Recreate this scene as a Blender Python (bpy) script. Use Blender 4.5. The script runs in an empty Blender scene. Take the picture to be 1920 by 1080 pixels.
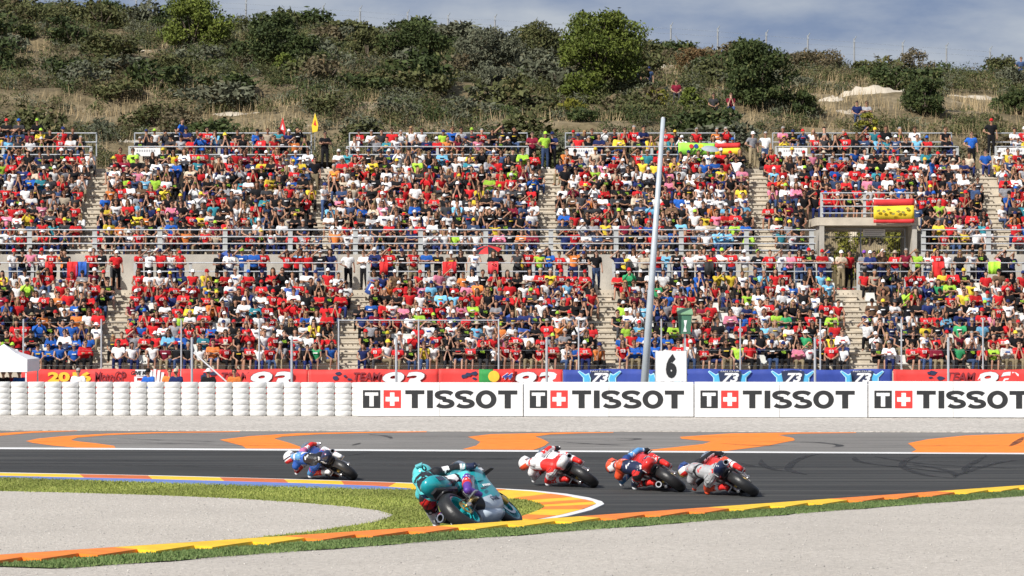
import bpy, bmesh, math, random
import numpy as np
from mathutils import Vector, Matrix

random.seed(7)
rng = np.random.default_rng(7)
scene = bpy.context.scene
COL = scene.collection
R = math.radians
F = 6000.0          # focal length in 1920-wide photo pixels
CH = 3.6            # camera height

# ------------------------------------------------------------------ camera
cam_d = bpy.data.cameras.new('camera')
cam_d.sensor_width = 36.0
cam_d.lens = F / 1920.0 * 36.0
cam_d.clip_start = 1.0
cam_d.clip_end = 4000.0
cam_d.dof.use_dof = True
cam_d.dof.focus_distance = 62.0
cam_d.dof.aperture_fstop = 9.0
cam = bpy.data.objects.new('camera', cam_d)
COL.objects.link(cam)
cam.location = (0, 0, CH)
cam.rotation_euler = (math.pi / 2 + math.atan(50.0 / F), 0, 0)
scene.camera = cam

# ------------------------------------------------------------------ world, sun, exposure
SUN_EL, SUN_AZ = R(38), R(40)       # light travels right and away from the camera
world = bpy.data.worlds.new('World')
scene.world = world
world.use_nodes = True
wn, wl = world.node_tree.nodes, world.node_tree.links
wn.clear()
w_out = wn.new('ShaderNodeOutputWorld')
w_bg = wn.new('ShaderNodeBackground')
w_sky = wn.new('ShaderNodeTexSky')
w_sky.sky_type = 'NISHITA'
w_sky.sun_disc = False
w_sky.sun_elevation = SUN_EL
w_sky.sun_rotation = math.pi + SUN_AZ
w_sky.altitude = 100
w_sky.air_density = 1.0
w_sky.dust_density = 0.6
w_sky.ozone_density = 2.0
w_tc = wn.new('ShaderNodeTexCoord')
w_map = wn.new('ShaderNodeMapping')
w_map.inputs['Scale'].default_value = (13.0, 13.0, 40.0)
w_n = wn.new('ShaderNodeTexNoise')
w_n.inputs['Scale'].default_value = 1.0
w_n.inputs['Detail'].default_value = 7.0
w_n.inputs['Roughness'].default_value = 0.55
w_ramp = wn.new('ShaderNodeMapRange')
w_ramp.inputs['From Min'].default_value = 0.38
w_ramp.inputs['From Max'].default_value = 0.64
w_ramp.inputs['To Min'].default_value = 0.0
w_ramp.inputs['To Max'].default_value = 1.0
w_mix = wn.new('ShaderNodeMix')
w_mix.data_type = 'RGBA'
w_mix.inputs[0].default_value = 0.8
w_cl = wn.new('ShaderNodeMix')
w_cl.data_type = 'RGBA'
w_cl.inputs[6].default_value = (4.3, 5.6, 9.0, 1)
w_cl.inputs[7].default_value = (10.5, 11.2, 12.6, 1)
wl.new(w_tc.outputs['Generated'], w_map.inputs['Vector'])
wl.new(w_map.outputs['Vector'], w_n.inputs['Vector'])
wl.new(w_n.outputs['Fac'], w_ramp.inputs['Value'])
wl.new(w_ramp.outputs['Result'], w_cl.inputs[0])
wl.new(w_cl.outputs[2], w_mix.inputs[7])
wl.new(w_sky.outputs['Color'], w_mix.inputs[6])
wl.new(w_mix.outputs[2], w_bg.inputs['Color'])
w_bg.inputs['Strength'].default_value = 0.045
wl.new(w_bg.outputs[0], w_out.inputs[0])

sun_d = bpy.data.lights.new('sun', 'SUN')
sun_d.energy = 5.0
sun_d.angle = R(0.5)
sun_d.color = (1.0, 0.955, 0.88)
sun = bpy.data.objects.new('sun', sun_d)
COL.objects.link(sun)
sun.rotation_euler = Vector((math.sin(SUN_AZ) * math.cos(SUN_EL), math.cos(SUN_AZ) * math.cos(SUN_EL), -math.sin(SUN_EL))).to_track_quat('-Z', 'Y').to_euler()
scene.view_settings.view_transform = 'Standard'
scene.view_settings.look = 'None'
scene.view_settings.exposure = 0.2
scene.view_settings.gamma = 1.0

# ------------------------------------------------------------------ projection helpers: photo measurements to real places
def P(px, py, D):
    return Vector(((px - 960) / F * D, D, CH + (590 - py) / F * D))
def G(px, py):                       # a point on the flat ground
    D = CH * F / (py - 590.0)
    return ((px - 960) / F * D, D)

# ------------------------------------------------------------------ materials
MATS = {}
def mat(name, col, rough=0.6, metal=0.0, var=0.12, scale=6.0, bump=0.0, bscale=40.0, src=None, spec=0.5, coat=0.0, detail=4.0, alpha=None, trans=0.0):
    """procedural material: colour broken up by noise; src 'object' takes the object's own colour, 'attr' a colour attribute"""
    if name in MATS:
        return MATS[name]
    m = bpy.data.materials.new(name)
    m.use_nodes = True
    nt = m.node_tree
    N, L = nt.nodes, nt.links
    b = N['Principled BSDF']
    b.inputs['Roughness'].default_value = rough
    b.inputs['Metallic'].default_value = metal
    b.inputs['Specular IOR Level'].default_value = spec
    b.inputs['Coat Weight'].default_value = coat
    if trans:
        b.inputs['Transmission Weight'].default_value = trans
    tc = N.new('ShaderNodeTexCoord')
    ns = N.new('ShaderNodeTexNoise')
    ns.inputs['Scale'].default_value = scale
    ns.inputs['Detail'].default_value = detail
    L.new(tc.outputs['Object'], ns.inputs['Vector'])
    mr = N.new('ShaderNodeMapRange')
    mr.inputs['From Min'].default_value = 0.25
    mr.inputs['From Max'].default_value = 0.75
    mr.inputs['To Min'].default_value = 1 - var
    mr.inputs['To Max'].default_value = 1 + var
    L.new(ns.outputs['Fac'], mr.inputs['Value'])
    mx = N.new('ShaderNodeMix')
    mx.data_type = 'RGBA'
    mx.blend_type = 'MULTIPLY'
    mx.inputs[0].default_value = 1.0
    if src == 'object':
        oi = N.new('ShaderNodeObjectInfo')
        L.new(oi.outputs['Color'], mx.inputs[6])
    elif src == 'attr':
        at = N.new('ShaderNodeAttribute')
        at.attribute_name = 'Col'
        L.new(at.outputs['Color'], mx.inputs[6])
    else:
        mx.inputs[6].default_value = (*col, 1)
    L.new(mr.outputs['Result'], mx.inputs[7])
    L.new(mx.outputs[2], b.inputs['Base Color'])
    if bump:
        n2 = N.new('ShaderNodeTexNoise')
        n2.inputs['Scale'].default_value = bscale
        n2.inputs['Detail'].default_value = 3.0
        L.new(tc.outputs['Object'], n2.inputs['Vector'])
        bp = N.new('ShaderNodeBump')
        bp.inputs['Strength'].default_value = bump
        bp.inputs['Distance'].default_value = 0.03
        L.new(n2.outputs['Fac'], bp.inputs['Height'])
        L.new(bp.outputs['Normal'], b.inputs['Normal'])
    MATS[name] = m
    return m

def ground_mat(name, stops, scale, streak=None, bump=0.0, bscale=30.0, rough=0.9, speck=None, big=None):
    """ground: colour ramp over stretched noise, with large patches and small specks"""
    m = bpy.data.materials.new(name)
    m.use_nodes = True
    N, L = m.node_tree.nodes, m.node_tree.links
    b = N['Principled BSDF']
    b.inputs['Roughness'].default_value = rough
    b.inputs['Specular IOR Level'].default_value = 0.25
    tc = N.new('ShaderNodeTexCoord')
    mp = N.new('ShaderNodeMapping')
    mp.inputs['Scale'].default_value = streak or (1, 1, 1)
    L.new(tc.outputs['Object'], mp.inputs['Vector'])
    ns = N.new('ShaderNodeTexNoise')
    ns.inputs['Scale'].default_value = scale
    ns.inputs['Detail'].default_value = 6
    ns.inputs['Roughness'].default_value = 0.62
    L.new(mp.outputs['Vector'], ns.inputs['Vector'])
    cr = N.new('ShaderNodeValToRGB')
    el = cr.color_ramp.elements
    while len(el) < len(stops):
        el.new(0.5)
    for e, (p, c) in zip(el, stops):
        e.position = p
        e.color = (*c, 1)
    L.new(ns.outputs['Fac'], cr.inputs['Fac'])
    out = cr.outputs['Color']
    if big:
        n3 = N.new('ShaderNodeTexNoise')
        n3.inputs['Scale'].default_value = big[0]
        n3.inputs['Detail'].default_value = 3
        L.new(tc.outputs['Object'], n3.inputs['Vector'])
        mr = N.new('ShaderNodeMapRange')
        mr.inputs['From Min'].default_value = 0.3
        mr.inputs['From Max'].default_value = 0.7
        mr.inputs['To Min'].default_value = 1 - big[1]
        mr.inputs['To Max'].default_value = 1 + big[1]
        L.new(n3.outputs['Fac'], mr.inputs['Value'])
        mx = N.new('ShaderNodeMix')
        mx.data_type = 'RGBA'
        mx.blend_type = 'MULTIPLY'
        mx.inputs[0].default_value = 1
        L.new(out, mx.inputs[6])
        L.new(mr.outputs['Result'], mx.inputs[7])
        out = mx.outputs[2]
    if speck:
        vo = N.new('ShaderNodeTexVoronoi')
        vo.inputs['Scale'].default_value = speck[0]
        L.new(tc.outputs['Object'], vo.inputs['Vector'])
        sp = N.new('ShaderNodeSeparateColor')
        L.new(vo.outputs['Color'], sp.inputs[0])
        mr = N.new('ShaderNodeMapRange')
        mr.inputs['To Min'].default_value = 1 - speck[1]
        mr.inputs['To Max'].default_value = 1 + speck[1]
        L.new(sp.outputs[0], mr.inputs['Value'])
        mx = N.new('ShaderNodeMix')
        mx.data_type = 'RGBA'
        mx.blend_type = 'MULTIPLY'
        mx.inputs[0].default_value = 1
        L.new(out, mx.inputs[6])
        L.new(mr.outputs['Result'], mx.inputs[7])
        out = mx.outputs[2]
    L.new(out, b.inputs['Base Color'])
    if bump:
        n2 = N.new('ShaderNodeTexNoise')
        n2.inputs['Scale'].default_value = bscale
        n2.inputs['Detail'].default_value = 3
        L.new(tc.outputs['Object'], n2.inputs['Vector'])
        bp = N.new('ShaderNodeBump')
        bp.inputs['Strength'].default_value = bump
        bp.inputs['Distance'].default_value = 0.05
        L.new(n2.outputs['Fac'], bp.inputs['Height'])
        L.new(bp.outputs['Normal'], b.inputs['Normal'])
    MATS[name] = m
    return m

# ------------------------------------------------------------------ mesh helpers
class MB:
    def __init__(s):
        s.v, s.f, s.m, s.mi = [], [], [], 0
    def add(s, verts, faces):
        o = len(s.v)
        s.v += [tuple(p) for p in verts]
        for f in faces:
            s.f.append(tuple(i + o for i in f))
            s.m.append(s.mi)
        return s
    def box(s, lo, hi, mtx=None):
        x0, y0, z0 = lo
        x1, y1, z1 = hi
        vs = [Vector(p) for p in ((x0, y0, z0), (x1, y0, z0), (x1, y1, z0), (x0, y1, z0), (x0, y0, z1), (x1, y0, z1), (x1, y1, z1), (x0, y1, z1))]
        if mtx is not None:
            vs = [mtx @ p for p in vs]
        return s.add(vs, [(0, 3, 2, 1), (4, 5, 6, 7), (0, 1, 5, 4), (1, 2, 6, 5), (2, 3, 7, 6), (3, 0, 4, 7)])
    def tube(s, pts, rad, n=8, side=None, cap=True, rb=None):
        """tube through pts; rad radius per point; rb second radius (along the other axis) per point"""
        pts = [Vector(p) for p in pts]
        k = len(pts)
        if not hasattr(rad, '__len__'):
            rad = [rad] * k
        if rb is None:
            rb = rad
        elif not hasattr(rb, '__len__'):
            rb = [rb] * k
        vs = []
        ref = Vector(side) if side is not None else None
        for i in range(k):
            t = (pts[min(i + 1, k - 1)] - pts[max(i - 1, 0)])
            t = t.normalized() if t.length > 1e-9 else Vector((0, 0, 1))
            if ref is None:
                ref = Vector((1, 0, 0)) if abs(t.x) < 0.8 else Vector((0, 1, 0))
            u = (ref - t * ref.dot(t))
            u = u.normalized() if u.length > 1e-6 else t.orthogonal().normalized()
            w = t.cross(u)
            if side is None:
                ref = u
            for j in range(n):
                a = 2 * math.pi * j / n
                vs.append(pts[i] + u * math.cos(a) * rad[i] + w * math.sin(a) * rb[i])
        fs = []
        for i in range(k - 1):
            for j in range(n):
                a, b_ = i * n + j, i * n + (j + 1) % n
                fs.append((a, b_, b_ + n, a + n))
        if cap:
            fs.append(tuple(range(n - 1, -1, -1)))
            fs.append(tuple(range((k - 1) * n, k * n)))
        return s.add(vs, fs)
    def capsule(s, p0, p1, r0, r1, n=10, side=None, e=1.0):
        """round-ended tapered limb; e = depth / width"""
        p0, p1 = Vector(p0), Vector(p1)
        d = p1 - p0
        t = d.normalized() if d.length > 1e-6 else Vector((0, 0, 1))
        pts, ra = [], []
        for a in (80, 50, 20):
            pts.append(p0 - t * r0 * math.sin(R(a)))
            ra.append(r0 * math.cos(R(a)))
        pts += [p0, p1]
        ra += [r0, r1]
        for a in (20, 50, 80):
            pts.append(p1 + t * r1 * math.sin(R(a)))
            ra.append(r1 * math.cos(R(a)))
        return s.tube(pts, ra, n, side, True, [q * e for q in ra])
    def ball(s, c, r, n=12, k=8, mtx=None):
        c = Vector(c)
        if not hasattr(r, '__len__'):
            r = (r, r, r)
        vs, fs = [], []
        for i in range(1, k):
            th = math.pi * i / k
            for j in range(n):
                a = 2 * math.pi * j / n
                p = Vector((r[0] * math.sin(th) * math.cos(a), r[1] * math.sin(th) * math.sin(a), r[2] * math.cos(th)))
                vs.append(c + (mtx @ p if mtx is not None else p))
        top, bot = Vector((0, 0, r[2])), Vector((0, 0, -r[2]))
        vs.append(c + (mtx @ top if mtx is not None else top))
        vs.append(c + (mtx @ bot if mtx is not None else bot))
        T, B = len(vs) - 2, len(vs) - 1
        for i in range(k - 2):
            for j in range(n):
                a, b_ = i * n + j, i * n + (j + 1) % n
                fs.append((a, a + n, b_ + n, b_))
        for j in range(n):
            fs.append((T, j, (j + 1) % n))
            fs.append((B, (k - 2) * n + (j + 1) % n, (k - 2) * n + j))
        return s.add(vs, fs)
    def loft(s, secs, n=16, cap=True):
        """secs: (x, y, half width, z low, z high, roundness)"""
        vs, fs = [], []
        for (x, y, w, z0, z1, p) in secs:
            for j in range(n):
                a = 2 * math.pi * (j + 0.5) / n
                c, q = math.cos(a), math.sin(a)
                vs.append((x, y + w * math.copysign(abs(c) ** (2 / p), c), (z0 + z1) / 2 + (z1 - z0) / 2 * math.copysign(abs(q) ** (2 / p), q)))
        k = len(secs)
        for i in range(k - 1):
            for j in range(n):
                a, b_ = i * n + j, i * n + (j + 1) % n
                fs.append((a, a + n, b_ + n, b_))
        if cap:
            fs.append(tuple(range(n)))
            fs.append(tuple(range(k * n - 1, (k - 1) * n - 1, -1)))
        return s.add(vs, fs)
    def lathe(s, prof, n, centre, axis='y', closed=False):
        """profile of (radius, along-axis)"""
        vs, fs = [], []
        c = Vector(centre)
        k = len(prof)
        for (r, h) in prof:
            for j in range(n):
                a = 2 * math.pi * j / n
                if axis == 'y':
                    vs.append(c + Vector((r * math.cos(a), h, r * math.sin(a))))
                else:
                    vs.append(c + Vector((r * math.cos(a), r * math.sin(a), h)))
        for i in range(k if closed else k - 1):
            for j in range(n):
                a, b_ = i * n + j, i * n + (j + 1) % n
                i2 = (i + 1) % k
                fs.append((a, b_, i2 * n + (j + 1) % n, i2 * n + j))
        return s.add(vs, fs)
    def prism(s, poly, y0, y1):
        """polygon given in (x, z), thickened along y"""
        n = len(poly)
        vs = [(x, y0, z) for x, z in poly] + [(x, y1, z) for x, z in poly]
        fs = [tuple(range(n)), tuple(range(2 * n - 1, n - 1, -1))]
        for i in range(n):
            j = (i + 1) % n
            fs.append((i, i + n, j + n, j))
        return s.add(vs, fs)
    def slab(s, poly, z0, z1):
        """polygon given in (x, y), thickened along z"""
        n = len(poly)
        vs = [(x, y, z0) for x, y in poly] + [(x, y, z1) for x, y in poly]
        fs = [tuple(range(n - 1, -1, -1)), tuple(range(n, 2 * n))]
        for i in range(n):
            j = (i + 1) % n
            fs.append((i, j, j + n, i + n))
        return s.add(vs, fs)
    def mesh(s, name, mats, smooth=False):
        me = bpy.data.meshes.new(name)
        me.from_pydata(s.v, [], s.f)
        for m in (mats if isinstance(mats, (list, tuple)) else [mats]):
            me.materials.append(m)
        if any(s.m):
            me.polygons.foreach_set('material_index', s.m)
        if smooth:
            me.polygons.foreach_set('use_smooth', [True] * len(me.polygons))
        me.update()
        return me
    def build(s, name, mats, parent=None, smooth=False):
        return link(name, s.mesh(name, mats, smooth), parent)

def link(name, me, parent=None):
    o = bpy.data.objects.new(name, me)
    COL.objects.link(o)
    if parent is not None:
        o.parent = parent
    return o
def empty(name, loc=(0, 0, 0), rz=0.0):
    o = bpy.data.objects.new(name, None)
    COL.objects.link(o)
    o.location = loc
    o.rotation_euler = (0, 0, rz)
    return o
def tag(o, label=None, cat=None, group=None, kind=None):
    if label: o['label'] = label
    if cat: o['category'] = cat
    if group: o['group'] = group
    if kind: o['kind'] = kind
    return o
def struct(o):
    o['kind'] = 'structure'
    return o
def np_mesh(name, v, f, mats, col=None, smooth=False):
    """mesh from arrays: v (n,3), f (m,k) faces all of k corners"""
    me = bpy.data.meshes.new(name)
    n, m, k = len(v), len(f), f.shape[1]
    me.vertices.add(n)
    me.vertices.foreach_set('co', np.ascontiguousarray(v, np.float32).ravel())
    me.loops.add(m * k)
    me.loops.foreach_set('vertex_index', np.ascontiguousarray(f, np.int32).ravel())
    me.polygons.add(m)
    me.polygons.foreach_set('loop_start', np.arange(0, m * k, k, dtype=np.int32))
    me.polygons.foreach_set('loop_total', np.full(m, k, np.int32))
    if smooth:
        me.polygons.foreach_set('use_smooth', np.ones(m, bool))
    for q in (mats if isinstance(mats, (list, tuple)) else [mats]):
        me.materials.append(q)
    if col is not None:
        a = me.color_attributes.new('Col', 'FLOAT_COLOR', 'POINT')
        c4 = np.ones((n, 4), np.float32)
        c4[:, :3] = col
        a.data.foreach_set('color', c4.ravel())
    me.update(calc_edges=True)
    return me
def remesh(mb, voxel, smooth=4, target=None, name='body'):
    """one continuous skin over overlapping closed limbs"""
    me = mb.mesh('tmp', [])
    o = link('tmp', me)
    md = o.modifiers.new('r', 'REMESH')
    md.mode = 'VOXEL'
    md.voxel_size = voxel
    if smooth:
        sm = o.modifiers.new('s', 'SMOOTH')
        sm.iterations = smooth
        sm.factor = 0.5
    dg = bpy.context.evaluated_depsgraph_get()
    out = bpy.data.meshes.new_from_object(o.evaluated_get(dg))
    if target and len(out.polygons) * 2 > target:
        o.modifiers.clear()
        o.data = out
        dc = o.modifiers.new('d', 'DECIMATE')
        dc.ratio = target / (len(out.polygons) * 2.0)
        dg = bpy.context.evaluated_depsgraph_get()
        out2 = bpy.data.meshes.new_from_object(o.evaluated_get(dg))
        bpy.data.objects.remove(o)
        bpy.data.meshes.remove(out)
        out = out2
    else:
        bpy.data.objects.remove(o)
    bpy.data.meshes.remove(me)
    out.name = name
    out.polygons.foreach_set('use_smooth', [True] * len(out.polygons))
    return out
TEXTS = {}
def text_mesh(body, size=1.0, bold=0.0, shear=0.0, extrude=0.004, wide=1.0, space=1.0, res=3):
    """lettering as a thin solid mesh lying in XY, centred on its own box"""
    key = (body, size, bold, shear, extrude, wide, space)
    if key in TEXTS:
        return TEXTS[key]
    cu = bpy.data.curves.new('t', 'FONT')
    cu.body = body
    cu.size = size
    cu.offset = bold
    cu.shear = shear
    cu.extrude = extrude
    cu.resolution_u = res
    cu.space_character = space
    o = bpy.data.objects.new('t', cu)
    COL.objects.link(o)
    dg = bpy.context.evaluated_depsgraph_get()
    me = bpy.data.meshes.new_from_object(o.evaluated_get(dg))
    bpy.data.objects.remove(o)
    n = len(me.vertices)
    co = np.empty(n * 3, np.float32)
    me.vertices.foreach_get('co', co)
    co = co.reshape(-1, 3)
    if n:
        c = (co.min(0) + co.max(0)) / 2
        co -= c
        co[:, 0] *= wide
        me.vertices.foreach_set('co', co.ravel())
    me.update()
    TEXTS[key] = me
    return me
def text_on_wall(name, body, x, y, z, size, m, parent=None, h=None, w=None, **kw):
    """lettering on a face that looks towards the track (-Y); h, w = wanted height and width"""
    me = text_mesh(body, size, **kw).copy()
    co = np.empty(len(me.vertices) * 3, np.float32)
    me.vertices.foreach_get('co', co)
    co = co.reshape(-1, 3)
    ext = co.max(0) - co.min(0)
    if h: co[:, 1] *= h / ext[1]
    if w: co[:, 0] *= w / ext[0]
    out = np.stack([co[:, 0] + x, -co[:, 2] + y, co[:, 1] + z], 1)
    me.vertices.foreach_set('co', out.ravel().astype(np.float32))
    me.materials.clear()
    me.materials.append(m)
    me.update()
    return link(name, me, parent)

# ================================================================== GROUND
def yk(x):                                  # the near kerb's line: depth at lateral x
    return 47.0 + (1.69 * x if x < 0 else 1.80 * x)
def gz(x, y):
    k = yk(x)
    if y < k:
        return max(0.0, 0.0255 * (67.0 - y)) if y > 5 else 0.0255 * 62
    zk = max(0.0, 0.0255 * (67.0 - k))
    z = max(0.0, zk - 0.078 * (y - k))
    if y > 114.3:
        z = -0.1 * min(1.0, (y - 114.3) / 0.8)
    return z
M_ASPH = ground_mat('asphalt', [(0.26, (0.024, 0.025, 0.026)), (0.48, (0.044, 0.045, 0.045)), (0.74, (0.086, 0.084, 0.079))], 1.1, streak=(0.05, 1.7, 1), bump=0.12, bscale=60, rough=0.9, speck=(45, 0.10), big=(0.12, 0.16))
M_RUN = ground_mat('runoff_asphalt', [(0.28, (0.14, 0.133, 0.125)), (0.5, (0.205, 0.195, 0.182)), (0.72, (0.28, 0.267, 0.25))], 1.5, streak=(0.09, 1.8, 1), bump=0.1, bscale=60, rough=0.85, speck=(40, 0.12), big=(0.15, 0.12))
M_GRAV = ground_mat('gravel', [(0.3, (0.42, 0.38, 0.33)), (0.5, (0.50, 0.457, 0.402)), (0.72, (0.58, 0.535, 0.478))], 11.0, bump=0.5, bscale=34, rough=0.95, speck=(34, 0.17), big=(0.35, 0.06))
M_GRAVF = ground_mat('far_gravel', [(0.3, (0.40, 0.37, 0.33)), (0.5, (0.49, 0.455, 0.41)), (0.72, (0.58, 0.545, 0.50))], 5.0, bump=0.6, bscale=14, rough=0.95, speck=(12, 0.26), big=(0.25, 0.06))
M_TURF = ground_mat('turf', [(0.3, (0.15, 0.195, 0.033)), (0.5, (0.21, 0.255, 0.05)), (0.7, (0.28, 0.29, 0.08))], 2.5, bump=0.6, bscale=30, rough=0.95, speck=(30, 0.25), big=(0.3, 0.22))
M_ORANGE = mat('orange_paint', (0.92, 0.235, 0.018), 0.8, var=0.16, scale=2.6, detail=9, bump=0.1, bscale=30)
M_YELLOW = mat('yellow_paint', (0.92, 0.55, 0.02), 0.6, var=0.2, scale=3.5, detail=10, bump=0.15, bscale=30)
M_KORANGE = mat('kerb_orange_paint', (0.90, 0.23, 0.02), 0.6, var=0.22, scale=3.5, detail=10, bump=0.15, bscale=30)
M_RORANGE = mat('faded_red_orange_paint', (0.62, 0.15, 0.035), 0.7, var=0.15, scale=2.0)
M_KBLUE = mat('kerb_blue_paint', (0.14, 0.22, 0.55), 0.7, var=0.10, scale=2.0)
M_LINE = mat('white_line_paint', (0.78, 0.78, 0.77), 0.6, var=0.08, scale=2.0)
M_RUBBER = mat('tyre_mark_rubber', (0.024, 0.024, 0.025), 0.7, var=0.3, scale=2.0)
M_DUST = mat('service_road', (0.30, 0.28, 0.25), 0.9, var=0.15, scale=1.0, bump=0.3)

def sheet(name, xs, ss, m, off=0.0, ref=yk):
    """ground sheet laid out along the kerb line: x columns, s = depth measured from that line"""
    v = [(x, ref(x) + s, gz(x, ref(x) + s + (1e-6 if s >= 0 else -1e-6)) + off) for x in xs for s in ss]
    n = len(ss)
    f = [(i * n + j, (i + 1) * n + j, (i + 1) * n + j + 1, i * n + j + 1) for i in range(len(xs) - 1) for j in range(n - 1)]
    return struct(MB().add(v, f).build(name, m))
xs = [-26 + 0.5 * i for i in range(0, 105)]
xs = [-140, -90, -60, -40] + [x for x in xs if x <= 26] + [33, 40]
sheet('verge_gravel', [x for x in xs if -60 < x < 45], [-110, -80, -60, -45, -35, -28, -22, -18, -15, -12, -9, -6, -4, -2, 0], M_GRAV)
sheet('track', [x for x in xs if -60 < x < 45], [0, 0.3, 0.6, 1, 1.5, 2, 3, 4, 5, 6, 7, 8, 9, 10, 12, 15], M_ASPH)
# flat ground beyond the near slope, out to the horizon
vs, fs = [], []
cols = [x for x in xs if -60 < x < 45]
for i, x in enumerate(cols):
    y0 = yk(x) + 15
    for y in (y0, max(y0 + 0.1, 114.3) if y0 < 114 else y0 + 0.1):
        vs.append((x, y, 0))
for i in range(len(cols) - 1):
    if yk(cols[i + 1]) + 15 < 114:
        fs.append((2 * i, 2 * i + 2, 2 * i + 3, 2 * i + 1))
struct(MB().add(vs, fs).build('track_asphalt', M_ASPH))
b = MB()
b.add([(-700, 114.3, 0), (700, 114.3, 0), (700, 115.1, -0.1), (-700, 115.1, -0.1), (-700, 1500, -0.1), (700, 1500, -0.1)], [(0, 1, 2, 3), (3, 2, 5, 4)])
struct(b.build('service_road', M_DUST))

def flat(name, poly, m, z, parent=None):
    """painted or laid sheet on the flat ground from a polygon of ground points"""
    from mathutils.geometry import tessellate_polygon
    tris = tessellate_polygon([[Vector((x, y, 0)) for x, y in poly]])
    out = []
    for t in tris:
        (ax, ay), (bx_, by_), (cx_, cy_) = (poly[i] for i in t)
        out.append(t if (bx_ - ax) * (cy_ - ay) - (by_ - ay) * (cx_ - ax) > 0 else t[::-1])
    me = bpy.data.meshes.new(name)
    me.from_pydata([(x, y, z) for x, y in poly], [], out)
    me.materials.append(m)
    return link(name, me, parent)
def gp(pts):
    return [G(*p) for p in pts]
def edge_y(py0, py1, x):                    # a line that runs straight across the photo
    (xa, ya), (xb, yb) = G(0, py0), G(1920, py1)
    return ya + (yb - ya) * (x - xa) / (xb - xa)
def across(name, a, b_, m, z, x0=-60, x1=45):
    poly = [(x0, edge_y(*a, x0)), (x1, edge_y(*a, x1)), (x1, edge_y(*b_, x1)), (x0, edge_y(*b_, x0))]
    return struct(flat(name, poly, m, z))
across('runoff_asphalt', (840.5, 850.5), (807.5, 811), M_RUN, 0.004)
b = MB()
poly = [(-60, edge_y(807.6, 811.1, -60)), (45, edge_y(807.6, 811.1, 45)), (45, 114.28), (-60, 114.28)]
b.slab(poly, -0.05, 0.03)
struct(b.build('runoff_gravel', M_GRAVF))
across('edge_line', (842.6, 852.2), (839.3, 849.6), M_LINE, 0.009)

# orange arrow shapes painted on the run-off
chev = [
    [(-60, 817), (-60, 822), (0, 817.5), (60, 812), (145, 808.6), (145, 807.9), (60, 809.2), (0, 812.5)],
    [(450, 808.9), (300, 810.5), (200, 813.5), (120, 818), (70, 823), (49, 827.5), (62, 831), (100, 836), (145, 840), (217, 840.4), (214, 836.5), (180, 831.5), (150, 828.5), (133, 825.5), (145, 821), (200, 816.5), (300, 812.5), (450, 810.2)],
    [(800, 809.2), (700, 810), (560, 812.6), (470, 818), (412, 825), (430, 830), (455, 836.5), (462, 841.5), (565, 842), (563, 838), (540, 830), (514, 823), (530, 819), (600, 814.5), (700, 811.8), (800, 810.6)],
    [(1150, 810.6), (1060, 811.2), (920, 814.5), (877, 819.5), (890, 824), (901, 829), (893, 836), (867, 843), (1000, 844), (1020, 837), (1029, 830), (1018, 824), (1003, 819), (1030, 815), (1090, 812.8), (1150, 811.6)],
    [(1605, 811), (1480, 811.4), (1370, 813), (1275, 819.5), (1277, 823), (1333, 828.5), (1318, 833), (1260, 839.5), (1205, 845.3), (1362, 846), (1440, 836), (1490, 826), (1488, 822), (1458, 816), (1500, 813.4), (1605, 812)],
    [(2010, 812.4), (1920, 813), (1810, 817), (1740, 824), (1702, 831.5), (1712, 839), (1718, 844), (1708, 848.8), (2010, 850)],
]
for i, c in enumerate(chev):
    struct(flat('painted_arrow', gp(c), M_ORANGE, 0.010))

# tyre marks on the track
def ribbon(pts, w, z):
    g = gp(pts)
    fine = []
    for i in range(len(g) - 1):                      # smooth the curve
        p0, p1, p2, p3 = (Vector(g[max(0, min(len(g) - 1, i + k))]) for k in (-1, 0, 1, 2))
        for k in range(6):
            t = k / 6
            fine.append(tuple(.5 * ((2 * p1) + (p2 - p0) * t + (2 * p0 - 5 * p1 + 4 * p2 - p3) * t * t + (3 * p1 - p0 - 3 * p2 + p3) * t ** 3)))
    g = fine + [g[-1]]
    b = MB()
    V = []
    for i, p in enumerate(g):
        a, c = g[max(i - 1, 0)], g[min(i + 1, len(g) - 1)]
        d = Vector((c[0] - a[0], c[1] - a[1])).normalized()
        k = w * (0.25 + min(1.0, i / 5, (len(g) - 1 - i) / 5))
        V += [(p[0] - d.y * k, p[1] + d.x * k, z), (p[0] + d.y * k, p[1] - d.x * k, z)]
    return V, [(2 * i, 2 * i + 1, 2 * i + 3, 2 * i + 2) for i in range(len(g) - 1)]
marks = [
    [(1537, 851), (1508, 857), (1486, 868), (1478, 880), (1492, 886), (1512, 890)],
    [(1726, 853), (1705, 860), (1693, 868), (1694, 876), (1712, 885), (1745, 893), (1790, 897)],
    [(1602, 857), (1606, 864), (1640, 871), (1690, 876), (1740, 882), (1790, 888)],
    [(1850, 854), (1825, 868), (1810, 878), (1812, 888)],
    [(1427, 862), (1430, 872), (1452, 881), (1478, 884)],
    [(1385, 868), (1410, 874), (1450, 878), (1500, 880)],
    [(1920, 862), (1870, 868), (1815, 884), (1790, 893)],
    [(1700, 870), (1745, 876), (1785, 886), (1790, 896)],
    [(1480, 829), (1530, 830), (1568, 834), (1574, 837), (1560, 839)],
    [(1350, 832), (1420, 836), (1500, 836)],
    [(1640, 856), (1700, 866), (1760, 872), (1850, 876), (1915, 880)],
    [(690, 815), (724, 818), (734, 823)],
    [(660, 836), (676, 831)],
    [(640, 857), (670, 852), (700, 848)],
    [(1150, 822), (1195, 823), (1180, 826), (1120, 827)],
    [(250, 830), (330, 832), (400, 833)],
    [(220, 822), (300, 826), (380, 828), (440, 829)],
    [(1040, 828), (1110, 833), (1180, 836)],
    [(1892, 838), (1908, 829), (1918, 820)],
]
b = MB()
rm = random.Random(5)
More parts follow.
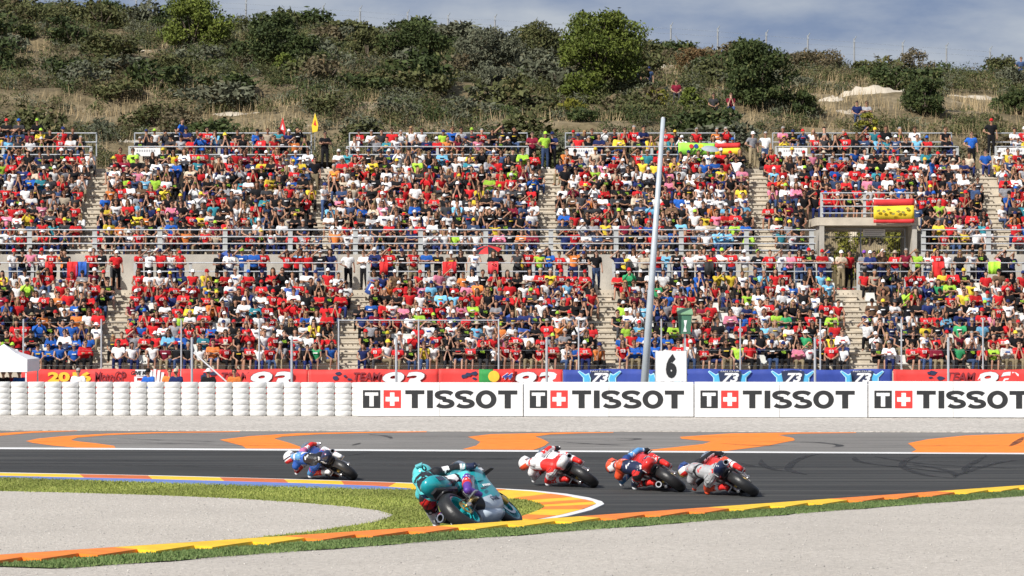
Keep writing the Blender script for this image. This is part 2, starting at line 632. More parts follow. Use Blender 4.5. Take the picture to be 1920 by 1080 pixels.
for k in range(26):                                  # faint older rubber laid along the racing line
    x0_, y0_ = rm.uniform(-60, 1700), rm.uniform(853, 876)
    marks.append([(x0_, y0_), (x0_ + rm.uniform(90, 180), y0_ + rm.uniform(-1, 3)), (x0_ + rm.uniform(260, 480), y0_ + rm.uniform(-1, 5))])
for k in range(22):
    x0_, y0_ = rm.uniform(-60, 1700), rm.uniform(815, 838)
    marks.append([(x0_, y0_), (x0_ + rm.uniform(60, 120), y0_ + rm.uniform(-1, 2)), (x0_ + rm.uniform(160, 320), y0_ + rm.uniform(-1, 3))])
for i, mk in enumerate(marks):
    v, f = ribbon(mk, (0.075 if i < 11 else .04) if mk[0][1] > 845 else (0.09 if i < 19 else .035), 0.0125 + 0.00015 * i)
    b.add(v, f)
nt = M_RUBBER.node_tree
tr_, mxs, nz_, rp_ = nt.nodes.new('ShaderNodeBsdfTransparent'), nt.nodes.new('ShaderNodeMixShader'), nt.nodes.new('ShaderNodeTexNoise'), nt.nodes.new('ShaderNodeMapRange')
nz_.inputs['Scale'].default_value = 1.6
nz_.inputs['Detail'].default_value = 8
rp_.inputs['From Min'].default_value = .35
rp_.inputs['From Max'].default_value = .7
rp_.inputs['To Min'].default_value = .8
rp_.inputs['To Max'].default_value = .1
nt.links.new(nt.nodes['Texture Coordinate'].outputs['Object'], nz_.inputs['Vector'])
nt.links.new(nz_.outputs['Fac'], rp_.inputs['Value'])
nt.links.new(rp_.outputs['Result'], mxs.inputs[0])
nt.links.new(tr_.outputs[0], mxs.inputs[1])
nt.links.new(nt.nodes['Principled BSDF'].outputs[0], mxs.inputs[2])
nt.links.new(mxs.outputs[0], nt.nodes['Material Output'].inputs['Surface'])
o = b.build('tyre_marks', M_RUBBER)
tag(o, 'dark curved tyre marks on track and run-off asphalt', 'tyre marks', kind='stuff')
# ------------------------------------------------------------------ infield: grass, gravel bed
infield = [(-120, 893), (0, 895.5), (300, 905), (600, 914), (770, 918), (860, 925), (941, 934), (985, 937), (1010, 944), (1022, 952), (1001, 962), (977, 971), (940, 985), (880, 1005), (700, 1030), (300, 1055), (-120, 1065)]
struct(flat('infield_grass', gp(infield), M_TURF, 0.006))
bed = [(-120, 919), (0, 921.5), (150, 925), (300, 929.5), (450, 936), (560, 943), (650, 950.5), (710, 958), (737, 966), (728, 972), (700, 980), (650, 988), (580, 998), (500, 1007), (380, 1022), (200, 1040), (-120, 1062)]
b = MB()
bm_pts = gp(bed)
o = flat('infield_gravel', bm_pts, M_GRAV, 0.012)
struct(o)

# ------------------------------------------------------------------ inner kerb round the apex
white_out = [(-120, 883.6), (0, 886.8), (150, 889.6), (300, 892.6), (450, 896.5), (600, 900.8), (700, 904), (770, 906.5), (850, 910.5), (922, 916), (1000, 920.5), (1063, 927), (1104, 934), (1128, 941), (1133, 946), (1110, 957), (1063, 969), (1016, 976.5), (976, 981.5), (930, 988)]
strip_out = [(-120, 885.2), (0, 888.3), (150, 891.0), (300, 894.0), (450, 897.9), (600, 902.2), (700, 905.5), (770, 908), (850, 912.2), (922, 917.8), (998, 923), (1055, 930.5), (1090, 937), (1112, 942), (1118, 946), (1095, 955.5), (1050, 967), (1010, 974.5), (973, 979), (925, 986)]
strip_in = [(-120, 889), (0, 893.2), (150, 896.5), (300, 899.8), (450, 903.8), (600, 908.2), (700, 912), (770, 917), (850, 924.5), (905, 931), (955, 934.6), (985, 937.5), (1003, 942), (1016, 946.5), (1022, 951), (1017, 955.5), (1003, 961), (988, 966.5), (976, 971), (935, 983)]
blue_in = [(-120, 891), (0, 896), (150, 900.8), (300, 906), (450, 911), (600, 915.5), (700, 917.8), (770, 918.6)]
def band(a, c, z0, z1):
    n = len(a)
    A, C = gp(a), gp(c)
    v = [(x, y, z1) for x, y in A] + [(x, y, z1) for x, y in C] + [(x, y, z0) for x, y in A] + [(x, y, z0) for x, y in C]
    f = []
    for i in range(n - 1):
        f += [(i, n + i, n + i + 1, i + 1), (i, i + 1, 2 * n + i + 1, 2 * n + i), (n + i + 1, n + i, 3 * n + i, 3 * n + i + 1)]
    f += [(0, 2 * n, 3 * n, n), (n - 1, 2 * n - 1, 4 * n - 1, 3 * n - 1)]
    return MB().add(v, f)
ik = empty('inner_kerb', (0, 0, 0))
tag(ik, 'low striped yellow and orange kerb curving round the infield hairpin apex', 'kerb')
band(white_out, strip_out, -0.01, 0.016).build('white_line', M_LINE, ik)
def lerp_line(line, u):
    i = min(int(u), len(line) - 2)
    t = u - i
    return tuple(line[i][k] + (line[i + 1][k] - line[i][k]) * t for k in (0, 1))
def cut(line, u0, u1, n=5):
    return [lerp_line(line, u0 + (u1 - u0) * i / (n - 1)) for i in range(n)]
# stripe boundaries along the kerb (index along outer edge, index along inner edge)
bnd = [(0, 0), (2.0, 2.05), (2.85, 2.9), (3.75, 3.8), (4.55, 4.6), (5.4, 5.45), (6.6, 6.4), (8.6, 7.6), (9.35, 8.7), (10.6, 10.3), (11.5, 11.4), (12.25, 12.5), (13.1, 13.4), (14.2, 14.2), (15.1, 15.3), (16.2, 17.0), (17.4, 18.2), (19, 19)]
cols_ = [M_YELLOW, M_RORANGE]
for i in range(len(bnd) - 1):
    (a0, c0), (a1, c1) = bnd[i], bnd[i + 1]
    m = M_YELLOW if i % 2 == 0 else (M_RORANGE if i < 6 else M_KORANGE)
    bb = band(cut(strip_out, a0, a1), cut(strip_in, c0, c1), -0.01, 0.026 if i % 2 else 0.022)
    bb.build('kerb_stripe', m, ik)
band(strip_in[:8], blue_in, -0.01, 0.018).build('blue_strip', M_KBLUE, ik)

# ------------------------------------------------------------------ near kerb: saw-toothed blocks along the crest
teeth = [-130, -25, 82, 193, 300, 410, 510, 605, 705, 800, 893, 982, 1068, 1152, 1236, 1312, 1390, 1462, 1538, 1607, 1672, 1741, 1805, 1864, 1920, 1975, 2030, 2080]
kdir_l, kdir_r = Vector((1, 1.69)).normalized(), Vector((1, 1.80)).normalized()
def kerb_x(px):                           # lateral place where the photo column px meets the kerb line
    lo, hi = -12.0, 30.0
    for _ in range(50):
        mid = (lo + hi) / 2
        if 960 + mid / yk(mid) * F < px: lo = mid
        else: hi = mid
    return lo
nk = empty('near_kerb', (kerb_x(960), yk(kerb_x(960)), gz(0, 46.9)))
tag(nk, 'raised saw-toothed orange and yellow kerb along the near edge of the track', 'kerb')
nk.location = (0, 0, 0)
def koff(x, d, up):
    """point d metres to the camera side of the kerb line, up above ground"""
    k = kdir_l if x < 0 else kdir_r
    n = Vector((k.y, -k.x))
    X, Y = x + n.x * d, yk(x) + n.y * d
    return (X, Y, gz(x, yk(x) - 1e-6) + 0.0255 * (yk(x) - Y) * (1 if yk(x) < 67 else 0) + up)
for i in range(len(teeth) - 1):
    x0, x1 = kerb_x(teeth[i]), kerb_x(teeth[i + 1])
    col = M_KORANGE if ((i - 2 + 3) // 3) % 2 == 1 - ((3 + 3) // 3) % 2 else M_YELLOW
    k = (i + 2) // 3
    col = M_YELLOW if ((i - 3) // 3) % 2 == 0 else M_KORANGE
    b = MB()
    w0, w1 = 0.80, 0.52
    h0, h1 = 0.045, 0.060
    top = [koff(x0, 0.16, 0.075), koff(x1, 0.16, 0.075), koff(x1, w1, h1), koff(x0, w0, h0)]
    bot = [koff(x0, 0.16, -0.15), koff(x1, 0.16, -0.15), koff(x1, w1 + 0.02, -0.15), koff(x0, w0 + 0.02, -0.15)]
    b.add(top + bot, [(3, 2, 1, 0), (4, 5, 6, 7), (0, 1, 5, 4), (1, 2, 6, 5), (2, 3, 7, 6), (3, 0, 4, 7)])
    b.build('kerb_block', col, nk)
b = MB()
xx = [kerb_x(t) for t in range(-130, 2081, 40)]
v = []
for x in xx:
    v += [koff(x, 0.0, 0.055), koff(x, 0.159, 0.076)]
b.add(v, [(2 * i + 1, 2 * i + 3, 2 * i + 2, 2 * i) for i in range(len(xx) - 1)])
b.build('white_line', M_LINE, nk)
# strip of turf on the camera side
v = []
ds = [0.3, 0.7, 1.1, 1.5, 1.80]
for x in xx:
    wob = 0.08 * math.sin(x * 3.1) + 0.06 * math.sin(x * 7.7)
    v += [koff(x, d + (wob if d > 1.7 else 0), 0.014) for d in ds]
n = len(ds)
b = MB()
b.add(v, [(i * n + j + 1, (i + 1) * n + j + 1, (i + 1) * n + j, i * n + j) for i in range(len(xx) - 1) for j in range(n - 1)])
struct(b.build('verge_turf', mat('verge_turf', (0.085, 0.14, 0.03), 0.95, var=0.35, scale=3.0, bump=0.6)))

# grass blades
def blades(name, pts, h, w, c0, c1, label):
    n = len(pts)
    a = rng.uniform(0, 2 * np.pi, n)
    hh = rng.uniform(0.6, 1.3, n) * h
    lean = rng.normal(0, 0.4, (n, 2)) * hh[:, None]
    dx, dy = np.cos(a) * w, np.sin(a) * w
    v = np.empty((n, 3, 3))
    v[:, 0] = pts - np.stack([dx, dy, dx * 0], 1)
    v[:, 1] = pts + np.stack([dx, dy, dx * 0], 1)
    v[:, 2] = pts + np.stack([lean[:, 0], lean[:, 1], hh], 1)
    t = rng.uniform(0, 1, n)[:, None]
    patch = (0.5 + 0.5 * np.sin(pts[:, 0] * 1.3 + 1.7 * np.sin(pts[:, 1] * 0.9)))[:, None]
    col = np.array(c0) * (1 - t) + np.array(c1) * t
    col = col * (0.8 + 0.35 * patch)
    me = np_mesh(name, v.reshape(-1, 3), np.arange(n * 3).reshape(-1, 3), mat('grass_blade', (1, 1, 1), 0.8, src='attr', var=0.1), np.repeat(col, 3, 0))
    o = link(name, me)
    tag(o, label, 'grass', kind='stuff')
    return o
pts = []
xk0, xk1 = kerb_x(-130), kerb_x(2060)
N_ = 60000
xr = rng.uniform(xk0, xk1, N_)
dr = rng.uniform(0.72, 1.90, N_) + rng.normal(0, .05, N_)
pts = np.array([koff(x, d, 0.012) for x, d in zip(xr, dr)])
blades('verge_grass', pts, 0.030, 0.012, (0.075, 0.14, 0.032), (0.17, 0.22, 0.075), 'green grass strip between near kerb and gravel')
def inside(poly, x, y):
    p = np.array(poly)
    r = np.zeros(len(x), bool)
    j = len(p) - 1
    for i in range(len(p)):
        c = ((p[i, 1] > y) != (p[j, 1] > y)) & (x < (p[j, 0] - p[i, 0]) * (y - p[i, 1]) / (p[j, 1] - p[i, 1] + 1e-12) + p[i, 0])
        r ^= c
        j = i
    return r
gi, gb = gp(infield), gp(bed)
N_ = 260000
xr, yr = rng.uniform(-14, 2.2, N_), rng.uniform(46, 73, N_)
ok = inside(gi, xr, yr) & ~inside(gb, xr + rng.normal(0, .06, N_), yr + rng.normal(0, .15, N_)) & (np.abs(xr / yr) < 0.175)
pts = np.stack([xr[ok], yr[ok], np.full(ok.sum(), 0.006)], 1)
pts = pts[:90000]
blades('infield_grass_blades', pts, 0.030, 0.013, (0.175, 0.225, 0.036), (0.31, 0.325, 0.085), 'short green grass on the infield round the gravel bed')

# loose stones on the gravel
def stones(name, pts, r0, r1, label, c0=0.18, c1=0.6):
    base = np.array([(1, 0, 0), (-1, 0, 0), (0, 1, 0), (0, -1, 0), (0, 0, 1), (0, 0, -.4)], float)
    tri = np.array([(0, 2, 4), (2, 1, 4), (1, 3, 4), (3, 0, 4), (2, 0, 5), (1, 2, 5), (3, 1, 5), (0, 3, 5)])
    n = len(pts)
    r = rng.uniform(r0, r1, n) * rng.choice([1, 1, 1, 1.6], n)
    sc = rng.uniform(0.6, 1.3, (n, 1, 3)) * r[:, None, None]
    sc[:, :, 2] *= 0.7
    a = rng.uniform(0, 6.28, n)
    v = base[None] * sc
    x = v[:, :, 0] * np.cos(a)[:, None] - v[:, :, 1] * np.sin(a)[:, None]
    y = v[:, :, 0] * np.sin(a)[:, None] + v[:, :, 1] * np.cos(a)[:, None]
    v = np.stack([x, y, v[:, :, 2]], 2) + pts[:, None, :]
    f = (tri[None] + (np.arange(n) * 6)[:, None, None]).reshape(-1, 3)
    g = rng.uniform(c0, c1, n)[:, None] * np.array([[1.0, 0.95, 0.88]])
    me = np_mesh(name, v.reshape(-1, 3), f, mat('stone_bits', (1, 1, 1), 0.9, src='attr', var=0.05), np.repeat(g, 6, 0))
    o = link(name, me)
    tag(o, label, 'gravel', kind='stuff')
N_ = 9000
xr = rng.uniform(-8, 11.5, N_)
dd = rng.uniform(1.85, 13, N_)
pp = np.array([koff(x, d, 0.004) for x, d in zip(xr, dd)])
ok = (np.abs(pp[:, 0] / pp[:, 1]) < 0.17) & (pp[:, 1] > 28)
stones('verge_stones', pp[ok], 0.005, 0.011, 'loose pale stones on the near gravel', 0.32, 0.62)
N_ = 60000
xr, yr = rng.uniform(-13, -1.5, N_), rng.uniform(47, 67, N_)
ok = inside(gb, xr, yr) & (np.abs(xr / yr) < 0.17)
pp = np.stack([xr[ok], yr[ok], np.full(ok.sum(), 0.012)], 1)[:7000]
stones('infield_stones', pp, 0.006, 0.015, 'loose pale stones in the infield gravel bed', 0.30, 0.60)

# ================================================================== BARRIER
M_TYRE_W = mat('white_tyre_paint', (0.66, 0.66, 0.65), 0.6, var=0.09, scale=5, bump=0.05)
M_BOARD = mat('white_board', (0.74, 0.74, 0.74), 0.5, var=0.06, scale=1.5)
M_BLACK = mat('black_print', (0.018, 0.019, 0.021), 0.5, var=0.15, scale=6)
M_REDP = mat('red_print', (0.72, 0.035, 0.03), 0.5, var=0.06, scale=4)
M_STEEL = mat('galvanised_steel', (0.50, 0.52, 0.55), 0.45, metal=0.35, var=0.12, scale=6)
M_STEELD = mat('grey_painted_steel', (0.34, 0.37, 0.40), 0.55, metal=0.1, var=0.12, scale=6)
def barrier_y(px):                       # the barrier runs very nearly across the view
    D0, D1 = CH * F / (780.5 - 590), CH * F / (786 - 590)
    return D0 + (D1 - D0) * px / 1920.0
def bx(px):
    return (px - 960) / F * barrier_y(px)
tyre = MB()
prof = []
rad, hw = 0.308, 0.0985
for a in range(-80, 81, 20):
    prof.append((rad - 0.036 + 0.036 * math.cos(R(a)), hw * math.sin(R(a)) / math.sin(R(80))))
prof = [(0.19, -hw)] + prof + [(0.19, hw), (0.17, 0)]
tyre.lathe(prof, 40, (0, 0, hw), 'z', closed=True)
tyre_me = tyre.mesh('tyre', M_TYRE_W, True)
k = 0
pxs = []
p_ = -46.0
while p_ < 668:
    pxs.append(p_)
    p_ += 32.05
ordn = ['first', 'second', 'third', 'fourth', 'fifth', 'sixth', 'seventh', 'eighth', 'ninth', 'tenth', 'eleventh', 'twelfth', 'thirteenth', 'fourteenth', 'fifteenth', 'sixteenth', 'seventeenth', 'eighteenth', 'nineteenth', 'twentieth', 'twenty-first', 'twenty-second', 'twenty-third', 'twenty-fourth', 'twenty-fifth', 'twenty-sixth', 'twenty-seventh', 'twenty-eighth', 'twenty-ninth', 'thirtieth']
ordn += ['thirty-' + q for q in ordn[:9]] + ['fortieth'] + ['forty-' + q for q in ordn[:9]] + ['fiftieth'] + ['fifty-' + q for q in ordn[:9]] + ['sixtieth'] + ['sixty-' + q for q in ordn[:9]] + ['seventieth'] + ['seventy-' + q for q in ordn[:9]] + ['eightieth'] + ['eighty-' + q for q in ordn[:9]]
for k, px in enumerate(pxs):
    t = empty('tyre_stack', (bx(px + 16), barrier_y(px) + 0.3, 0.03))
    tag(t, f'stack of six white tyres, {ordn[len(pxs) - 1 - k]} to the left of the advertising boards', 'tyre stack', 'white tyre stacks of the barrier')
    for j in range(6):
        o = link('tyre', tyre_me, t)
        o.location = (random.uniform(-.003, .003), random.uniform(-.005, .005), 0.198 * j)
        o.rotation_euler = (random.uniform(-.003, .003), random.uniform(-.003, .003), random.uniform(0, 6))
# the tyres that carry on behind the boards show only as a row of feet
for k, px in enumerate(range(684, 1990, 32)):
    t = empty('tyre_stack', (bx(px + 16), barrier_y(px) + 0.36, 0.03))
    tag(t, f'white tyre stack hidden behind the boards, {ordn[k]} from their left end, only its foot showing', 'tyre stack', 'white tyre stacks behind the boards')
    for j in range(6):
        o = link('tyre', tyre_me, t)
        o.location = (0, 0, 0.19 * j)

# TISSOT boards
def s_ribbon(w, h, t):
    """the letter S as a band"""
    path = []
    for a in range(16, 271, 10):
        path.append((0 + (w / 2 - t / 2) * math.cos(R(a)), h * 0.25 - t * 0.12 + (h * 0.25 - t * 0.38) * math.sin(R(a))))
    for a in range(90, -165, -10):
        path.append((0 + (w / 2 - t / 2) * math.cos(R(a)), -h * 0.25 + t * 0.12 + (h * 0.25 - t * 0.38) * math.sin(R(a))))
    q = []
    for p in path:
        if not q or (Vector(p) - Vector(q[-1])).length > 0.012:
            q.append(p)
    L_, R_ = [], []
    for i, p in enumerate(q):
        d = (Vector(q[min(i + 1, len(q) - 1)]) - Vector(q[max(i - 1, 0)])).normalized()
        tt = t * (0.40 + 0.20 * abs(d.y))
        L_.append((p[0] - d.y * tt, p[1] + d.x * tt))
        R_.append((p[0] + d.y * tt, p[1] - d.x * tt))
    return L_, R_
def tissot(parent, x0, y, zc, sc, slope):
    """lettering laid out in metres from the left edge x0 of the board; sc = metres per photo pixel"""
    def box(b, a0, a1, z0, z1, yy=0.0):
        b.box((x0 + a0 * sc, y - 0.012 - yy, zc + z0 * sc), (x0 + a1 * sc, y - 0.002 - yy, zc + z1 * sc))
    h = 16.8
    b = MB()
    box(b, 11, 44, -h, h)
    sq = b.build('black_square', M_BLACK, parent)
    b = MB()
    box(b, 15, 40, 6.5, 12.5, 0.006)
    box(b, 23.5, 31.5, -13.5, 6.5, 0.006)
    b.build('white_letter', M_BOARD, sq)
    b = MB()
    box(b, 50, 83, -h, h)
    sq = b.build('red_square', M_REDP, parent)
    b = MB()
    box(b, 54, 79, -4.2, 4.2, 0.006)
    box(b, 62.3, 70.7, -12.5, -4.2, 0.006)
    box(b, 62.3, 70.7, 4.2, 12.5, 0.006)
    b.build('white_cross', M_BOARD, sq)
    for a in (91, 265.5):
        b = MB()
        box(b, a, a + 36, h - 7.5, h)
        box(b, a + 12.2, a + 23.8, -h, h - 7.5)
        b.build('letter_t', M_BLACK, parent)
    b = MB()
    box(b, 132, 143, -h, h)
    b.build('letter_i', M_BLACK, parent)
    for a in (165, 203):
        b = MB()
        L_, R_ = s_ribbon(36 * sc, 2.12 * h * sc, 8.0 * sc)
        ox = x0 + a * sc
        n = len(L_)
        v = [(ox + p[0], y - 0.012, zc + p[1]) for p in L_ + R_]
        b.add(v, [(i, n + i, n + i + 1, i + 1) for i in range(n - 1)])
        b.build('letter_s', M_BLACK, parent)
    b = MB()
    n = 40
    ox = x0 + 243 * sc
    v = []
    for i in range(n):
        a = 2 * math.pi * i / n
        v += [(ox + 19.5 * sc * math.cos(a), y - 0.012, zc + (h + .4) * sc * math.sin(a)), (ox + 9.3 * sc * math.cos(a), y - 0.012, zc + (h - 7.2) * sc * math.sin(a))]
    b.add(v, [(2 * i, 2 * i + 1, 2 * ((i + 1) % n) + 1, 2 * ((i + 1) % n)) for i in range(n)])
    b.build('letter_o', M_BLACK, parent)
seams = [(669, 825, 981), (981.6, 1142, 1301), (1301.6, 1462, 1627), (1627.6, 1787, 1946)]
which = ['first from the left, beside the bare tyre stacks', 'second from the left, under the tall pole and number sign', 'third from the left, under the blue banners', 'rightmost, cut off by the right edge of the photo']
for i, (a, c, e) in enumerate(seams):
    x0, x1 = bx(a), bx(e)
    xm = bx(c)
    y = barrier_y(c)
    z0, z1 = 0.055, 1.235 + 0.02 * i
    r = empty('advertising_board', (0, 0, 0))
    tag(r, f'white TISSOT advertising board, {which[i]}', 'advertising board', 'TISSOT boards along the tyre barrier')
    tilt = (barrier_y(e) - barrier_y(a)) / (x1 - x0)
    r.location = ((x0 + x1) / 2, y, 0)
    r.rotation_euler = (0, 0, math.atan(tilt))
    hx = (x1 - x0) / 2
    for (u, w) in ((-hx, xm - (x0 + x1) / 2 - 0.012), (xm - (x0 + x1) / 2 + 0.003, hx - 0.006)):
        b = MB()
        jz, jy = random.uniform(-.012, .012), random.uniform(-.006, 0)
        b.box((u, jy + .001, z0 + jz), (w, 0.05, z1 + jz))
        b.build('panel', M_BOARD, r)
    for q in range(4):
        b = MB()
        xq = -hx + (q + .5) * hx / 2
        b.box((xq, .05, 0.03), (xq + .05, .075, 1.1))
        b.build('batten', M_STEELD, r)
    tissot(r, -hx, 0, (z0 + z1) / 2 - 0.005, (x1 - x0) / (e - a), tilt)

# ================================================================== FENCE BANNERS
BD = 125.0
def pxx(px, D): return (px - 960) / F * D
def pzz(py, D): return CH + (590 - py) / F * D
def wave(x, z):
    return 0.035 * math.sin(x * 2.1 + 0.6 * math.sin(z * 3)) + 0.02 * math.sin(x * 5.3 + z * 2.0) + 0.012 * math.sin(x * 13 + z * 6)
M_BRED = mat('red_banner_cloth', (0.70, 0.045, 0.04), 0.7, var=0.10, scale=2.5, bump=0.25, bscale=5)
M_BBLUE = mat('blue_banner_cloth', (0.025, 0.055, 0.30), 0.7, var=0.12, scale=2.5, bump=0.25, bscale=5)
M_GREEN = mat('flag_green', (0.02, 0.25, 0.05), 0.7, var=0.1)
M_GOLD = mat('flag_gold', (0.80, 0.50, 0.04), 0.7, var=0.1)
M_CLOTHW = mat('white_cloth', (0.74, 0.74, 0.76), 0.75, var=0.06)
M_DRED = mat('dark_red_print', (0.22, 0.02, 0.03), 0.7, var=0.1)
M_CYAN = mat('cyan_print', (0.08, 0.42, 0.72), 0.7, var=0.15, scale=8)
M_LCYAN = mat('pale_cyan_print', (0.45, 0.75, 0.88), 0.7, var=0.1)
M_NAVY = mat('navy_print', (0.02, 0.03, 0.08), 0.7, var=0.2)
def cloth(name, x0, x1, z0, z1, D, m, parent=None, th=0.012, step=0.12, off=0.0, wv=wave):
    nx = max(2, int((x1 - x0) / step))
    nz = max(2, int((z1 - z0) / 0.2))
    b = MB()
    v = []
    for s in (0, th):
        for i in range(nx + 1):
            x = x0 + (x1 - x0) * i / nx
            for j in range(nz + 1):
                z = z0 + (z1 - z0) * j / nz
                sag = 0.02 * math.sin(x * 1.9) * (j / nz)
                v.append((x, D + wv(x, z) + s - off, z + sag))
    n = nz + 1
    K = (nx + 1) * n
    f = []
    for i in range(nx):
        for j in range(nz):
            a = i * n + j
            f += [(a, a + n, a + n + 1, a + 1), (K + a, K + a + 1, K + a + n + 1, K + a + n)]
    for i in range(nx):
        a = i * n
        f += [(a, K + a, K + a + n, a + n), (a + nz, a + n + nz, K + a + n + nz, K + a + nz)]
    for j in range(nz):
        f += [(j, j + 1, K + j + 1, K + j), (nx * n + j, K + nx * n + j, K + nx * n + j + 1, nx * n + j + 1)]
    b.add(v, f)
    return b.build(name, m, parent, True)
def print_on(name, body, px0, px1, py0, py1, m, parent, D=BD, off=0.05, **kw):
    x0, x1 = pxx(px0, D), pxx(px1, D)
    z0, z1 = pzz(py1, D), pzz(py0, D)
    xc, zc = (x0 + x1) / 2, (z0 + z1) / 2
    o = text_on_wall(name, body, xc, D + wave(xc, zc) - off, zc, 1.0, m, parent, h=z1 - z0, w=x1 - x0, **kw)
    return o
def poly_on(name, pts, m, parent, D=BD, off=0.035):
    pp = [(pxx(a, D), pzz(c, D)) for a, c in pts]
    xc = sum(p[0] for p in pp) / len(pp)
    yy = D + wave(xc, 1.2) - off
    b = MB()
    b.prism(pp[::-1] if sum((pp[i][0] - pp[i - 1][0]) * (pp[i][1] + pp[i - 1][1]) for i in range(len(pp))) > 0 else pp, yy - 0.006, yy)
    return b.build(name, m, parent)
def banner(label, px0, px1, m, py0=692.5, py1=745, cat='banner'):
    r = empty('fence_banner', (pxx((px0 + px1) / 2, BD), BD, -0.3))
    tag(r, label, cat, 'fan banners along the grandstand fence')
    r.location = (0, 0, 0)
    cloth('cloth', pxx(px0, BD), pxx(px1, BD), pzz(py1, BD), pzz(py0, BD), BD, m, r)
    return r
def splat(parent, px, py, seed):
    rr = random.Random(seed)
    for i in range(5):
        a, c = px + rr.uniform(-16, 16), py + rr.uniform(-7, 7)
        s = rr.uniform(1.5, 5)
        poly_on('ink_mark', [(a + s * 1.6 * math.cos(t) * rr.uniform(.6, 1.3), c + s * math.sin(t) * rr.uniform(.5, 1.2)) for t in [q * 1.047 for q in range(6)]], M_NAVY, parent)
def n93(parent, x, top, w=1.0):
    """the big white italic race number with its dark outline"""
    print_on('number_outline', '93', x - 2, x + 84 * w, top - 1, top + 35, M_DRED, parent, off=0.042, bold=0.05, shear=0.3)
    print_on('number', '93', x, x + 82 * w, top, top + 33.5, M_CLOTHW, parent, off=0.060, bold=0.035, shear=0.3)
# leftmost: champion banner
r = banner('red champion banner with gold 2016 lettering beside the white tent', 40, 338, M_BRED)
print_on('gold_lettering', '2016', 90, 171, 697, 716, M_GOLD, r, bold=0.05)
print_on('dark_lettering', 'MotoGP', 178, 236, 696, 716, M_DRED, r, shear=0.12, bold=0.01)
print_on('dark_lettering', 'WORLD CHAMPION', 94, 230, 719, 727, M_DRED, r, bold=0.02)
poly_on('white_patch', [(243, 693), (280, 693), (284, 704), (246, 706)], M_CLOTHW, r)
print_on('black_lettering', 'GIVE ME', 246, 279, 695.5, 703, M_BLACK, r, off=0.06, shear=0.2, bold=0.03)
print_on('white_lettering', '5', 249, 272, 706, 726, M_CLOTHW, r, bold=0.0)
for (a, c, e) in ((281, 694, 288), (288, 692, 294), (296, 694, 301), (303, 698, 309)):
    poly_on('hand_finger', [(a, c), (a + 5, c), (e - 2, 716), (e - 8, 716)], M_CLOTHW, r)
poly_on('hand_palm', [(276, 714), (306, 714), (300, 732), (280, 732)], M_CLOTHW, r, off=0.03)
r = banner('red fan club banner with white number 93 behind the guyed pole', 340, 578, M_BRED)
print_on('dark_lettering', 'TEAM', 415, 468, 698, 713, M_DRED, r, shear=0.25, bold=0.02)
n93(r, 467, 696.5)
print_on('white_lettering', 'OFFICIAL FAN CLUB', 352, 465, 720, 728, M_CLOTHW, r, bold=0.02)
splat(r, 392, 704, 1)
r = banner('red fan club banner with 93 ending at the first white board', 578.6, 822, M_BRED)
splat(r, 640, 705, 2)
print_on('dark_lettering', 'TEAM', 663, 714, 698, 713, M_DRED, r, shear=0.25, bold=0.02)
n93(r, 714, 697)
print_on('white_lettering', 'OFFICIAL FAN CLUB', 578, 705, 720, 729, M_CLOTHW, r, bold=0.02)
r = banner('red 93 banner just left of the long blue banner', 822.6, 1055, M_BRED)
splat(r, 882, 704, 3)
n93(r, 962, 697)
r = banner('long blue fan banner with four 73 emblems', 1055.6, 1672.5, M_BBLUE)
for cx in (1124, 1246, 1368, 1486, 1616):
    poly_on('emblem_shield', [(cx - 22, 696), (cx, 693.5), (cx + 22, 696), (cx + 18, 718), (cx, 730), (cx - 18, 718)], M_NAVY, r, off=0.06)
    print_on('emblem_number', '73', cx - 14, cx + 17, 699, 717, M_CLOTHW, r, off=0.075, shear=0.3, bold=0.04)
    print_on('emblem_motto', 'FAN CLUB', cx - 17, cx + 17, 694.5, 697.5, M_CLOTHW, r, off=0.075)
    for s in (-1, 1):
        poly_on('foam_hand_outline', [(cx + s * 41, 697), (cx + s * 38, 694.6), (cx + s * 26, 702), (cx + s * 20, 699), (cx + s * 16, 710), (cx + s * 18, 724), (cx + s * 31, 724), (cx + s * 31, 708)], M_LCYAN, r, off=0.040)
        poly_on('foam_hand', [(cx + s * 39, 697.4), (cx + s * 37, 696.4), (cx + s * 26, 704), (cx + s * 21, 701.5), (cx + s * 18, 710), (cx + s * 20, 722), (cx + s * 29, 722), (cx + s * 29, 708)], M_CYAN, r, off=0.052)
r = banner('rightmost red 93 fan banner at the right edge of the photo', 1675, 1995, M_BRED)
splat(r, 1750, 704, 4)
print_on('dark_lettering', 'TEAM', 1775, 1828, 698, 714, M_DRED, r, shear=0.25, bold=0.02)
n93(r, 1828, 697)
# Portuguese flag hung over the red banner
r = empty('hanging_flag', (0, 0, 0))
tag(r, 'small green and red flag with round gold emblem and 44', 'flag')
fx0, fxm, fx1 = pxx(898, BD), pxx(925, BD), pxx(965, BD)
fz0, fz1 = pzz(722, BD), pzz(691.5, BD)
cloth('green_field', fx0, fxm, fz0, fz1, BD, M_GREEN, r, off=0.11)
cloth('red_field', fxm + .002, fx1, fz0, fz1, BD, M_REDP, r, off=0.11)
b = MB()
b.lathe([(0.0, 0), (0.17, 0), (0.22, 0.004), (0.22, 0.012), (0, 0.012)], 20, (pxx(926, BD), BD - 0.16 + wave(pxx(926, BD), 1.2), pzz(705.5, BD)))
em = b.build('round_emblem', M_GOLD, r)
b = MB()
b.prism([(pxx(922.5, BD), pzz(700, BD)), (pxx(929.5, BD), pzz(700, BD)), (pxx(929.5, BD), pzz(707, BD)), (pxx(926, BD), pzz(711, BD)), (pxx(922.5, BD), pzz(707, BD))][::-1], BD - 0.19, BD - 0.175)
b.build('shield', M_CLOTHW, em)
print_on('number_outline', '44', 941, 962, 699, 711, M_CLOTHW, r, off=0.15, shear=0.3, bold=0.06)
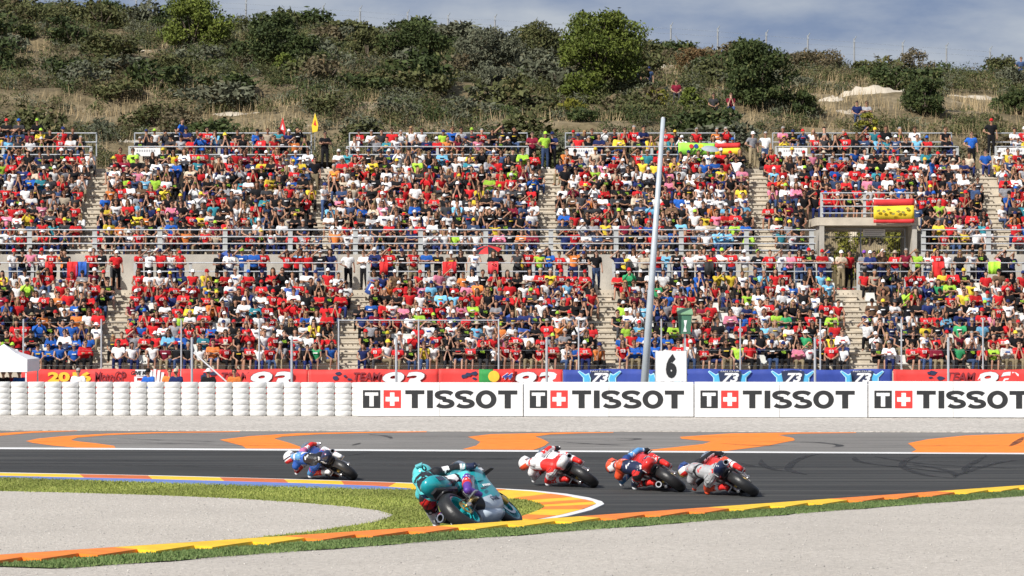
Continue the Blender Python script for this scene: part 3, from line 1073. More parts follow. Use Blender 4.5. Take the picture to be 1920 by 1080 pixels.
print_on('number', '44', 942, 961, 700, 710, M_BBLUE, r, off=0.165, shear=0.3, bold=0.03)

# ------------------------------------------------------------------ fences
def post(b, x, y, z0, z1, r, n=8):
    b.tube([(x, y, z0), (x, y, z1)], r, n)
sf = empty('stand_fence', (0, 0, 0))
tag(sf, 'thin grey wire fence in front of the lower grandstand seats', 'fence')
FD = 126.0
fp = [-110, 44, 190, 340, 486, 635, 785, 935, 1085, 1240, 1388, 1538, 1690, 1843, 1995]
for px in fp:
    b = MB()
    post(b, pxx(px, FD), FD, -0.1, pzz(598, FD), 0.032)
    b.build('post', M_STEEL, sf)
b = MB()
b.tube([(pxx(635, FD), FD, pzz(600.5, FD)), (pxx(935, FD), FD, pzz(600.5, FD))], 0.025, 6)
b.build('rail', M_STEEL, sf)
b = MB()
for z in (1.6, 2.2, 2.8, 3.3):
    b.tube([(pxx(-110, FD), FD, z), (pxx(1995, FD), FD, z)], 0.0035, 4)
b.build('wire', M_STEELD, sf)
CF = 116.5
names = {360: 'leftmost', 547: 'second from left', 743: 'third from left', 1025: 'fourth from left', 1528: 'second from right', 1778: 'rightmost'}
for px, w in names.items():
    r = empty('fence_pole', (pxx(px, CF), CF, -0.3))
    tag(r, f'slim grey steel pole behind the barrier, {w} of six', 'pole', 'steel poles behind the barrier')
    b = MB()
    b.tube([(0, 0, 0), (0, 0, pzz(634, CF) + 0.3)], 0.045, 10)
    b.build('shaft', M_STEEL, r)
    b = MB()
    b.tube([(0, 0, pzz(634, CF) + 0.3), (0, 0, pzz(634, CF) + 0.33)], [0.055, 0.03], 10)
    b.build('cap', M_STEELD, r)
    if px == 360:
        b = MB()
        b.tube([(0.06, 0, pzz(661, CF) + 0.3), (pxx(432, CF) - pxx(360, CF), 0, pzz(722, CF) + 0.3)], 0.028, 8)
        b.build('guy_brace', M_CLOTHW, r)

# tall leaning pole
pt, pb = P(1243.5, 222, 115.6), P(1208.5, 716, 115.6)
dirn = (pb - pt)
base = pt + dirn * ((pt.z + 0.3) / (pt.z - pb.z))
r = empty('floodlight_pole', base)
tag(r, 'tall tapering grey steel pole leaning right beside the number 6 sign', 'pole')
b = MB()
b.tube([(0, 0, 0), tuple((pt - base) * 0.5), tuple(pt - base)], [0.150, 0.115, 0.075], 16)
b.build('shaft', mat('pale_grey_paint', (0.44, 0.49, 0.53), 0.45, metal=0.1, var=0.1, scale=3), r, True)
b = MB()
q = pt - base
b.tube([tuple(q), tuple(q + Vector((0.003, 0, 0.05)))], [0.08, 0.05], 12)
b.build('cap', M_STEEL, r)
b = MB()
b.tube([(0, 0, 0), (0.005, 0, 0.05)], 0.26, 12)
b.build('base_plate', M_STEELD, r)

# number 6 sign
r = empty('number_sign', (pxx(1258.5, 115), 115, -0.3))
tag(r, 'square white corner sign with black number 6', 'sign')
hw_ = (pxx(1287, 115) - pxx(1230, 115)) / 2
z0, z1 = pzz(715.5, 115) + .3, pzz(658, 115) + .3
b = MB(); b.box((-hw_, -.02, z0), (hw_, .02, z1)); b.build('panel', M_BOARD, r)
for s in (-1, 1):
    b = MB(); b.box((s * hw_ - .03, .021, 0), (s * hw_ + .03, .08, z1)); b.build('post', M_STEEL, r)
text_on_wall('number', '6', 0.0, -0.028, (z0 + z1) / 2 + 0.01, 1.0, M_BLACK, r, h=0.88, w=0.39, bold=0.07)
# green box on a post
r = empty('marshal_box', (pxx(1284, 117), 117, -0.3))
tag(r, 'green box with sloping lid on a post above the number 6 sign', 'box')
M_GRBOX = mat('green_paint', (0.06, 0.17, 0.11), 0.5, var=0.15)
M_GRBOXL = mat('pale_green_paint', (0.20, 0.36, 0.20), 0.5, var=0.1)
b = MB(); b.box((-.04, -.04, 0), (.04, .04, pzz(626, 117) + .3)); b.build('post', M_STEEL, r)
z0, z1 = pzz(626, 117) + .3, pzz(590, 117) + .3
b = MB()
b.add([(-.2, -.2, z0), (.2, -.2, z0), (.2, .2, z0), (-.2, .2, z0), (-.25, -.22, z1), (.25, -.22, z1), (.25, .22, z1 + .12), (-.25, .22, z1 + .12)], [(0, 3, 2, 1), (4, 5, 6, 7), (0, 1, 5, 4), (1, 2, 6, 5), (2, 3, 7, 6), (3, 0, 4, 7)])
b.build('body', M_GRBOX, r)
b = MB()
b.add([(-.28, -.26, z1 + .004), (.28, -.26, z1 + .004), (.28, .26, z1 + .2), (-.28, .26, z1 + .2), (-.28, -.26, z1 + .05), (.28, -.26, z1 + .05), (.28, .26, z1 + .245), (-.28, .26, z1 + .245)], [(0, 3, 2, 1), (4, 5, 6, 7), (0, 1, 5, 4), (1, 2, 6, 5), (2, 3, 7, 6), (3, 0, 4, 7)])
b.build('lid', M_GRBOXL, r)
b = MB(); b.prism([(-.07, z0 + .08), (.06, z0 + .08), (.02, z0 + .25), (.07, z0 + .5), (-.05, z0 + .5), (-.02, z0 + .3)], -.2235, -.222); b.build('worn_sticker', M_CLOTHW, r)

# white tent
r = empty('canopy_tent', (-19.05, 120, -0.3))
tag(r, 'white pop-up canopy tent at the left edge behind the tyre wall', 'tent')
h, k_, e, v0, a = 1.5, 1.1, 1.95 + .3, 1.48 + .3, 2.50 + .3
M_TENT = mat('tent_fabric', (0.80, 0.80, 0.82), 0.7, var=0.03, scale=2)
b = MB()
v = [(-k_, -h, e), (k_, -h, e), (k_, h, e), (-k_, h, e)]
for u in (0.5, 0.85):
    zz = e + (a - e) * (u ** 1.35)
    v += [(-k_ * (1 - u), -h * (1 - u), zz), (k_ * (1 - u), -h * (1 - u), zz), (k_ * (1 - u), h * (1 - u), zz), (-k_ * (1 - u), h * (1 - u), zz)]
v.append((0, 0, a))
f = []
for L_ in (0, 4):
    for i in range(4):
        j = (i + 1) % 4
        f.append((L_ + i, L_ + j, L_ + 4 + j, L_ + 4 + i))
for i in range(4):
    f.append((8 + i, 8 + (i + 1) % 4, 12))
b.add(v, f)
b.build('roof', M_TENT, r)
for (p, q) in (((-k_, -h), (k_, -h)), ((k_, -h), (k_, h)), ((k_, h), (-k_, h)), ((-k_, h), (-k_, -h))):
    b = MB()
    d = Vector((q[0] - p[0], q[1] - p[1])).normalized()
    n_ = Vector((d.y, -d.x)) * 0.012
    lo = [(p[0], p[1]), (q[0], q[1]), (q[0] + n_.x, q[1] + n_.y), (p[0] + n_.x, p[1] + n_.y)]
    b.slab(lo, v0, e - 0.002)
    b.build('valance', M_TENT, r)
for sx in (-1, 1):
    for sy in (-1, 1):
        b = MB(); b.box((sx * (k_ - .05) - .025, sy * (h - .05) - .025, 0), (sx * (k_ - .05) + .025, sy * (h - .05) + .025, e)); b.build('leg', M_CLOTHW, r)

# ================================================================== GRANDSTAND
M_CONC = mat('concrete', (0.52, 0.46, 0.37), 0.9, var=0.24, scale=1.6, detail=9, bump=0.25, bscale=12)
M_CONCD = mat('grey_concrete', (0.44, 0.41, 0.36), 0.9, var=0.22, scale=1.3, detail=9, bump=0.25, bscale=12)
M_HOLE = mat('dark_hole', (0.22, 0.19, 0.15), 0.9)
XW = 27.0
L_D0, L_Z0, RD, RH = 127.0, 1.25, 0.80, 0.42
WALK_D, WALK_Z = L_D0 + 8 * RD, L_Z0 + 8 * RH + 0.02     # 133.4, 4.63
U_D0, U_Z0 = 136.7, 6.0
TOP_D = U_D0 + 10 * RD                                    # 144.7
TOP_Z = U_Z0 + 10 * RH
A_LOW = [-16.25, -6.55, 3.7, 13.9]
A_UP = [-18.3, -8.45, 1.45, 10.95, 20.9]
AW = 0.44                                                 # half width of a stairway
TUN = (13.3, 17.05)                                       # the passage through the upper tier
gs = empty('grandstand', (0, L_D0, -0.1))
tag(gs, 'concrete two-tier terraced grandstand packed with spectators', 'grandstand')
gs.location = (0, 0, 0)
def slab(name, x0, x1, d0, d1, z0, z1, m=M_CONC, parent=gs):
    b = MB()
    if name in ('terrace_row', 'stair_step'):
        b.box((x0, d0, z0), (x1, d1, z1 - .065))
        b.box((x0, d0 - .05, z1 - .0645), (x1, d1 - .001, z1))
    else:
        b.box((x0, d0, z0), (x1, d1, z1))
    return b.build(name, m, parent)
slab('front_wall', -XW, XW, L_D0 - 0.12, L_D0 - 0.002, -0.3, L_Z0 + 0.1)
for i in range(8):
    slab('terrace_row', -XW, XW, L_D0 + i * RD, L_D0 + (i + 1) * RD - (0.0 if i < 7 else 0.003), L_Z0 + i * RH - 0.44, L_Z0 + i * RH)
slab('walkway', -XW, XW, WALK_D, U_D0 - 0.32, WALK_Z - 0.45, WALK_Z)
slab('parapet', -XW, TUN[0] - 0.3, U_D0 - 0.32, U_D0 - 0.003, WALK_Z - 0.3, 6.17, M_CONCD)
slab('parapet', TUN[1] + 0.3, XW, U_D0 - 0.32, U_D0 - 0.003, WALK_Z - 0.3, 6.17, M_CONCD)
for i in range(10):
    d0, z = U_D0 + i * RD, U_Z0 + i * RH
    d1 = d0 + RD
    if i < 4:
        slab('terrace_row', -XW, TUN[0] - 0.35, d0, d1, z - 0.44, z)
        slab('terrace_row', TUN[1] + 0.35, XW, d0, d1, z - 0.44, z)
    else:
        slab('terrace_row', -XW, XW, d0, d1, z - 0.44, z)
slab('top_walkway', -XW, XW, TOP_D, TOP_D + 3.2, TOP_Z - 0.4, TOP_Z)
tp = empty('passage_mouth', (0, 0, 0)); tp.parent = gs
slab('side_wall', TUN[0] - 0.2, TUN[0], U_D0 - 0.42, U_D0 + 3.6, WALK_Z - 0.3, 7.40, M_CONCD, tp)
slab('side_wall', TUN[1], TUN[1] + 0.2, U_D0 - 0.42, U_D0 + 3.6, WALK_Z - 0.3, 7.40, M_CONCD, tp)
slab('lintel', TUN[0] - 0.34, TUN[1] + 0.34, U_D0 - 0.45, U_D0 + 3.9, 7.403, 7.74, M_CONC, tp)
slab('floor', TUN[0] - 0.0, TUN[1] + 0.0, U_D0 - 0.318, U_D0 + 12, WALK_Z - 0.2, WALK_Z - 0.003, M_CONC, tp)
# stairways
def stairway(x, d0, z0, n, up):
    s = empty('stairway', (0, 0, 0)); s.parent = gs
    for i in range(n):
        d, z = d0 + i * RD, z0 + (i - 1) * RH
        if i == 0 and up:
            continue
        slab('stair_step', x - AW, x + AW, d - 0.36, d - 0.053, z + 0.003, z + RH / 2, M_CONC, s)
    b = MB()
    for i in range(n):
        d, z = d0 + i * RD, z0 + i * RH
        for k in range(5):
            xx_ = x - AW + 0.15 + k * 0.2
            b.tube([(xx_, d - 0.006, z - 0.14), (xx_, d + 0.01, z - 0.14)], 0.03, 8)
    o = b.build('vent_holes', M_HOLE, s)
    o['kind'] = 'stuff'
for x in A_LOW: stairway(x, L_D0, L_Z0, 9, False)
for x in A_UP: stairway(x, U_D0, U_Z0, 11, True)

# railings: posts and rails as pieces
def railing(name, label, x0, x1, D, z, h, n_rails, spacing, group, postw=0.10, x_first=None, cat='railing', lowest=0.0, thick=0.028):
    r = empty(name, (0, 0, 0))
    tag(r, label, cat, group)
    xs_ = []
    x = x_first if x_first is not None else x0
    while x <= x1 + 0.01:
        if x >= x0 - 0.01: xs_.append(x)
        x += spacing
    for x in xs_:
        b = MB(); b.box((x - postw / 2, D - 0.035, z), (x + postw / 2, D + 0.035, z + h)); b.build('post', M_STEELD if postw < 0.08 else mat('pale_post', (0.42, 0.43, 0.42), 0.7, var=0.1), r)
    for k in range(n_rails):
        zz = z + h - k * (h - lowest) / max(1, n_rails - 0.35) - 0.02
        b = MB(); b.tube([(x0, D - 0.06, zz), (x1, D - 0.06, zz)], thick, 6); b.build('rail', M_STEEL, r)
    return r
G_ = 'grandstand railings'
railing('railing', 'long four-bar railing on the upper tier wall, left of the passage', -XW, TUN[0] - 0.35, U_D0 - 0.2, 6.17, 1.07, 4, 2.78, G_, 0.2, -17.8 - 2.78 * 3)
railing('railing', 'four-bar railing on the upper tier wall, right of the passage', TUN[1] + 0.4, XW, U_D0 - 0.2, 6.17, 1.07, 4, 2.78, G_, 0.2, TUN[1] + 0.5)
railing('railing', 'railing on top of the passage lintel with hanging flag', TUN[0] - 0.1, TUN[1] + 0.1, U_D0 - 0.3, 7.76, 1.05, 4, 1.83, G_, 0.12)
edges = [-XW] + A_LOW + [XW]
bl = ['leftmost', 'second from left', 'middle', 'second from right', 'rightmost']
for k in range(5):
    a, c = edges[k] + (AW if k else 0), edges[k + 1] - (AW if k < 4 else 0)
    railing('railing', f'walkway railing behind the lower seats, {bl[k]} of five', a + 0.1, c - 0.1, WALK_D + 0.06, WALK_Z, 1.15, 3, 2.3, G_, 0.13, None, 'railing', 0.2, 0.025)
edges = A_UP
M_SIGNW = mat('white_sign', (0.78, 0.78, 0.78), 0.5, var=0.04)
PLAT = []
up_edges = [-XW] + A_UP[:-1] + [A_UP[-1]] + [XW]
ubl = ['leftmost', 'second from left', 'third from left', 'third from right', 'second from right', 'rightmost']
for k in range(len(up_edges) - 1):
    a = up_edges[k] + (1.0 if k else 0)
    c = up_edges[k + 1] - (0.75 if k < len(up_edges) - 2 else 0)
    if c - a < 2: continue
    PLAT.append((a, c))
    z1, z2 = TOP_Z + 0.28, TOP_Z + 0.66
    slab('upper_platform', a, c, TOP_D + 0.05, TOP_D + 0.9, TOP_Z + 0.003, z1)
    slab('upper_platform', a, c, TOP_D + 0.903, TOP_D + 1.9, TOP_Z + 0.003, z2)
    railing('railing', f'low railing in front of the top platform, {ubl[k]} block', a, c, TOP_D + 0.03, TOP_Z, 1.02, 2, (c - a) / 2, G_, 0.12, None, 'railing', 0.42)
    railing('railing', f'railing behind the top platform seats, {ubl[k]} block', a, c, TOP_D + 1.95, TOP_Z + 0.66, 1.08, 2, (c - a) / 3, G_, 0.05, None, 'railing', 0.4)
    if k in (1, 3, 4, 5):
        s = empty('sector_sign', (a + 0.75, TOP_D - 0.06, TOP_Z + 0.58))
        tag(s, f'small white sector sign on the top railing, {ubl[k]} block', 'sign', 'sector signs')
        b = MB(); b.box((-.65, -.015, -.01), (.65, .015, .36)); b.build('panel', M_SIGNW, s)
        b = MB()
        for q in range(8):
            b.box((-.42 + q * .11, -.019, .18), (-.36 + q * .11, -.0155, .28))
        o = b.build('worn_marks', mat('faded_print', (0.35, 0.35, 0.36), 0.6), s); o['kind'] = 'stuff'
# gate in the passage
r = empty('passage_gate', (0, 0, 0))
tag(r, 'wire mesh gate closing the passage through the upper tier', 'gate')
GD = U_D0 + 1.2
xm = (TUN[0] + TUN[1]) / 2 - 0.15
for x in (TUN[0] + 0.12, xm, TUN[1] - 0.12):
    b = MB(); b.box((x - .035, GD - .03, WALK_Z), (x + .035, GD + .03, 7.34)); b.build('post', M_STEELD, r)
for z in (WALK_Z + .15, 6.95, 7.3):
    b = MB(); b.tube([(TUN[0] + .12, GD - .04, z), (TUN[1] - .12, GD - .04, z)], .025, 6); b.build('rail', M_STEELD, r)
b = MB()
x = TUN[0] + 0.2
while x < TUN[1] - 0.15:
    b.tube([(x, GD, WALK_Z), (x, GD, 7.34)], .006, 4)
    x += 0.09
o = b.build('wire_mesh', M_STEELD, r); o['kind'] = 'stuff'
b = MB(); b.box((xm + .1, GD - .09, 6.99), (xm + 1.05, GD - .07, 7.28)); sg = b.build('notice', M_SIGNW, r)
b = MB()
for q in range(3):
    b.box((xm + .16, GD - .095, 7.05 + q * .075), (xm + .98 - .1 * (q == 0), GD - .0905, 7.08 + q * .075))
o = b.build('print_lines', mat('faded_print', (0.35, 0.35, 0.36), 0.6), sg); o['kind'] = 'stuff'

# flags on the railings
def flag3(name, label, x0, x1, z0, z1, D, cols, parts, group=None, marks=False, cat='flag'):
    r = empty(name, (0, 0, 0))
    tag(r, label, cat, group)
    zt = z1
    tot = sum(p for _, p in cols)
    for q, (m, p) in enumerate(cols):
        zb = zt - (z1 - z0) * p / tot
        o = cloth(parts[q], x0, x1, zb + 0.003, zt, D, m, r, off=0.05)
        zt = zb
    if marks:
        for q in range(7):
            a = x0 + (x1 - x0) * (0.12 + 0.12 * q)
            zc = z0 + (z1 - z0) * random.uniform(.38, .62)
            b = MB()
            b.prism([(a + .1 * math.cos(t) * random.uniform(.6, 1.2), zc + .07 * math.sin(t) * random.uniform(.6, 1.2)) for t in [k * 1.047 for k in range(6)]][::-1], D - 0.16, D - 0.15)
            b.build('drawn_mark', mat('faded_black_marks', (0.30, 0.26, 0.06), 0.7), r)
    return r
M_FRED = mat('flag_red', (0.62, 0.03, 0.03), 0.7, var=0.1)
M_FYEL = mat('flag_yellow', (0.85, 0.60, 0.03), 0.7, var=0.1)
flag3('hanging_flag', 'large red and yellow flag hung on the passage railing', 15.38, 17.1, 7.5, 8.52, U_D0 - 0.60, [(M_FRED, 1), (M_FYEL, 2), (M_FRED, .55)], ['red_stripe', 'yellow_stripe', 'red_stripe'], marks=True)
flag3('hanging_flag', 'red and yellow flag draped on the top railing beside stairs', pxx(1341, 144.6), pxx(1388, 144.6), pzz(290, 144.6), pzz(268, 144.6), TOP_D - 0.08, [(M_FRED, 1), (M_FYEL, 1.3)], ['red_stripe', 'yellow_stripe'])
M_NEON = mat('neon_green_cloth', (0.35, 0.80, 0.08), 0.7, var=0.1)
r = flag3('hanging_banner', 'neon green fan banner draped on the top railing', pxx(1272, 144.6), pxx(1340, 144.6), pzz(290, 144.6), pzz(268, 144.6), TOP_D - 0.08, [(M_NEON, 1)], ['cloth'], cat='banner')
for q, c in enumerate((M_FRED, M_BBLUE, M_FYEL)):
    b = MB(); b.lathe([(0, 0), (.1, 0), (.1, .012), (0, .012)], 12, (pxx(1296 + 9 * q, 144.6), TOP_D - .2, pzz(274, 144.6))); b.build('round_mark', c, r)
for q in range(4):
    b = MB(); x = pxx(1290 + 7 * q, 144.6); b.prism([(x, pzz(288, 144.6)), (x + .05, pzz(288, 144.6)), (x + .2, pzz(280, 144.6)), (x + .14, pzz(280, 144.6))][::-1], TOP_D - .2, TOP_D - .19); b.build('painted_stroke', M_BLACK, r)
M_GREYC = mat('grey_umbrella_cloth', (0.34, 0.38, 0.42), 0.6)
def umbrella(label, c, rad, m1, m2, tilt=(0.2, 0.1)):
    r = empty('umbrella', c)
    tag(r, label, 'umbrella')
    r.rotation_euler = (tilt[0], tilt[1], 0)
    for k in range(8):
        b = MB()
        a0, a1 = k * math.pi / 4, (k + 1) * math.pi / 4
        rows = [(0, 0.32), (.35, .29), (.7, .2), (1.0, .03)]
        v = []
        for (u, h) in rows:
            for a in (a0, (a0 + a1) / 2, a1):
                q = u * rad * (0.95 if a == (a0 + a1) / 2 and u == 1 else 1)
                v.append((q * math.cos(a), q * math.sin(a), h * rad))
        b.add(v, [(3 * i + j, 3 * i + j + 1, 3 * i + j + 4, 3 * i + j + 3) for i in range(3) for j in range(2)])
        b.build('panel', m1 if k % 2 else m2, r, True)
    b = MB(); b.tube([(0, 0, -.75), (0, 0, .36 * rad)], .012, 6); b.build('shaft', M_STEELD, r)
    return r
umbrella('red and black umbrella held up on the middle walkway', P(915, 470, 134.6), 0.58, M_FRED, M_BLACK, (0.30, -0.1))
umbrella('grey umbrella in front of the neon green banner', P(1332, 280, 143.4), 0.42, M_GREYC, M_GREYC, (0.35, 0.1))
M_FBLUE = mat('flag_blue', (0.03, 0.08, 0.32), 0.7)
for (px, py, D, w, h, tl, lab) in ((700, 541, 132.9, .42, .5, .5, 'blue and white flag held by a fan left of the second stairs foot of walkway'), (955, 603, 130.0, .46, .42, -.5, 'blue and white flag held in the middle block, above the red banners'), (1038, 587, 130.8, .5, .5, .3, 'blue and white flag held high in the middle block'), (980, 632, 128.9, .4, .55, .2, 'blue and white flag hanging low in the middle block'), (425, 487, 134.0, .45, .55, -.4, 'blue and white flag draped over the walkway railing, left block'), (545, 553, 131.9, .5, .4, .2, 'blue and white flag held up in the second block')):
    r = empty('fan_flag', P(px, py, D))
    tag(r, lab, 'flag', 'blue and white fan flags')
    r.rotation_euler = (0, tl, 0)
    w *= .62; h *= .62
    wv2 = lambda x, z: .05 * math.sin(x * 14 + z * 5) + .03 * math.sin(z * 9)
    cloth('cloth', -w, w, -h, h, 0, M_FBLUE, r, step=.05, wv=wv2)
    cloth('white_band', -w * .6, w * .2, -h * .5, h * .5, 0, M_CLOTHW, r, off=0.02, step=.05, wv=wv2)
# pennants above the crowd, left
for (px, py, c1, lab) in ((590, 232, M_FYEL, 'yellow pennant flag raised above the top railing'), (529, 240, M_FRED, 'small red and white pennant above the top railing')):
    b0 = P(px, py, 146.3)
    r = empty('pennant', b0)
    tag(r, lab, 'flag')
    b = MB(); b.tube([(0, 0, -1.2), (0.02, 0, .5)], .012, 6); b.build('stick', M_STEELD, r)
    b = MB(); b.prism([(0.02, .5), (-.14, -.1), (-.1, -.4), (.12, -.35), (.16, -.05)][::-1], -.03, -.014); b.build('cloth', c1, r)
    b = MB(); b.prism([(0.02, .2), (-.06, -.05), (.08, -.1)][::-1], -.04, -.031); b.build('emblem', M_FRED if c1 is M_FYEL else M_CLOTHW, r)
# cool box on the stairs
r = empty('cool_box', (A_UP[2] - .25, U_D0 + 9 * RD - .1, U_Z0 + 8 * RH + .01))
r.location = (A_UP[2] - .45, U_D0 + 8.4 * RD, U_Z0 + 8 * RH + .005)
tag(r, 'pale blue cool box with white lid on the upper stairs', 'cool box')
b = MB(); b.box((-.2, -.15, 0), (.2, .15, .3)); b.build('body', mat('pale_blue_plastic', (0.30, 0.46, 0.62), 0.5), r)
b = MB(); b.box((-.215, -.165, .302), (.215, .165, .38)); b.build('lid', M_BOARD, r)
b = MB(); b.tube([(-.2, -.17, .2), (-.2, -.2, .42), (.2, -.2, .42), (.2, -.17, .2)], .012, 6); b.build('handle', M_BOARD, r)

# jackets and cloths hung over the walkway railing
jk = [(70, 'grey'), (92, 'red'), (22, 'teal'), (136, 'red'), (153, 'blue'), (303, 'sky'), (560, 'navy'), (720, 'red'), (838, 'red'), (850, 'red2'), (925, 'redc'), (905, 'navy'), (1000, 'white'), (1865, 'lime'), (1180, 'black'), (1330, 'black'), (1760, 'red'), (640, 'white')]
jc = {'grey': (.30, .31, .33), 'red': (.62, .02, .02), 'teal': (.03, .22, .25), 'blue': (.02, .10, .42), 'sky': (.10, .35, .65), 'navy': (.02, .03, .10), 'red2': (.55, .02, .03), 'redc': (.70, .05, .06), 'white': (.7, .7, .7), 'lime': (.40, .75, .05), 'black': (.02, .02, .02)}
for q, (px, c) in enumerate(sorted(jk)):
    D = WALK_D - .06
    x = pxx(px, D)
    if min(abs(x - a_) for a_ in A_LOW) < .9: continue
    if c in ('sky', 'navy', 'white', 'teal', 'grey'): continue
    r = empty('hanging_jacket', (x, D, WALK_Z + 1.15))
    tag(r, f'{c.rstrip("2c") if c != "black" else c} cloth hung over the walkway railing, {["first", "second", "third", "fourth", "fifth", "sixth", "seventh", "eighth", "ninth", "tenth", "eleventh", "twelfth", "thirteenth", "fourteenth", "fifteenth", "sixteenth", "seventeenth", "eighteenth"][q]} from left', 'jacket', 'cloths on the walkway railing')
    w = random.uniform(.14, .26); h = random.uniform(.4, .75)
    wv3 = lambda x, z: .035 * math.sin(x * 22 + z * 3) + .02 * math.sin(x * 41 - z * 7)
    cloth('front', -w, w * .9, -h, .015, 0, mat('jacket_' + c, jc[c], .8, var=.15, scale=6, bump=.3, bscale=8), r, th=.03, step=.035, off=.02, wv=wv3)
    cloth('fold', -w * .9, w * .8, -h * .45, .03, 0, mat('jacket_' + c, jc[c], .8), r, th=.02, step=.035, off=-.12, wv=wv3)

# ================================================================== PEOPLE IN THE STANDS
M_CLO = mat('clothing', (1, 1, 1), 0.85, src='object', var=0.28, scale=11, bump=0.4, bscale=14, spec=0.15)
M_SKIN = mat('skin', (1, 1, 1), 0.6, src='object', var=0.06, scale=8)
M_HAIR = mat('hair', (1, 1, 1), 0.7, src='object', var=0.2, scale=20, spec=0.15)
M_GLASS = mat('sunglasses_eye_shade', (0.015, 0.015, 0.016), 0.3)
PAL = {'red': (.52, .020, .024), 'white': (.76, .76, .76), 'black': (.010, .010, .012), 'blue': (.02, .10, .40), 'navy': (.018, .028, .11), 'yellow': (.70, .52, .05), 'lime': (.36, .60, .06),
       'grey': (.28, .28, .30), 'pink': (.68, .22, .32), 'orange': (.66, .20, .05), 'green': (.04, .30, .12), 'sky blue': (.18, .46, .68), 'maroon': (.20, .015, .035), 'brown': (.15, .09, .055), 'teal': (.04, .24, .30),
       'beige': (.50, .42, .32), 'purple': (.18, .06, .32), 'denim': (.045, .075, .16), 'khaki': (.26, .21, .13), 'dark grey': (.045, .045, .05)}
SKINS = [(.42, .23, .15), (.36, .19, .12), (.46, .26, .18), (.28, .14, .09), (.39, .21, .13)]
HAIRS = {'dark brown': (.025, .015, .01), 'black': (.012, .010, .010), 'brown': (.07, .04, .02), 'fair': (.28, .18, .08), 'grey': (.30, .29, .28)}

def head_on(b, c, s=1.0):
    """skull, jaw, nose, ears"""
    c = Vector(c)
    b.ball(c + Vector((0, 0.005, .02)) * s, (.078 * s, .098 * s, .105 * s), 12, 8)
    b.ball(c + Vector((0, -.022, -.045)) * s, (.062 * s, .07 * s, .075 * s), 10, 7)
    b.ball(c + Vector((0, -.098, -.005)) * s, (.018 * s, .022 * s, .026 * s), 6, 5)
    for q in (-1, 1):
        b.ball(c + Vector((q * .08, .01, 0)) * s, (.018 * s, .026 * s, .034 * s), 6, 5)
def limb(b, pts, rs, n=10):
    for i in range(len(pts) - 1):
        b.capsule(pts[i], pts[i + 1], rs[i], rs[i + 1], n)
def hand_on(b, p, d):
    p, d = Vector(p), Vector(d).normalized()
    b.capsule(p, p + d * .075, .038, .032, 8)
    b.capsule(p + d * .08, p + d * .15, .030, .018, 8)
    s = d.cross(Vector((0, 0, 1)))
    s = s.normalized() if s.length > .1 else Vector((1, 0, 0))
    b.capsule(p + s * .03, p + s * .055 + d * .06, .014, .011, 6)
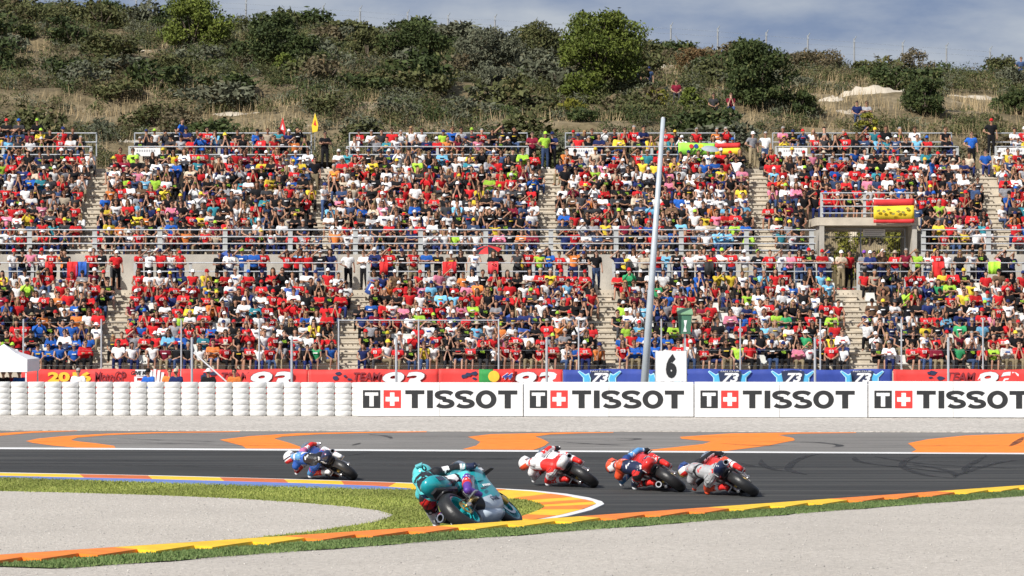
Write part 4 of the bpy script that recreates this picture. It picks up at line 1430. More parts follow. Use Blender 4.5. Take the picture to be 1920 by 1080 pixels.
def make_template(kind, arms, lean=0.0, sleeves='short', legs='long', torso=1.0):
    sit = kind == 'sit'
    hz = 0.50 if sit else 0.92
    T = {}
    off = hz - 0.50
    ch = lambda z: z + off
    hips = [Vector((s * .095, 0, hz)) for s in (-1, 1)]
    if sit:
        knees = [Vector((s * (.13 + .02 * s), -.43, .53)) for s in (-1, 1)]
        ank = [Vector((s * .13, -.40 - .03 * s, .10)) for s in (-1, 1)]
    else:
        knees = [Vector((s * .11, -.03 - .02 * s, .49)) for s in (-1, 1)]
        ank = [Vector((s * .125, .02, .08)) for s in (-1, 1)]
    toes = [a + Vector((.02 * s, -.17, -.045)) for a, s in zip(ank, (-1, 1))]
    waist = Vector((0, .01 - lean * .35, ch(.68)))
    chest = Vector((0, -.01 - lean * .8, ch(.86)))
    sh = [Vector((s * .188, -lean, ch(.945))) for s in (-1, 1)]
    neck = Vector((0, -.015 - lean * 1.1, ch(1.0)))
    head = Vector((0, -.045 - lean * 1.35, ch(1.165)))
    A = []
    for q, s in enumerate((-1, 1)):
        S = sh[q]
        a = arms[q] if isinstance(arms, (list, tuple)) else arms
        if a == 'lap': e, h = S + Vector((s * .075, -.06, -.25)), Vector((s * .09, -.30 - lean, ch(.60)))
        elif a == 'cross': e, h = S + Vector((s * .08, -.10, -.24)), Vector((-s * .09, -.24 - lean, ch(.77)))
        elif a == 'chin': e, h = Vector((s * .15, -.36 - lean * .4, ch(.62))), Vector((s * .035, head.y - .09, ch(1.02)))
        elif a == 'visor': e, h = S + Vector((s * .17, -.12, .06)), head + Vector((s * .09, -.10, .07))
        elif a == 'phone': e, h = S + Vector((s * .05, -.2, -.14)), Vector((s * .05, -.42 - lean, ch(1.06)))
        elif a == 'up': e, h = S + Vector((s * .14, -.04, .20)), S + Vector((s * .08, -.06, .45))
        elif a == 'knee': e, h = S + Vector((s * .06, -.15, -.24)), Vector((s * .12, -.42, ch(.60)))
        elif a == 'rail': e, h = S + Vector((s * .09, -.08, -.25)), Vector((s * .10, -.36 - lean, ch(.70)))
        elif a == 'hip': e, h = S + Vector((s * .17, .06, -.24)), Vector((s * .17, -.05, ch(.62)))
        else: e, h = S + Vector((s * .06, .02, -.28)), S + Vector((s * .07, -.08, -.53))
        A.append((S, e, h))
    # body: one skin over everything
    b = MB()
    head_on(b, head)
    b.capsule(neck - Vector((0, 0, .05)), head - Vector((0, -.01, .07)), .052, .05, 8)
    b.tube([waist - Vector((0, 0, .16)), waist, chest, neck - Vector((0, 0, .03))], [.12, .115, .135, .07], 12, (1, 0, 0), True, [.08, .08, .095, .05])
    for (S, e, h) in A:
        limb(b, [S, e, h], [.048, .040, .031], 8)
        hand_on(b, h, (h - e))
    for H, K, a, t in zip(hips, knees, ank, toes):
        limb(b, [H, K, a], [.072, .052, .038], 8)
        b.capsule(a, t, .04, .035, 8)
    T['body'] = remesh(b, .026, 2, 330, 'body')
    # shirt
    b = MB()
    w = torso
    b.tube([waist - Vector((0, -.0, .19)), waist - Vector((0, 0, .10)), waist, chest, chest + Vector((0, 0, .07)), neck - Vector((0, 0, .012))], [.158 * w, .168 * w, .160 * w, .182, .170, .062], 14, (1, 0, 0), True, [.11 * w, .118 * w, .112 * w, .12, .105, .058])
    for (S, e, h) in A:
        b.capsule(S + (Vector((0, S.y, S.z)) - S) * .3, S, .075, .070, 10)
        if sleeves == 'long':
            limb(b, [S, e, e + (h - e) * .92], [.066, .055, .046], 9)
        elif sleeves == 'short':
            b.capsule(S, S + (e - S) * .52, .066, .062, 9)
        else:
            b.capsule(S, S + (e - S) * .06, .058, .05, 9)
    T['shirt'] = remesh(b, .030, 2, 205, 'shirt')
    # trousers
    b = MB()
    b.tube([Vector((0, .02, hz - .09)), Vector((0, .02, hz - .02)), waist - Vector((0, 0, .11))], [.13, .165, .155], 12, (1, 0, 0), True, [.10, .125, .11])
    for H, K, a in zip(hips, knees, ank):
        if legs == 'long':
            limb(b, [H, K, a + Vector((0, 0, .02))], [.095, .072, .058], 9)
        else:
            b.capsule(H, H + (K - H) * .82, .098, .084, 9)
    T['trousers'] = remesh(b, .032, 2, 150, 'trousers')
    b = MB()
    for a, t in zip(ank, toes):
        b.capsule(a + Vector((0, .02, -.02)), t, .05, .046, 8, (1, 0, 0), .9)
    T['shoes'] = b.mesh('shoes', [], True)
    # headgear, all about the head centre
    b = MB()
    v, f = [], []
    for i, (th, rr) in enumerate(((0, 0), (30, 1), (60, 1), (88, 1), (104, 1))):
        for j in range(12):
            a = 2 * math.pi * j / 12
            v.append(head + Vector((.088 * math.sin(R(th)) * math.cos(a), .008 + .108 * math.sin(R(th)) * math.sin(a), .028 + .112 * math.cos(R(th)))))
    f = [(i * 12 + j, i * 12 + (j + 1) % 12, (i + 1) * 12 + (j + 1) % 12, (i + 1) * 12 + j) for i in range(4) for j in range(12)]
    b.add(v, f)
    z = head.z + .03
    pe = [(-.07, -.085), (-.075, -.135), (-.045, -.178), (0, -.188), (.045, -.178), (.075, -.135), (.07, -.085)]
    v = [(head.x + x, head.y + y, z + (.012 if abs(y) < .1 else -.004)) for x, y in pe] + [(head.x + x, head.y + y, z - .012 + (.012 if abs(y) < .1 else -.004)) for x, y in pe]
    b.add(v, [tuple(range(6, -1, -1)), tuple(range(7, 14))] + [(i, i + 1, i + 8, i + 7) for i in range(6)])
    T['cap'] = b.mesh('cap', [], True)
    b = MB()
    v = []
    for th in (0, 35, 70, 100):
        for j in range(12):
            a = 2 * math.pi * j / 12
            lift = .04 if (math.sin(a) < -.3 and th > 80) else 0
            v.append(head + Vector((.090 * math.sin(R(th)) * math.cos(a), .014 + .110 * math.sin(R(th)) * math.sin(a) * (.86 if math.sin(a) < -.3 else 1), .034 + lift + .108 * math.cos(R(th)))))
    b.add(v, [(i * 12 + j, i * 12 + (j + 1) % 12, (i + 1) * 12 + (j + 1) % 12, (i + 1) * 12 + j) for i in range(3) for j in range(12)])
    T['hair'] = b.mesh('hair', [], True)
    b = MB()
    b.add(v, [(i * 12 + j, i * 12 + (j + 1) % 12, (i + 1) * 12 + (j + 1) % 12, (i + 1) * 12 + j) for i in range(3) for j in range(12)])
    b.capsule(head + Vector((0, .055, .02)), head + Vector((0, .07, -.2)), .075, .06, 10, (1, 0, 0), .6)
    for s in (-1, 1):
        b.capsule(head + Vector((s * .072, .02, .03)), head + Vector((s * .085, .01, -.2)), .028, .03, 7)
    T['long_hair'] = b.mesh('long_hair', [], True)
    b = MB()
    b.ball(head + Vector((0, .008, .05)), (.092, .112, .10), 12, 6)
    v = []
    for rr, zz in ((.085, .055), (.175, .035), (.175, .025), (.085, .045)):
        for j in range(14):
            a = 2 * math.pi * j / 14
            v.append(head + Vector((rr * math.cos(a), .008 + rr * math.sin(a) * 1.1, zz)))
    b.add(v, [(i * 14 + j, i * 14 + (j + 1) % 14, ((i + 1) % 4) * 14 + (j + 1) % 14, ((i + 1) % 4) * 14 + j) for i in range(4) for j in range(14)])
    T['hat'] = b.mesh('hat', [], True)
    b = MB()
    for s in (-1, 1):
        b.box((head.x + s * .034 - .027, head.y - .108, head.z + .004), (head.x + s * .034 + .027, head.y - .096, head.z + .034))
    b.box((head.x - .08, head.y - .098, head.z + .022), (head.x + .08, head.y - .088, head.z + .03))
    T['sunglasses_eye_shade'] = b.mesh('sunglasses_eye_shade', [], False)  # dark lenses that also paint in the shadow round the eyes
    # chest print: block digits on the front of the shirt
    cy = chest.y - .125
    def digits(segs):
        b = MB()
        for x0, z0, x1, z1 in segs:
            b.box((x0, cy - .012, chest.z - .06 + z0), (x1, cy + .01, chest.z - .06 + z1))
        return b
    nine = [(-.085, .09, -.01, .11), (-.085, .045, -.01, .062), (-.085, .062, -.065, .09), (-.03, 0, -.01, .09), (-.085, 0, -.03, .018)]
    three = [(.012, .09, .085, .11), (.02, .045, .065, .062), (.065, 0, .085, .09), (.012, 0, .065, .018)]
    T['print_93'] = digits(nine + three).mesh('shirt_print', [])
    four = [(-.085, .05, -.065, .11), (-.085, .04, -.01, .058), (-.032, 0, -.012, .11)]
    six = [(.012, .0, .03, .11), (.03, .092, .085, .11), (.03, 0, .085, .018), (.03, .045, .085, .062), (.067, .018, .085, .045)]
    T['print_46'] = digits(four + six).mesh('shirt_print', [])
    T['print_band'] = digits([(-.09, .03, .09, .075)]).mesh('shirt_print', [])
    return T
SIT = [make_template('sit', 'lap', .02, 'short', 'long'),
       make_template('sit', 'cross', .0, 'short', 'shorts', 1.1),
       make_template('sit', 'chin', .16, 'short', 'long'),
       make_template('sit', ('visor', 'lap'), .03, 'short', 'long'),
       make_template('sit', 'knee', .12, 'none', 'shorts', .92),
       make_template('sit', 'phone', .05, 'long', 'long'),
       make_template('sit', 'lap', .05, 'none', 'long', .9),
       make_template('sit', 'cross', .06, 'long', 'long', 1.12)]
STAND = [make_template('stand', 'rail', .06, 'short', 'long'),
         make_template('stand', 'cross', .0, 'short', 'long', 1.08),
         make_template('stand', ('visor', 'rail'), .03, 'short', 'shorts'),
         make_template('stand', ('hip', 'down'), .0, 'short', 'long'),
         make_template('stand', 'rail', .08, 'none', 'shorts', .92)]
SLOT_MAT = {'body': M_SKIN, 'shirt': M_CLO, 'trousers': M_CLO, 'shoes': M_CLO, 'cap': M_CLO, 'hat': M_CLO, 'hair': M_HAIR, 'long_hair': M_HAIR, 'sunglasses_eye_shade': M_GLASS, 'print_93': M_CLO, 'print_46': M_CLO, 'print_band': M_CLO}
for T in SIT + STAND:
    for k_, me in T.items():
        me.materials.clear()
        me.materials.append(SLOT_MAT[k_])
ARR = {}
def arrays(me):
    if me.name not in ARR:
        me.calc_loop_triangles()
        co = np.empty(len(me.vertices) * 3, np.float32)
        me.vertices.foreach_get('co', co)
        tr = np.empty(len(me.loop_triangles) * 3, np.int32)
        me.loop_triangles.foreach_get('vertices', tr)
        ARR[me.name] = (co.reshape(-1, 3), tr.reshape(-1, 3))
    return ARR[me.name]
PX_LO = [(['red'], .43), (['blue'], .06), (['white'], .13), (['black'], .18), (['navy'], .05), (['grey', 'maroon', 'pink', 'dark grey'], .08), (['yellow', 'orange', 'lime'], .06), (['sky blue', 'teal', 'green'], .02)]
PX_MID = [(['red'], .36), (['blue', 'sky blue'], .05), (['white'], .17), (['black'], .22), (['navy'], .07), (['grey', 'maroon', 'pink', 'dark grey', 'brown'], .10), (['yellow', 'orange', 'lime'], .07)]
PX_RIGHT = [(['red'], .20), (['blue', 'sky blue'], .06), (['white'], .21), (['black'], .26), (['navy'], .08), (['grey', 'maroon', 'pink', 'dark grey', 'brown', 'beige'], .13), (['yellow', 'yellow', 'lime', 'green'], .10)]
PX_UP = [(['red'], .20), (['blue', 'sky blue', 'blue', 'teal'], .07), (['white'], .22), (['black', 'black', 'black', 'dark grey'], .32), (['navy', 'denim'], .07), (['grey', 'maroon', 'pink', 'beige', 'brown', 'grey', 'beige'], .10), (['yellow', 'lime', 'orange', 'pink', 'yellow'], .07)]
rp = random.Random(11)
def pick(pal):
    u = rp.random() * sum(w for _, w in pal)
    for names, w in pal:
        u -= w
        if u <= 0:
            return rp.choice(names)
    return pal[0][0][0]
def jit(c, a=.28):
    k = 1 + rp.uniform(-a, a)
    return tuple(max(.004, min(.85, q * k)) for q in c)
def outfit(x, tier, blue_bias=False):
    if tier == 'up': pal = PX_UP
    elif x < -6: pal = PX_LO
    elif x < 4.5: pal = PX_MID
    else: pal = PX_RIGHT
    sh = pick(pal)
    if blue_bias and rp.random() < .45: sh = 'blue'
    o = {'shirt': sh}
    o['trousers'] = rp.choice(['denim', 'navy', 'navy', 'black', 'dark grey', 'denim', 'khaki', 'black', 'black'])
    u = rp.random()
    if u < .40:
        o['head'] = 'cap'
        o['headcol'] = rp.choice(['red', 'red', 'white', 'black', 'white', 'navy', 'blue'] if sh == 'red' else ['red', 'white', 'black', 'lime', 'yellow', 'navy', 'black', 'white', 'dark grey', 'red', 'black', 'navy', 'white'])
    elif u < .44:
        o['head'] = 'hat'
        o['headcol'] = rp.choice(['white', 'beige', 'khaki'])
    elif u < .82:
        o['head'] = 'hair'
        o['headcol'] = rp.choice(['dark brown', 'black', 'dark brown', 'brown', 'grey'])
    else:
        o['head'] = 'long_hair'
        o['headcol'] = rp.choice(['dark brown', 'black', 'brown', 'fair'])
    o['glasses'] = rp.random() < .65
    o['print'] = None
    v = rp.random()
    if sh == 'red' and v < .62: o['print'] = ('print_93', 'white')
    elif sh in ('yellow', 'lime', 'black', 'navy') and v < .25: o['print'] = ('print_46', 'lime' if sh in ('black', 'navy') else 'black')
    elif v < .5: o['print'] = ('print_band', rp.choice(['white', 'white', 'white', 'black', 'yellow', 'red']) if sh not in ('white', 'beige') else rp.choice(['black', 'red', 'navy', 'blue', 'grey']))
    return o
def col_of(o, slot):
    if slot == 'body': return rp.choice(SKINS)
    if slot == 'shirt': return jit(PAL[o['shirt']])
    if slot == 'trousers': return jit(PAL[o['trousers']])
    if slot == 'shoes': return rp.choice([(.04, .04, .04), (.6, .6, .6), (.10, .08, .06), (.3, .05, .05)])
    if slot in ('cap', 'hat'): return jit(PAL[o['headcol']])
    if slot in ('hair', 'long_hair'): return jit(HAIRS[o['headcol']])
    return (0, 0, 0)
def slots_of(o):
    s = ['body', 'shirt', 'trousers', 'shoes', o['head']]
    if o['glasses']: s.append('sunglasses_eye_shade')
    return s
def head_words(o):
    c = o['headcol']
    if o['head'] in ('cap', 'hat'): return f'{c} {o["head"]}'
    return {'hair': f'short {c} hair', 'long_hair': f'long {c} hair'}[o['head']]
N_PEOPLE = [0]
def place_person(T, o, x, y, z, yaw, sc, label, group):
    """one spectator: the body with clothing as its parts"""
    root = link('person', T['body'])
    root.location = (x, y, z)
    root.rotation_euler = (0, 0, yaw)
    root.scale = (sc, sc, sc)
    root.color = (*col_of(o, 'body'), 1)
    tag(root, label, 'person', group)
    for s in slots_of(o)[1:]:
        c = link(s, T[s], root)
        c.color = (*col_of(o, s), 1)
    if o['print']:
        c = link('shirt_print', T[o['print'][0]], root)
        c.color = (*PAL[o['print'][1]], 1)
    N_PEOPLE[0] += 1
    return root
CV, CF_, CC, c_off = [], [], [], [0]
def crowd_person(T, o, x, y, z, yaw, sc):
    ca, sa = math.cos(yaw) * sc, math.sin(yaw) * sc
    items = [(s, col_of(o, s) if s != 'sunglasses_eye_shade' else (.012, .012, .013)) for s in slots_of(o) if s != 'shoes']
    if o['print']: items.append((o['print'][0], PAL[o['print'][1]]))
    for s, c in items:
        v, f = arrays(T[s])
        w = np.empty_like(v)
        w[:, 0] = v[:, 0] * ca - v[:, 1] * sa + x
        w[:, 1] = v[:, 0] * sa + v[:, 1] * ca + y
        w[:, 2] = v[:, 2] * sc + z
        CV.append(w)
        CF_.append(f + c_off[0])
        CC.append(np.tile(np.array(c, np.float32), (len(v), 1)))
        c_off[0] += len(v)
# plastic seats
seat = MB()
seat.box((-.21, -.20, .38), (.21, .2, .43))
seat_back = MB()
seat_back.add([(-.21, .16, .43), (.21, .16, .43), (.21, .2, .43), (-.21, .2, .43), (-.18, .22, .74), (.18, .22, .74), (.18, .25, .74), (-.18, .25, .74)], [(0, 3, 2, 1), (4, 5, 6, 7), (0, 1, 5, 4), (1, 2, 6, 5), (2, 3, 7, 6), (3, 0, 4, 7)])
seat_leg = MB(); seat_leg.box((-.05, -.05, 0), (.05, .1, .379))
M_SEAT = mat('white_seat_plastic', (0.62, 0.62, 0.58), 0.5, var=0.1)
SEAT_ME = [q.mesh('seat', M_SEAT) for q in (seat, seat_back, seat_leg)]
SV, SF, s_off = [], [], [0]
def near_aisle(x, aisles, w=.47):
    return any(abs(x - a) < w for a in aisles)
SITW = [0, 0, 0, 1, 1, 1, 2, 2, 3, 4, 4, 5, 6, 6, 7, 7]
ROWN = ['front', 'second', 'third', 'fourth', 'fifth', 'sixth', 'seventh', 'eighth']
STN = ['first', 'second', 'third', 'fourth']
def where(x, n_):
    """words for a seat: counted from the nearest stairway on its left"""
    left = [k for k, a in enumerate(A_LOW) if a < x]
    if left:
        return STN[left[-1]], 'right of'
    return STN[0], 'left of'
EMPTY = []
def fill_row(y, z, tier, row, aisles, x0=-23.5, x1=23.5, individual=False, skip=None, occ=.955):
    pitch = .465
    seats = []
    x = x0 + rp.uniform(0, .3)
    while x < x1:
        if not near_aisle(x, aisles) and not (skip and skip[0] < x < skip[1]):
            seats.append(x)
        x += pitch
    counts = {}
    order = seats if not individual else sorted(seats)
    # number the seats inside each block, from its stairway
    idx = {}
    for k in range(len(aisles) + 1):
        lo = aisles[k - 1] if k else -99
        hi = aisles[k] if k < len(aisles) else 99
        blk = [q for q in seats if lo < q < hi]
        if k == 0: blk = blk[::-1]
        for n_, q in enumerate(blk): idx[q] = n_
    for q in order:
        oc = occ
        if tier == 'low' and q > 4.5: oc = .90 if row < 4 else .93
        blue = tier == 'low' and ((row < 3 and -19.2 < q < -17.0) or (row < 2 and 4.2 < q < 6.0))
        xj, yj = q + rp.uniform(-.07, .07), y + rp.uniform(-.05, .05)
        if rp.random() > oc:
            EMPTY.append((q, y, z, tier, row, idx[q]))
            continue
        o = outfit(q, tier, blue)
        T = SIT[rp.choice(SITW)]
        yaw = rp.gauss(0.10, .22)
        sc = rp.uniform(.90, 1.07)
        if individual:
            st, side = where(q, 0)
            lab = f'seated person, {o["shirt"]} shirt, {head_words(o)}, {ROWN[row]} row, {ordn[idx[q]]} {side} {st} stairway'
            place_person(T, o, xj, yj, z, yaw, sc, lab, 'spectators in the lower grandstand rows')
        else:
            crowd_person(T, o, xj, yj, z, yaw, sc)
for i in range(8):
    fill_row(L_D0 + i * RD + .52, L_Z0 + i * RH, 'low', i, A_LOW, -20.9 if i < 2 else -23.5, 20.9 if i < 2 else 23.5, individual=i < 2)
for i in range(10):
    fill_row(U_D0 + i * RD + .52, U_Z0 + i * RH, 'up', i, A_UP, skip=(TUN[0] - .6, TUN[1] + .6) if i < 4 else None)
for (a, c) in PLAT:
    aa, cc = max(a, -23.8), min(c, 23.8)
    if cc - aa > 1:
        fill_row(TOP_D + .55, TOP_Z + .28, 'up', 10, [], aa + .3, cc - .2, occ=.8)
        fill_row(TOP_D + 1.45, TOP_Z + .66, 'up', 11, [], aa + .3, cc - .2, occ=.82)
# people standing along the walkway railing
x = -20.9
k = 0
cnt = {}
while x < 20.9:
    if not near_aisle(x, A_LOW, .7) and rp.random() < .93:
        o = outfit(x, 'low', -13 < x < -10)
        if rp.random() < .2: o['shirt'] = rp.choice(['white', 'black', 'red'])
        T = rp.choice(STAND)
        st, side = where(x, 0)
        cnt[(st, side)] = cnt.get((st, side), 0) + 1
        n_ = cnt[(st, side)] - 1
        ds = f'{ordn[n_]} {side} {st} stairway' if side == 'right of' else f'{ordn[n_]} from the left edge'
        place_person(T, o, x, WALK_D + .34 + rp.uniform(0, .25), WALK_Z + .005, rp.gauss(0, .25), rp.uniform(.94, 1.04), f'person at walkway railing, {o["shirt"]} shirt, {head_words(o)}, {ds}', 'people standing along the walkway')
        k += 1
    x += rp.choice([.40, .44, .48, .56])
# more people on the walkway behind those at the rail, and sitting on the stairs
x = -23
while x < 23:
    if not near_aisle(x, A_LOW, .35) and not (TUN[0] < x < TUN[1]) and rp.random() < .62:
        crowd_person(rp.choice(STAND), outfit(x, 'low'), x, WALK_D + rp.uniform(.95, 1.9), WALK_Z + .005, rp.gauss(0, .7), rp.uniform(.93, 1.04))
    x += rp.choice([.36, .44, .52])
for al, d0_, z0_, nr, pr_ in ((A_UP, U_D0, U_Z0, 10, .10), (A_LOW, L_D0, L_Z0, 8, .04)):
    for xa in al:
        for i in range(nr):
            for sd in (-1, 1):
                if rp.random() < pr_ * (1.5 if i < 5 else .7):
                    crowd_person(SIT[rp.choice(SITW)], outfit(xa, 'up'), xa + sd * rp.uniform(.22, .4), d0_ + i * RD + .52, z0_ + i * RH - .05, rp.gauss(0, .4), rp.uniform(.9, 1.02))
# people on the stairs, the top walkway and elsewhere: each one told apart by the photograph
def person_at(px, py, D, T, shirt, trousers, head, headcol, label, yaw=0.0, sc=1.0, dz=0.0):
    p = P(px, py, D)
    o = {'shirt': shirt, 'trousers': trousers, 'head': head, 'headcol': headcol, 'glasses': True, 'print': None}
    return place_person(T, o, p.x, p.y, p.z + dz, yaw, sc, label, None)
def person_on(x, y, z, T, shirt, trousers, head, headcol, label, yaw=0.0, sc=1.0, pr=None):
    o = {'shirt': shirt, 'trousers': trousers, 'head': head, 'headcol': headcol, 'glasses': True, 'print': pr}
    return place_person(T, o, x, y, z, yaw, sc, label, None)
ty = TOP_D + .35
person_on(pxx(1411, ty), ty, TOP_Z, STAND[3], 'grey', 'khaki', 'cap', 'white', 'standing person in grey shirt and tan trousers atop the upper stairs', .5)
person_on(pxx(1436, ty), ty + .2, TOP_Z, STAND[3], 'white', 'denim', 'hair', 'grey', 'standing person in white shirt and jeans atop the upper stairs')
person_on(pxx(1022, ty), ty, TOP_Z, STAND[3], 'lime', 'denim', 'cap', 'lime', 'standing person in lime shirt and jeans above the middle upper stairs', .4)
person_on(pxx(1036, ty), ty + .3, TOP_Z, STAND[1], 'navy', 'black', 'cap', 'navy', 'standing person in dark vest beside the lime-shirted one', -.2)
person_on(pxx(998, ty), ty + .1, TOP_Z, STAND[0], 'maroon', 'black', 'hair', 'black', 'standing person in maroon shirt left of the middle upper stairs')
person_on(pxx(609, ty), ty, TOP_Z, STAND[1], 'black', 'black', 'hair', 'black', 'standing person all in black above the second upper stairs', .3)
person_on(pxx(590, 143), 143, U_Z0 + 7 * RH, STAND[3], 'black', 'khaki', 'hair', 'black', 'standing person in black shirt and green trousers on the second upper stairs')
person_on(pxx(608, 140.5), 140.3, U_Z0 + 4 * RH, STAND[1], 'white', 'denim', 'cap', 'navy', 'person in white shirt walking on the second upper stairs', 1.0)
person_on(pxx(1822, ty), ty, TOP_Z, STAND[3], 'blue', 'black', 'hair', 'brown', 'standing person in bright blue shirt on the top walkway, right')
person_on(pxx(1744, 143), 142.6, U_Z0 + 7 * RH, STAND[2], 'blue', 'denim', 'hair', 'brown', 'bending person in blue shirt standing among upper seats, right', 1.2)
person_on(pxx(1859, 146.2), 146.2, TOP_Z + .66, STAND[3], 'black', 'black', 'cap', 'red', 'standing person in black polo and red cap on the top platform, right')
person_on(pxx(340, 146.2), 146.2, TOP_Z + .66, STAND[3], 'blue', 'denim', 'hair', 'brown', 'standing person in blue shirt walking along the top platform, left', 1.3)
person_on(pxx(35, 146.3), 146.3, TOP_Z + .66, STAND[1], 'dark grey', 'denim', 'cap', 'blue', 'standing person in dark grey shirt and blue cap, top left')
person_on(pxx(70, 146.3), 146.3, TOP_Z + .66, STAND[0], 'black', 'black', 'cap', 'lime', 'standing person in black jacket and lime cap, top left')
person_on(pxx(12, 146.3), 146.3, TOP_Z + .66, STAND[1], 'black', 'denim', 'cap', 'red', 'standing person in black top and red cap at the top left corner')
wy = WALK_D + .9
for px, sh, tr, hd, hc, T, lab in ((1552, 'white', 'denim', 'cap', 'blue', STAND[2], 'person in white shirt and blue cap at the left of the passage mouth'),
                                   (1577, 'beige', 'khaki', 'cap', 'white', STAND[1], 'person in pale shirt and white cap in front of the passage'),
                                   (1594, 'red', 'black', 'hair', 'black', STAND[3], 'person in red shirt and dark trousers in front of the passage'),
                                   (1621, 'grey', 'dark grey', 'cap', 'purple', STAND[1], 'person in grey shirt and purple cap in front of the passage'),
                                   (1657, 'black', 'black', 'hair', 'black', STAND[0], 'person in black and red shirt leaning on railing before the passage'),
                                   (217, 'red', 'black', 'cap', 'white', STAND[3], 'person in red shirt and white cap standing above the first stairs'),
                                   (652, 'white', 'black', 'hair', 'black', STAND[3], 'person in white top and black trousers left of second stairs top'),
                                   (682, 'white', 'black', 'hair', 'brown', STAND[1], 'person in white shirt and black trousers right of second stairs top'),
                                   (1118, 'black', 'denim', 'long_hair', 'black', STAND[3], 'person in black top and jeans beside the third stairs top')):
    person_on(pxx(px, wy), wy + rp.uniform(0, .5), WALK_Z + .004, T, sh, tr, hd, hc, lab, rp.uniform(-.5, .5), .98)
person_on(pxx(1638, 137.4), 137.25, WALK_Z + .004, STAND[3], 'black', 'black', 'hair', 'black', 'dark figure standing in the shade of the passage', .2)
# marshals and others behind the tyre wall
for px, D, sh, hd, hc, lab in ((147, 117, 'white', 'hair', 'grey', 'person in white shirt behind the tyre wall below the gold lettering'),
                               (279, 116.4, 'blue', 'cap', 'black', 'person in blue shirt and black cap behind the tyre wall'),
                               (331, 116.4, 'navy', 'cap', 'beige', 'person in navy shirt and pale cap behind the tyre wall'),
                               (318, 117.2, 'orange', 'hair', 'brown', 'person in orange vest half hidden behind the tyre wall'),
                               (391, 116.0, 'black', 'hat', 'white', 'person in black with white helmet behind the tyre wall'),
                               (440, 116.2, 'orange', 'hair', 'black', 'person in orange jacket behind the tyre wall at the pole brace'),
                               (7, 119.4, 'black', 'hair', 'black', 'person in black under the white tent, leftmost'),
                               (37, 119.8, 'blue', 'hair', 'brown', 'person in blue shirt under the white tent, right side'),
                               (20, 120.2, 'maroon', 'hair', 'black', 'person in dark red under the white tent, middle')):
    person_on(pxx(px, D), D, -.1, STAND[1], sh, 'dark grey', hd, hc, lab, rp.uniform(-.6, .6), 1.02 if px > 50 else .95)
# the rest of the crowd as one mass
o = link('crowd', np_mesh('crowd', np.concatenate(CV), np.concatenate(CF_), mat('crowd_clothing', (1, 1, 1), 0.8, src='attr', var=0.30, scale=11, bump=0.4, bscale=14, spec=0.15), np.concatenate(CC), True))
tag(o, 'dense mass of seated spectators filling the grandstand rows', 'crowd', kind='stuff')
# empty seats: those in the lower tier are things, all carry three parts
SN = 0
for (q, y, z, tier, row, n_) in EMPTY:
    if tier == 'low' and abs(q) < 21:
        st, side = where(q, 0)
        r = empty('stadium_seat', (q, y, z))
        tag(r, f'empty white plastic seat, {ROWN[row]} row, {ordn[n_]} seat {side} {st} stairway', 'seat', 'empty seats in the lower grandstand')
        for nm, me in zip(('seat_pan', 'backrest', 'pedestal'), SEAT_ME):
            link(nm, me, r)

# ================================================================== HILLSIDE
def vnoise(x, y, s=0):
    """smooth value noise on arrays"""
    x, y = np.asarray(x, float), np.asarray(y, float)
    xi, yi = np.floor(x), np.floor(y)
    u, v = x - xi, y - yi
    u, v = u * u * (3 - 2 * u), v * v * (3 - 2 * v)
    def h(a, b_):
        n = np.sin(a * 127.1 + b_ * 311.7 + s * 74.7) * 43758.5453
        return n - np.floor(n)
    return (h(xi, yi) * (1 - u) + h(xi + 1, yi) * u) * (1 - v) + (h(xi, yi + 1) * (1 - u) + h(xi + 1, yi + 1) * u) * v
def hz_(x, D):
    x, D = np.asarray(x, float), np.asarray(D, float)
    px = 960 + x / np.maximum(D, 1) * F
    crest = np.interp(px, [-1500, 0, 300, 600, 900, 1200, 1500, 1920, 3400], [25.5, 24.2, 22.9, 22.2, 21.3, 20.5, 19.8, 18.9, 17.5])
    s = np.clip((D - 149.5) / 70.0, 0, 1)
    prof = 10.0 + (crest - 10.0) * (0.25 * s + 0.75 * np.sin(s * math.pi / 2) ** 0.95)
    z = prof + (vnoise(x * .09, D * .13, 1) - .5) * 1.3 + (vnoise(x * .3, D * .35, 2) - .5) * .5
    # terraces cut into the slope
    ph = z / 1.7 + (vnoise(x * .05, D * .05, 3)) * 1.2
    fr = ph - np.floor(ph)
    z = z + (np.clip(fr * 2.2 - .6, 0, 1) - fr) * .8
    z = np.where(D > 219.5, z - (D - 219.5) * .12, z)
    # cutting behind the passage
    cx = np.clip(1 - np.maximum(np.abs(x - 17.0) - 5.0, 0) / 1.5, 0, 1)
    floor_ = 4.4 + np.clip(D - 156.5, 0, 99) * 1.15
    z = np.where(cx > 0, np.minimum(z, z * (1 - cx) + floor_ * cx), z)
    return z
def hzf(x, D):
    return float(hz_(np.array([x]), np.array([D]))[0])
gx = np.arange(-75, 75.1, .6)
gd = np.concatenate([np.arange(148.0, 224, .6), np.arange(225, 330, 4)])
GX, GD_ = np.meshgrid(gx, gd, indexing='ij')
Z = hz_(GX, GD_)
v = np.stack([GX, GD_, Z], 2).reshape(-1, 3)
n1, n2 = len(gx), len(gd)
i, j = np.meshgrid(np.arange(n1 - 1), np.arange(n2 - 1), indexing='ij')
a = (i * n2 + j).ravel()
f = np.stack([a, a + n2, a + n2 + 1, a + 1], 1)
M_HILL = ground_mat('dry_hillside', [(0.28, (0.09, 0.07, 0.036)), (0.48, (0.155, 0.122, 0.068)), (0.66, (0.25, 0.20, 0.125)), (0.82, (0.44, 0.37, 0.27))], 0.35, bump=0.8, bscale=3.0, rough=0.95, speck=(5, 0.2), big=(0.08, 0.15))
o = link('hill', np_mesh('hill', v, f, M_HILL, None, True))
struct(o)
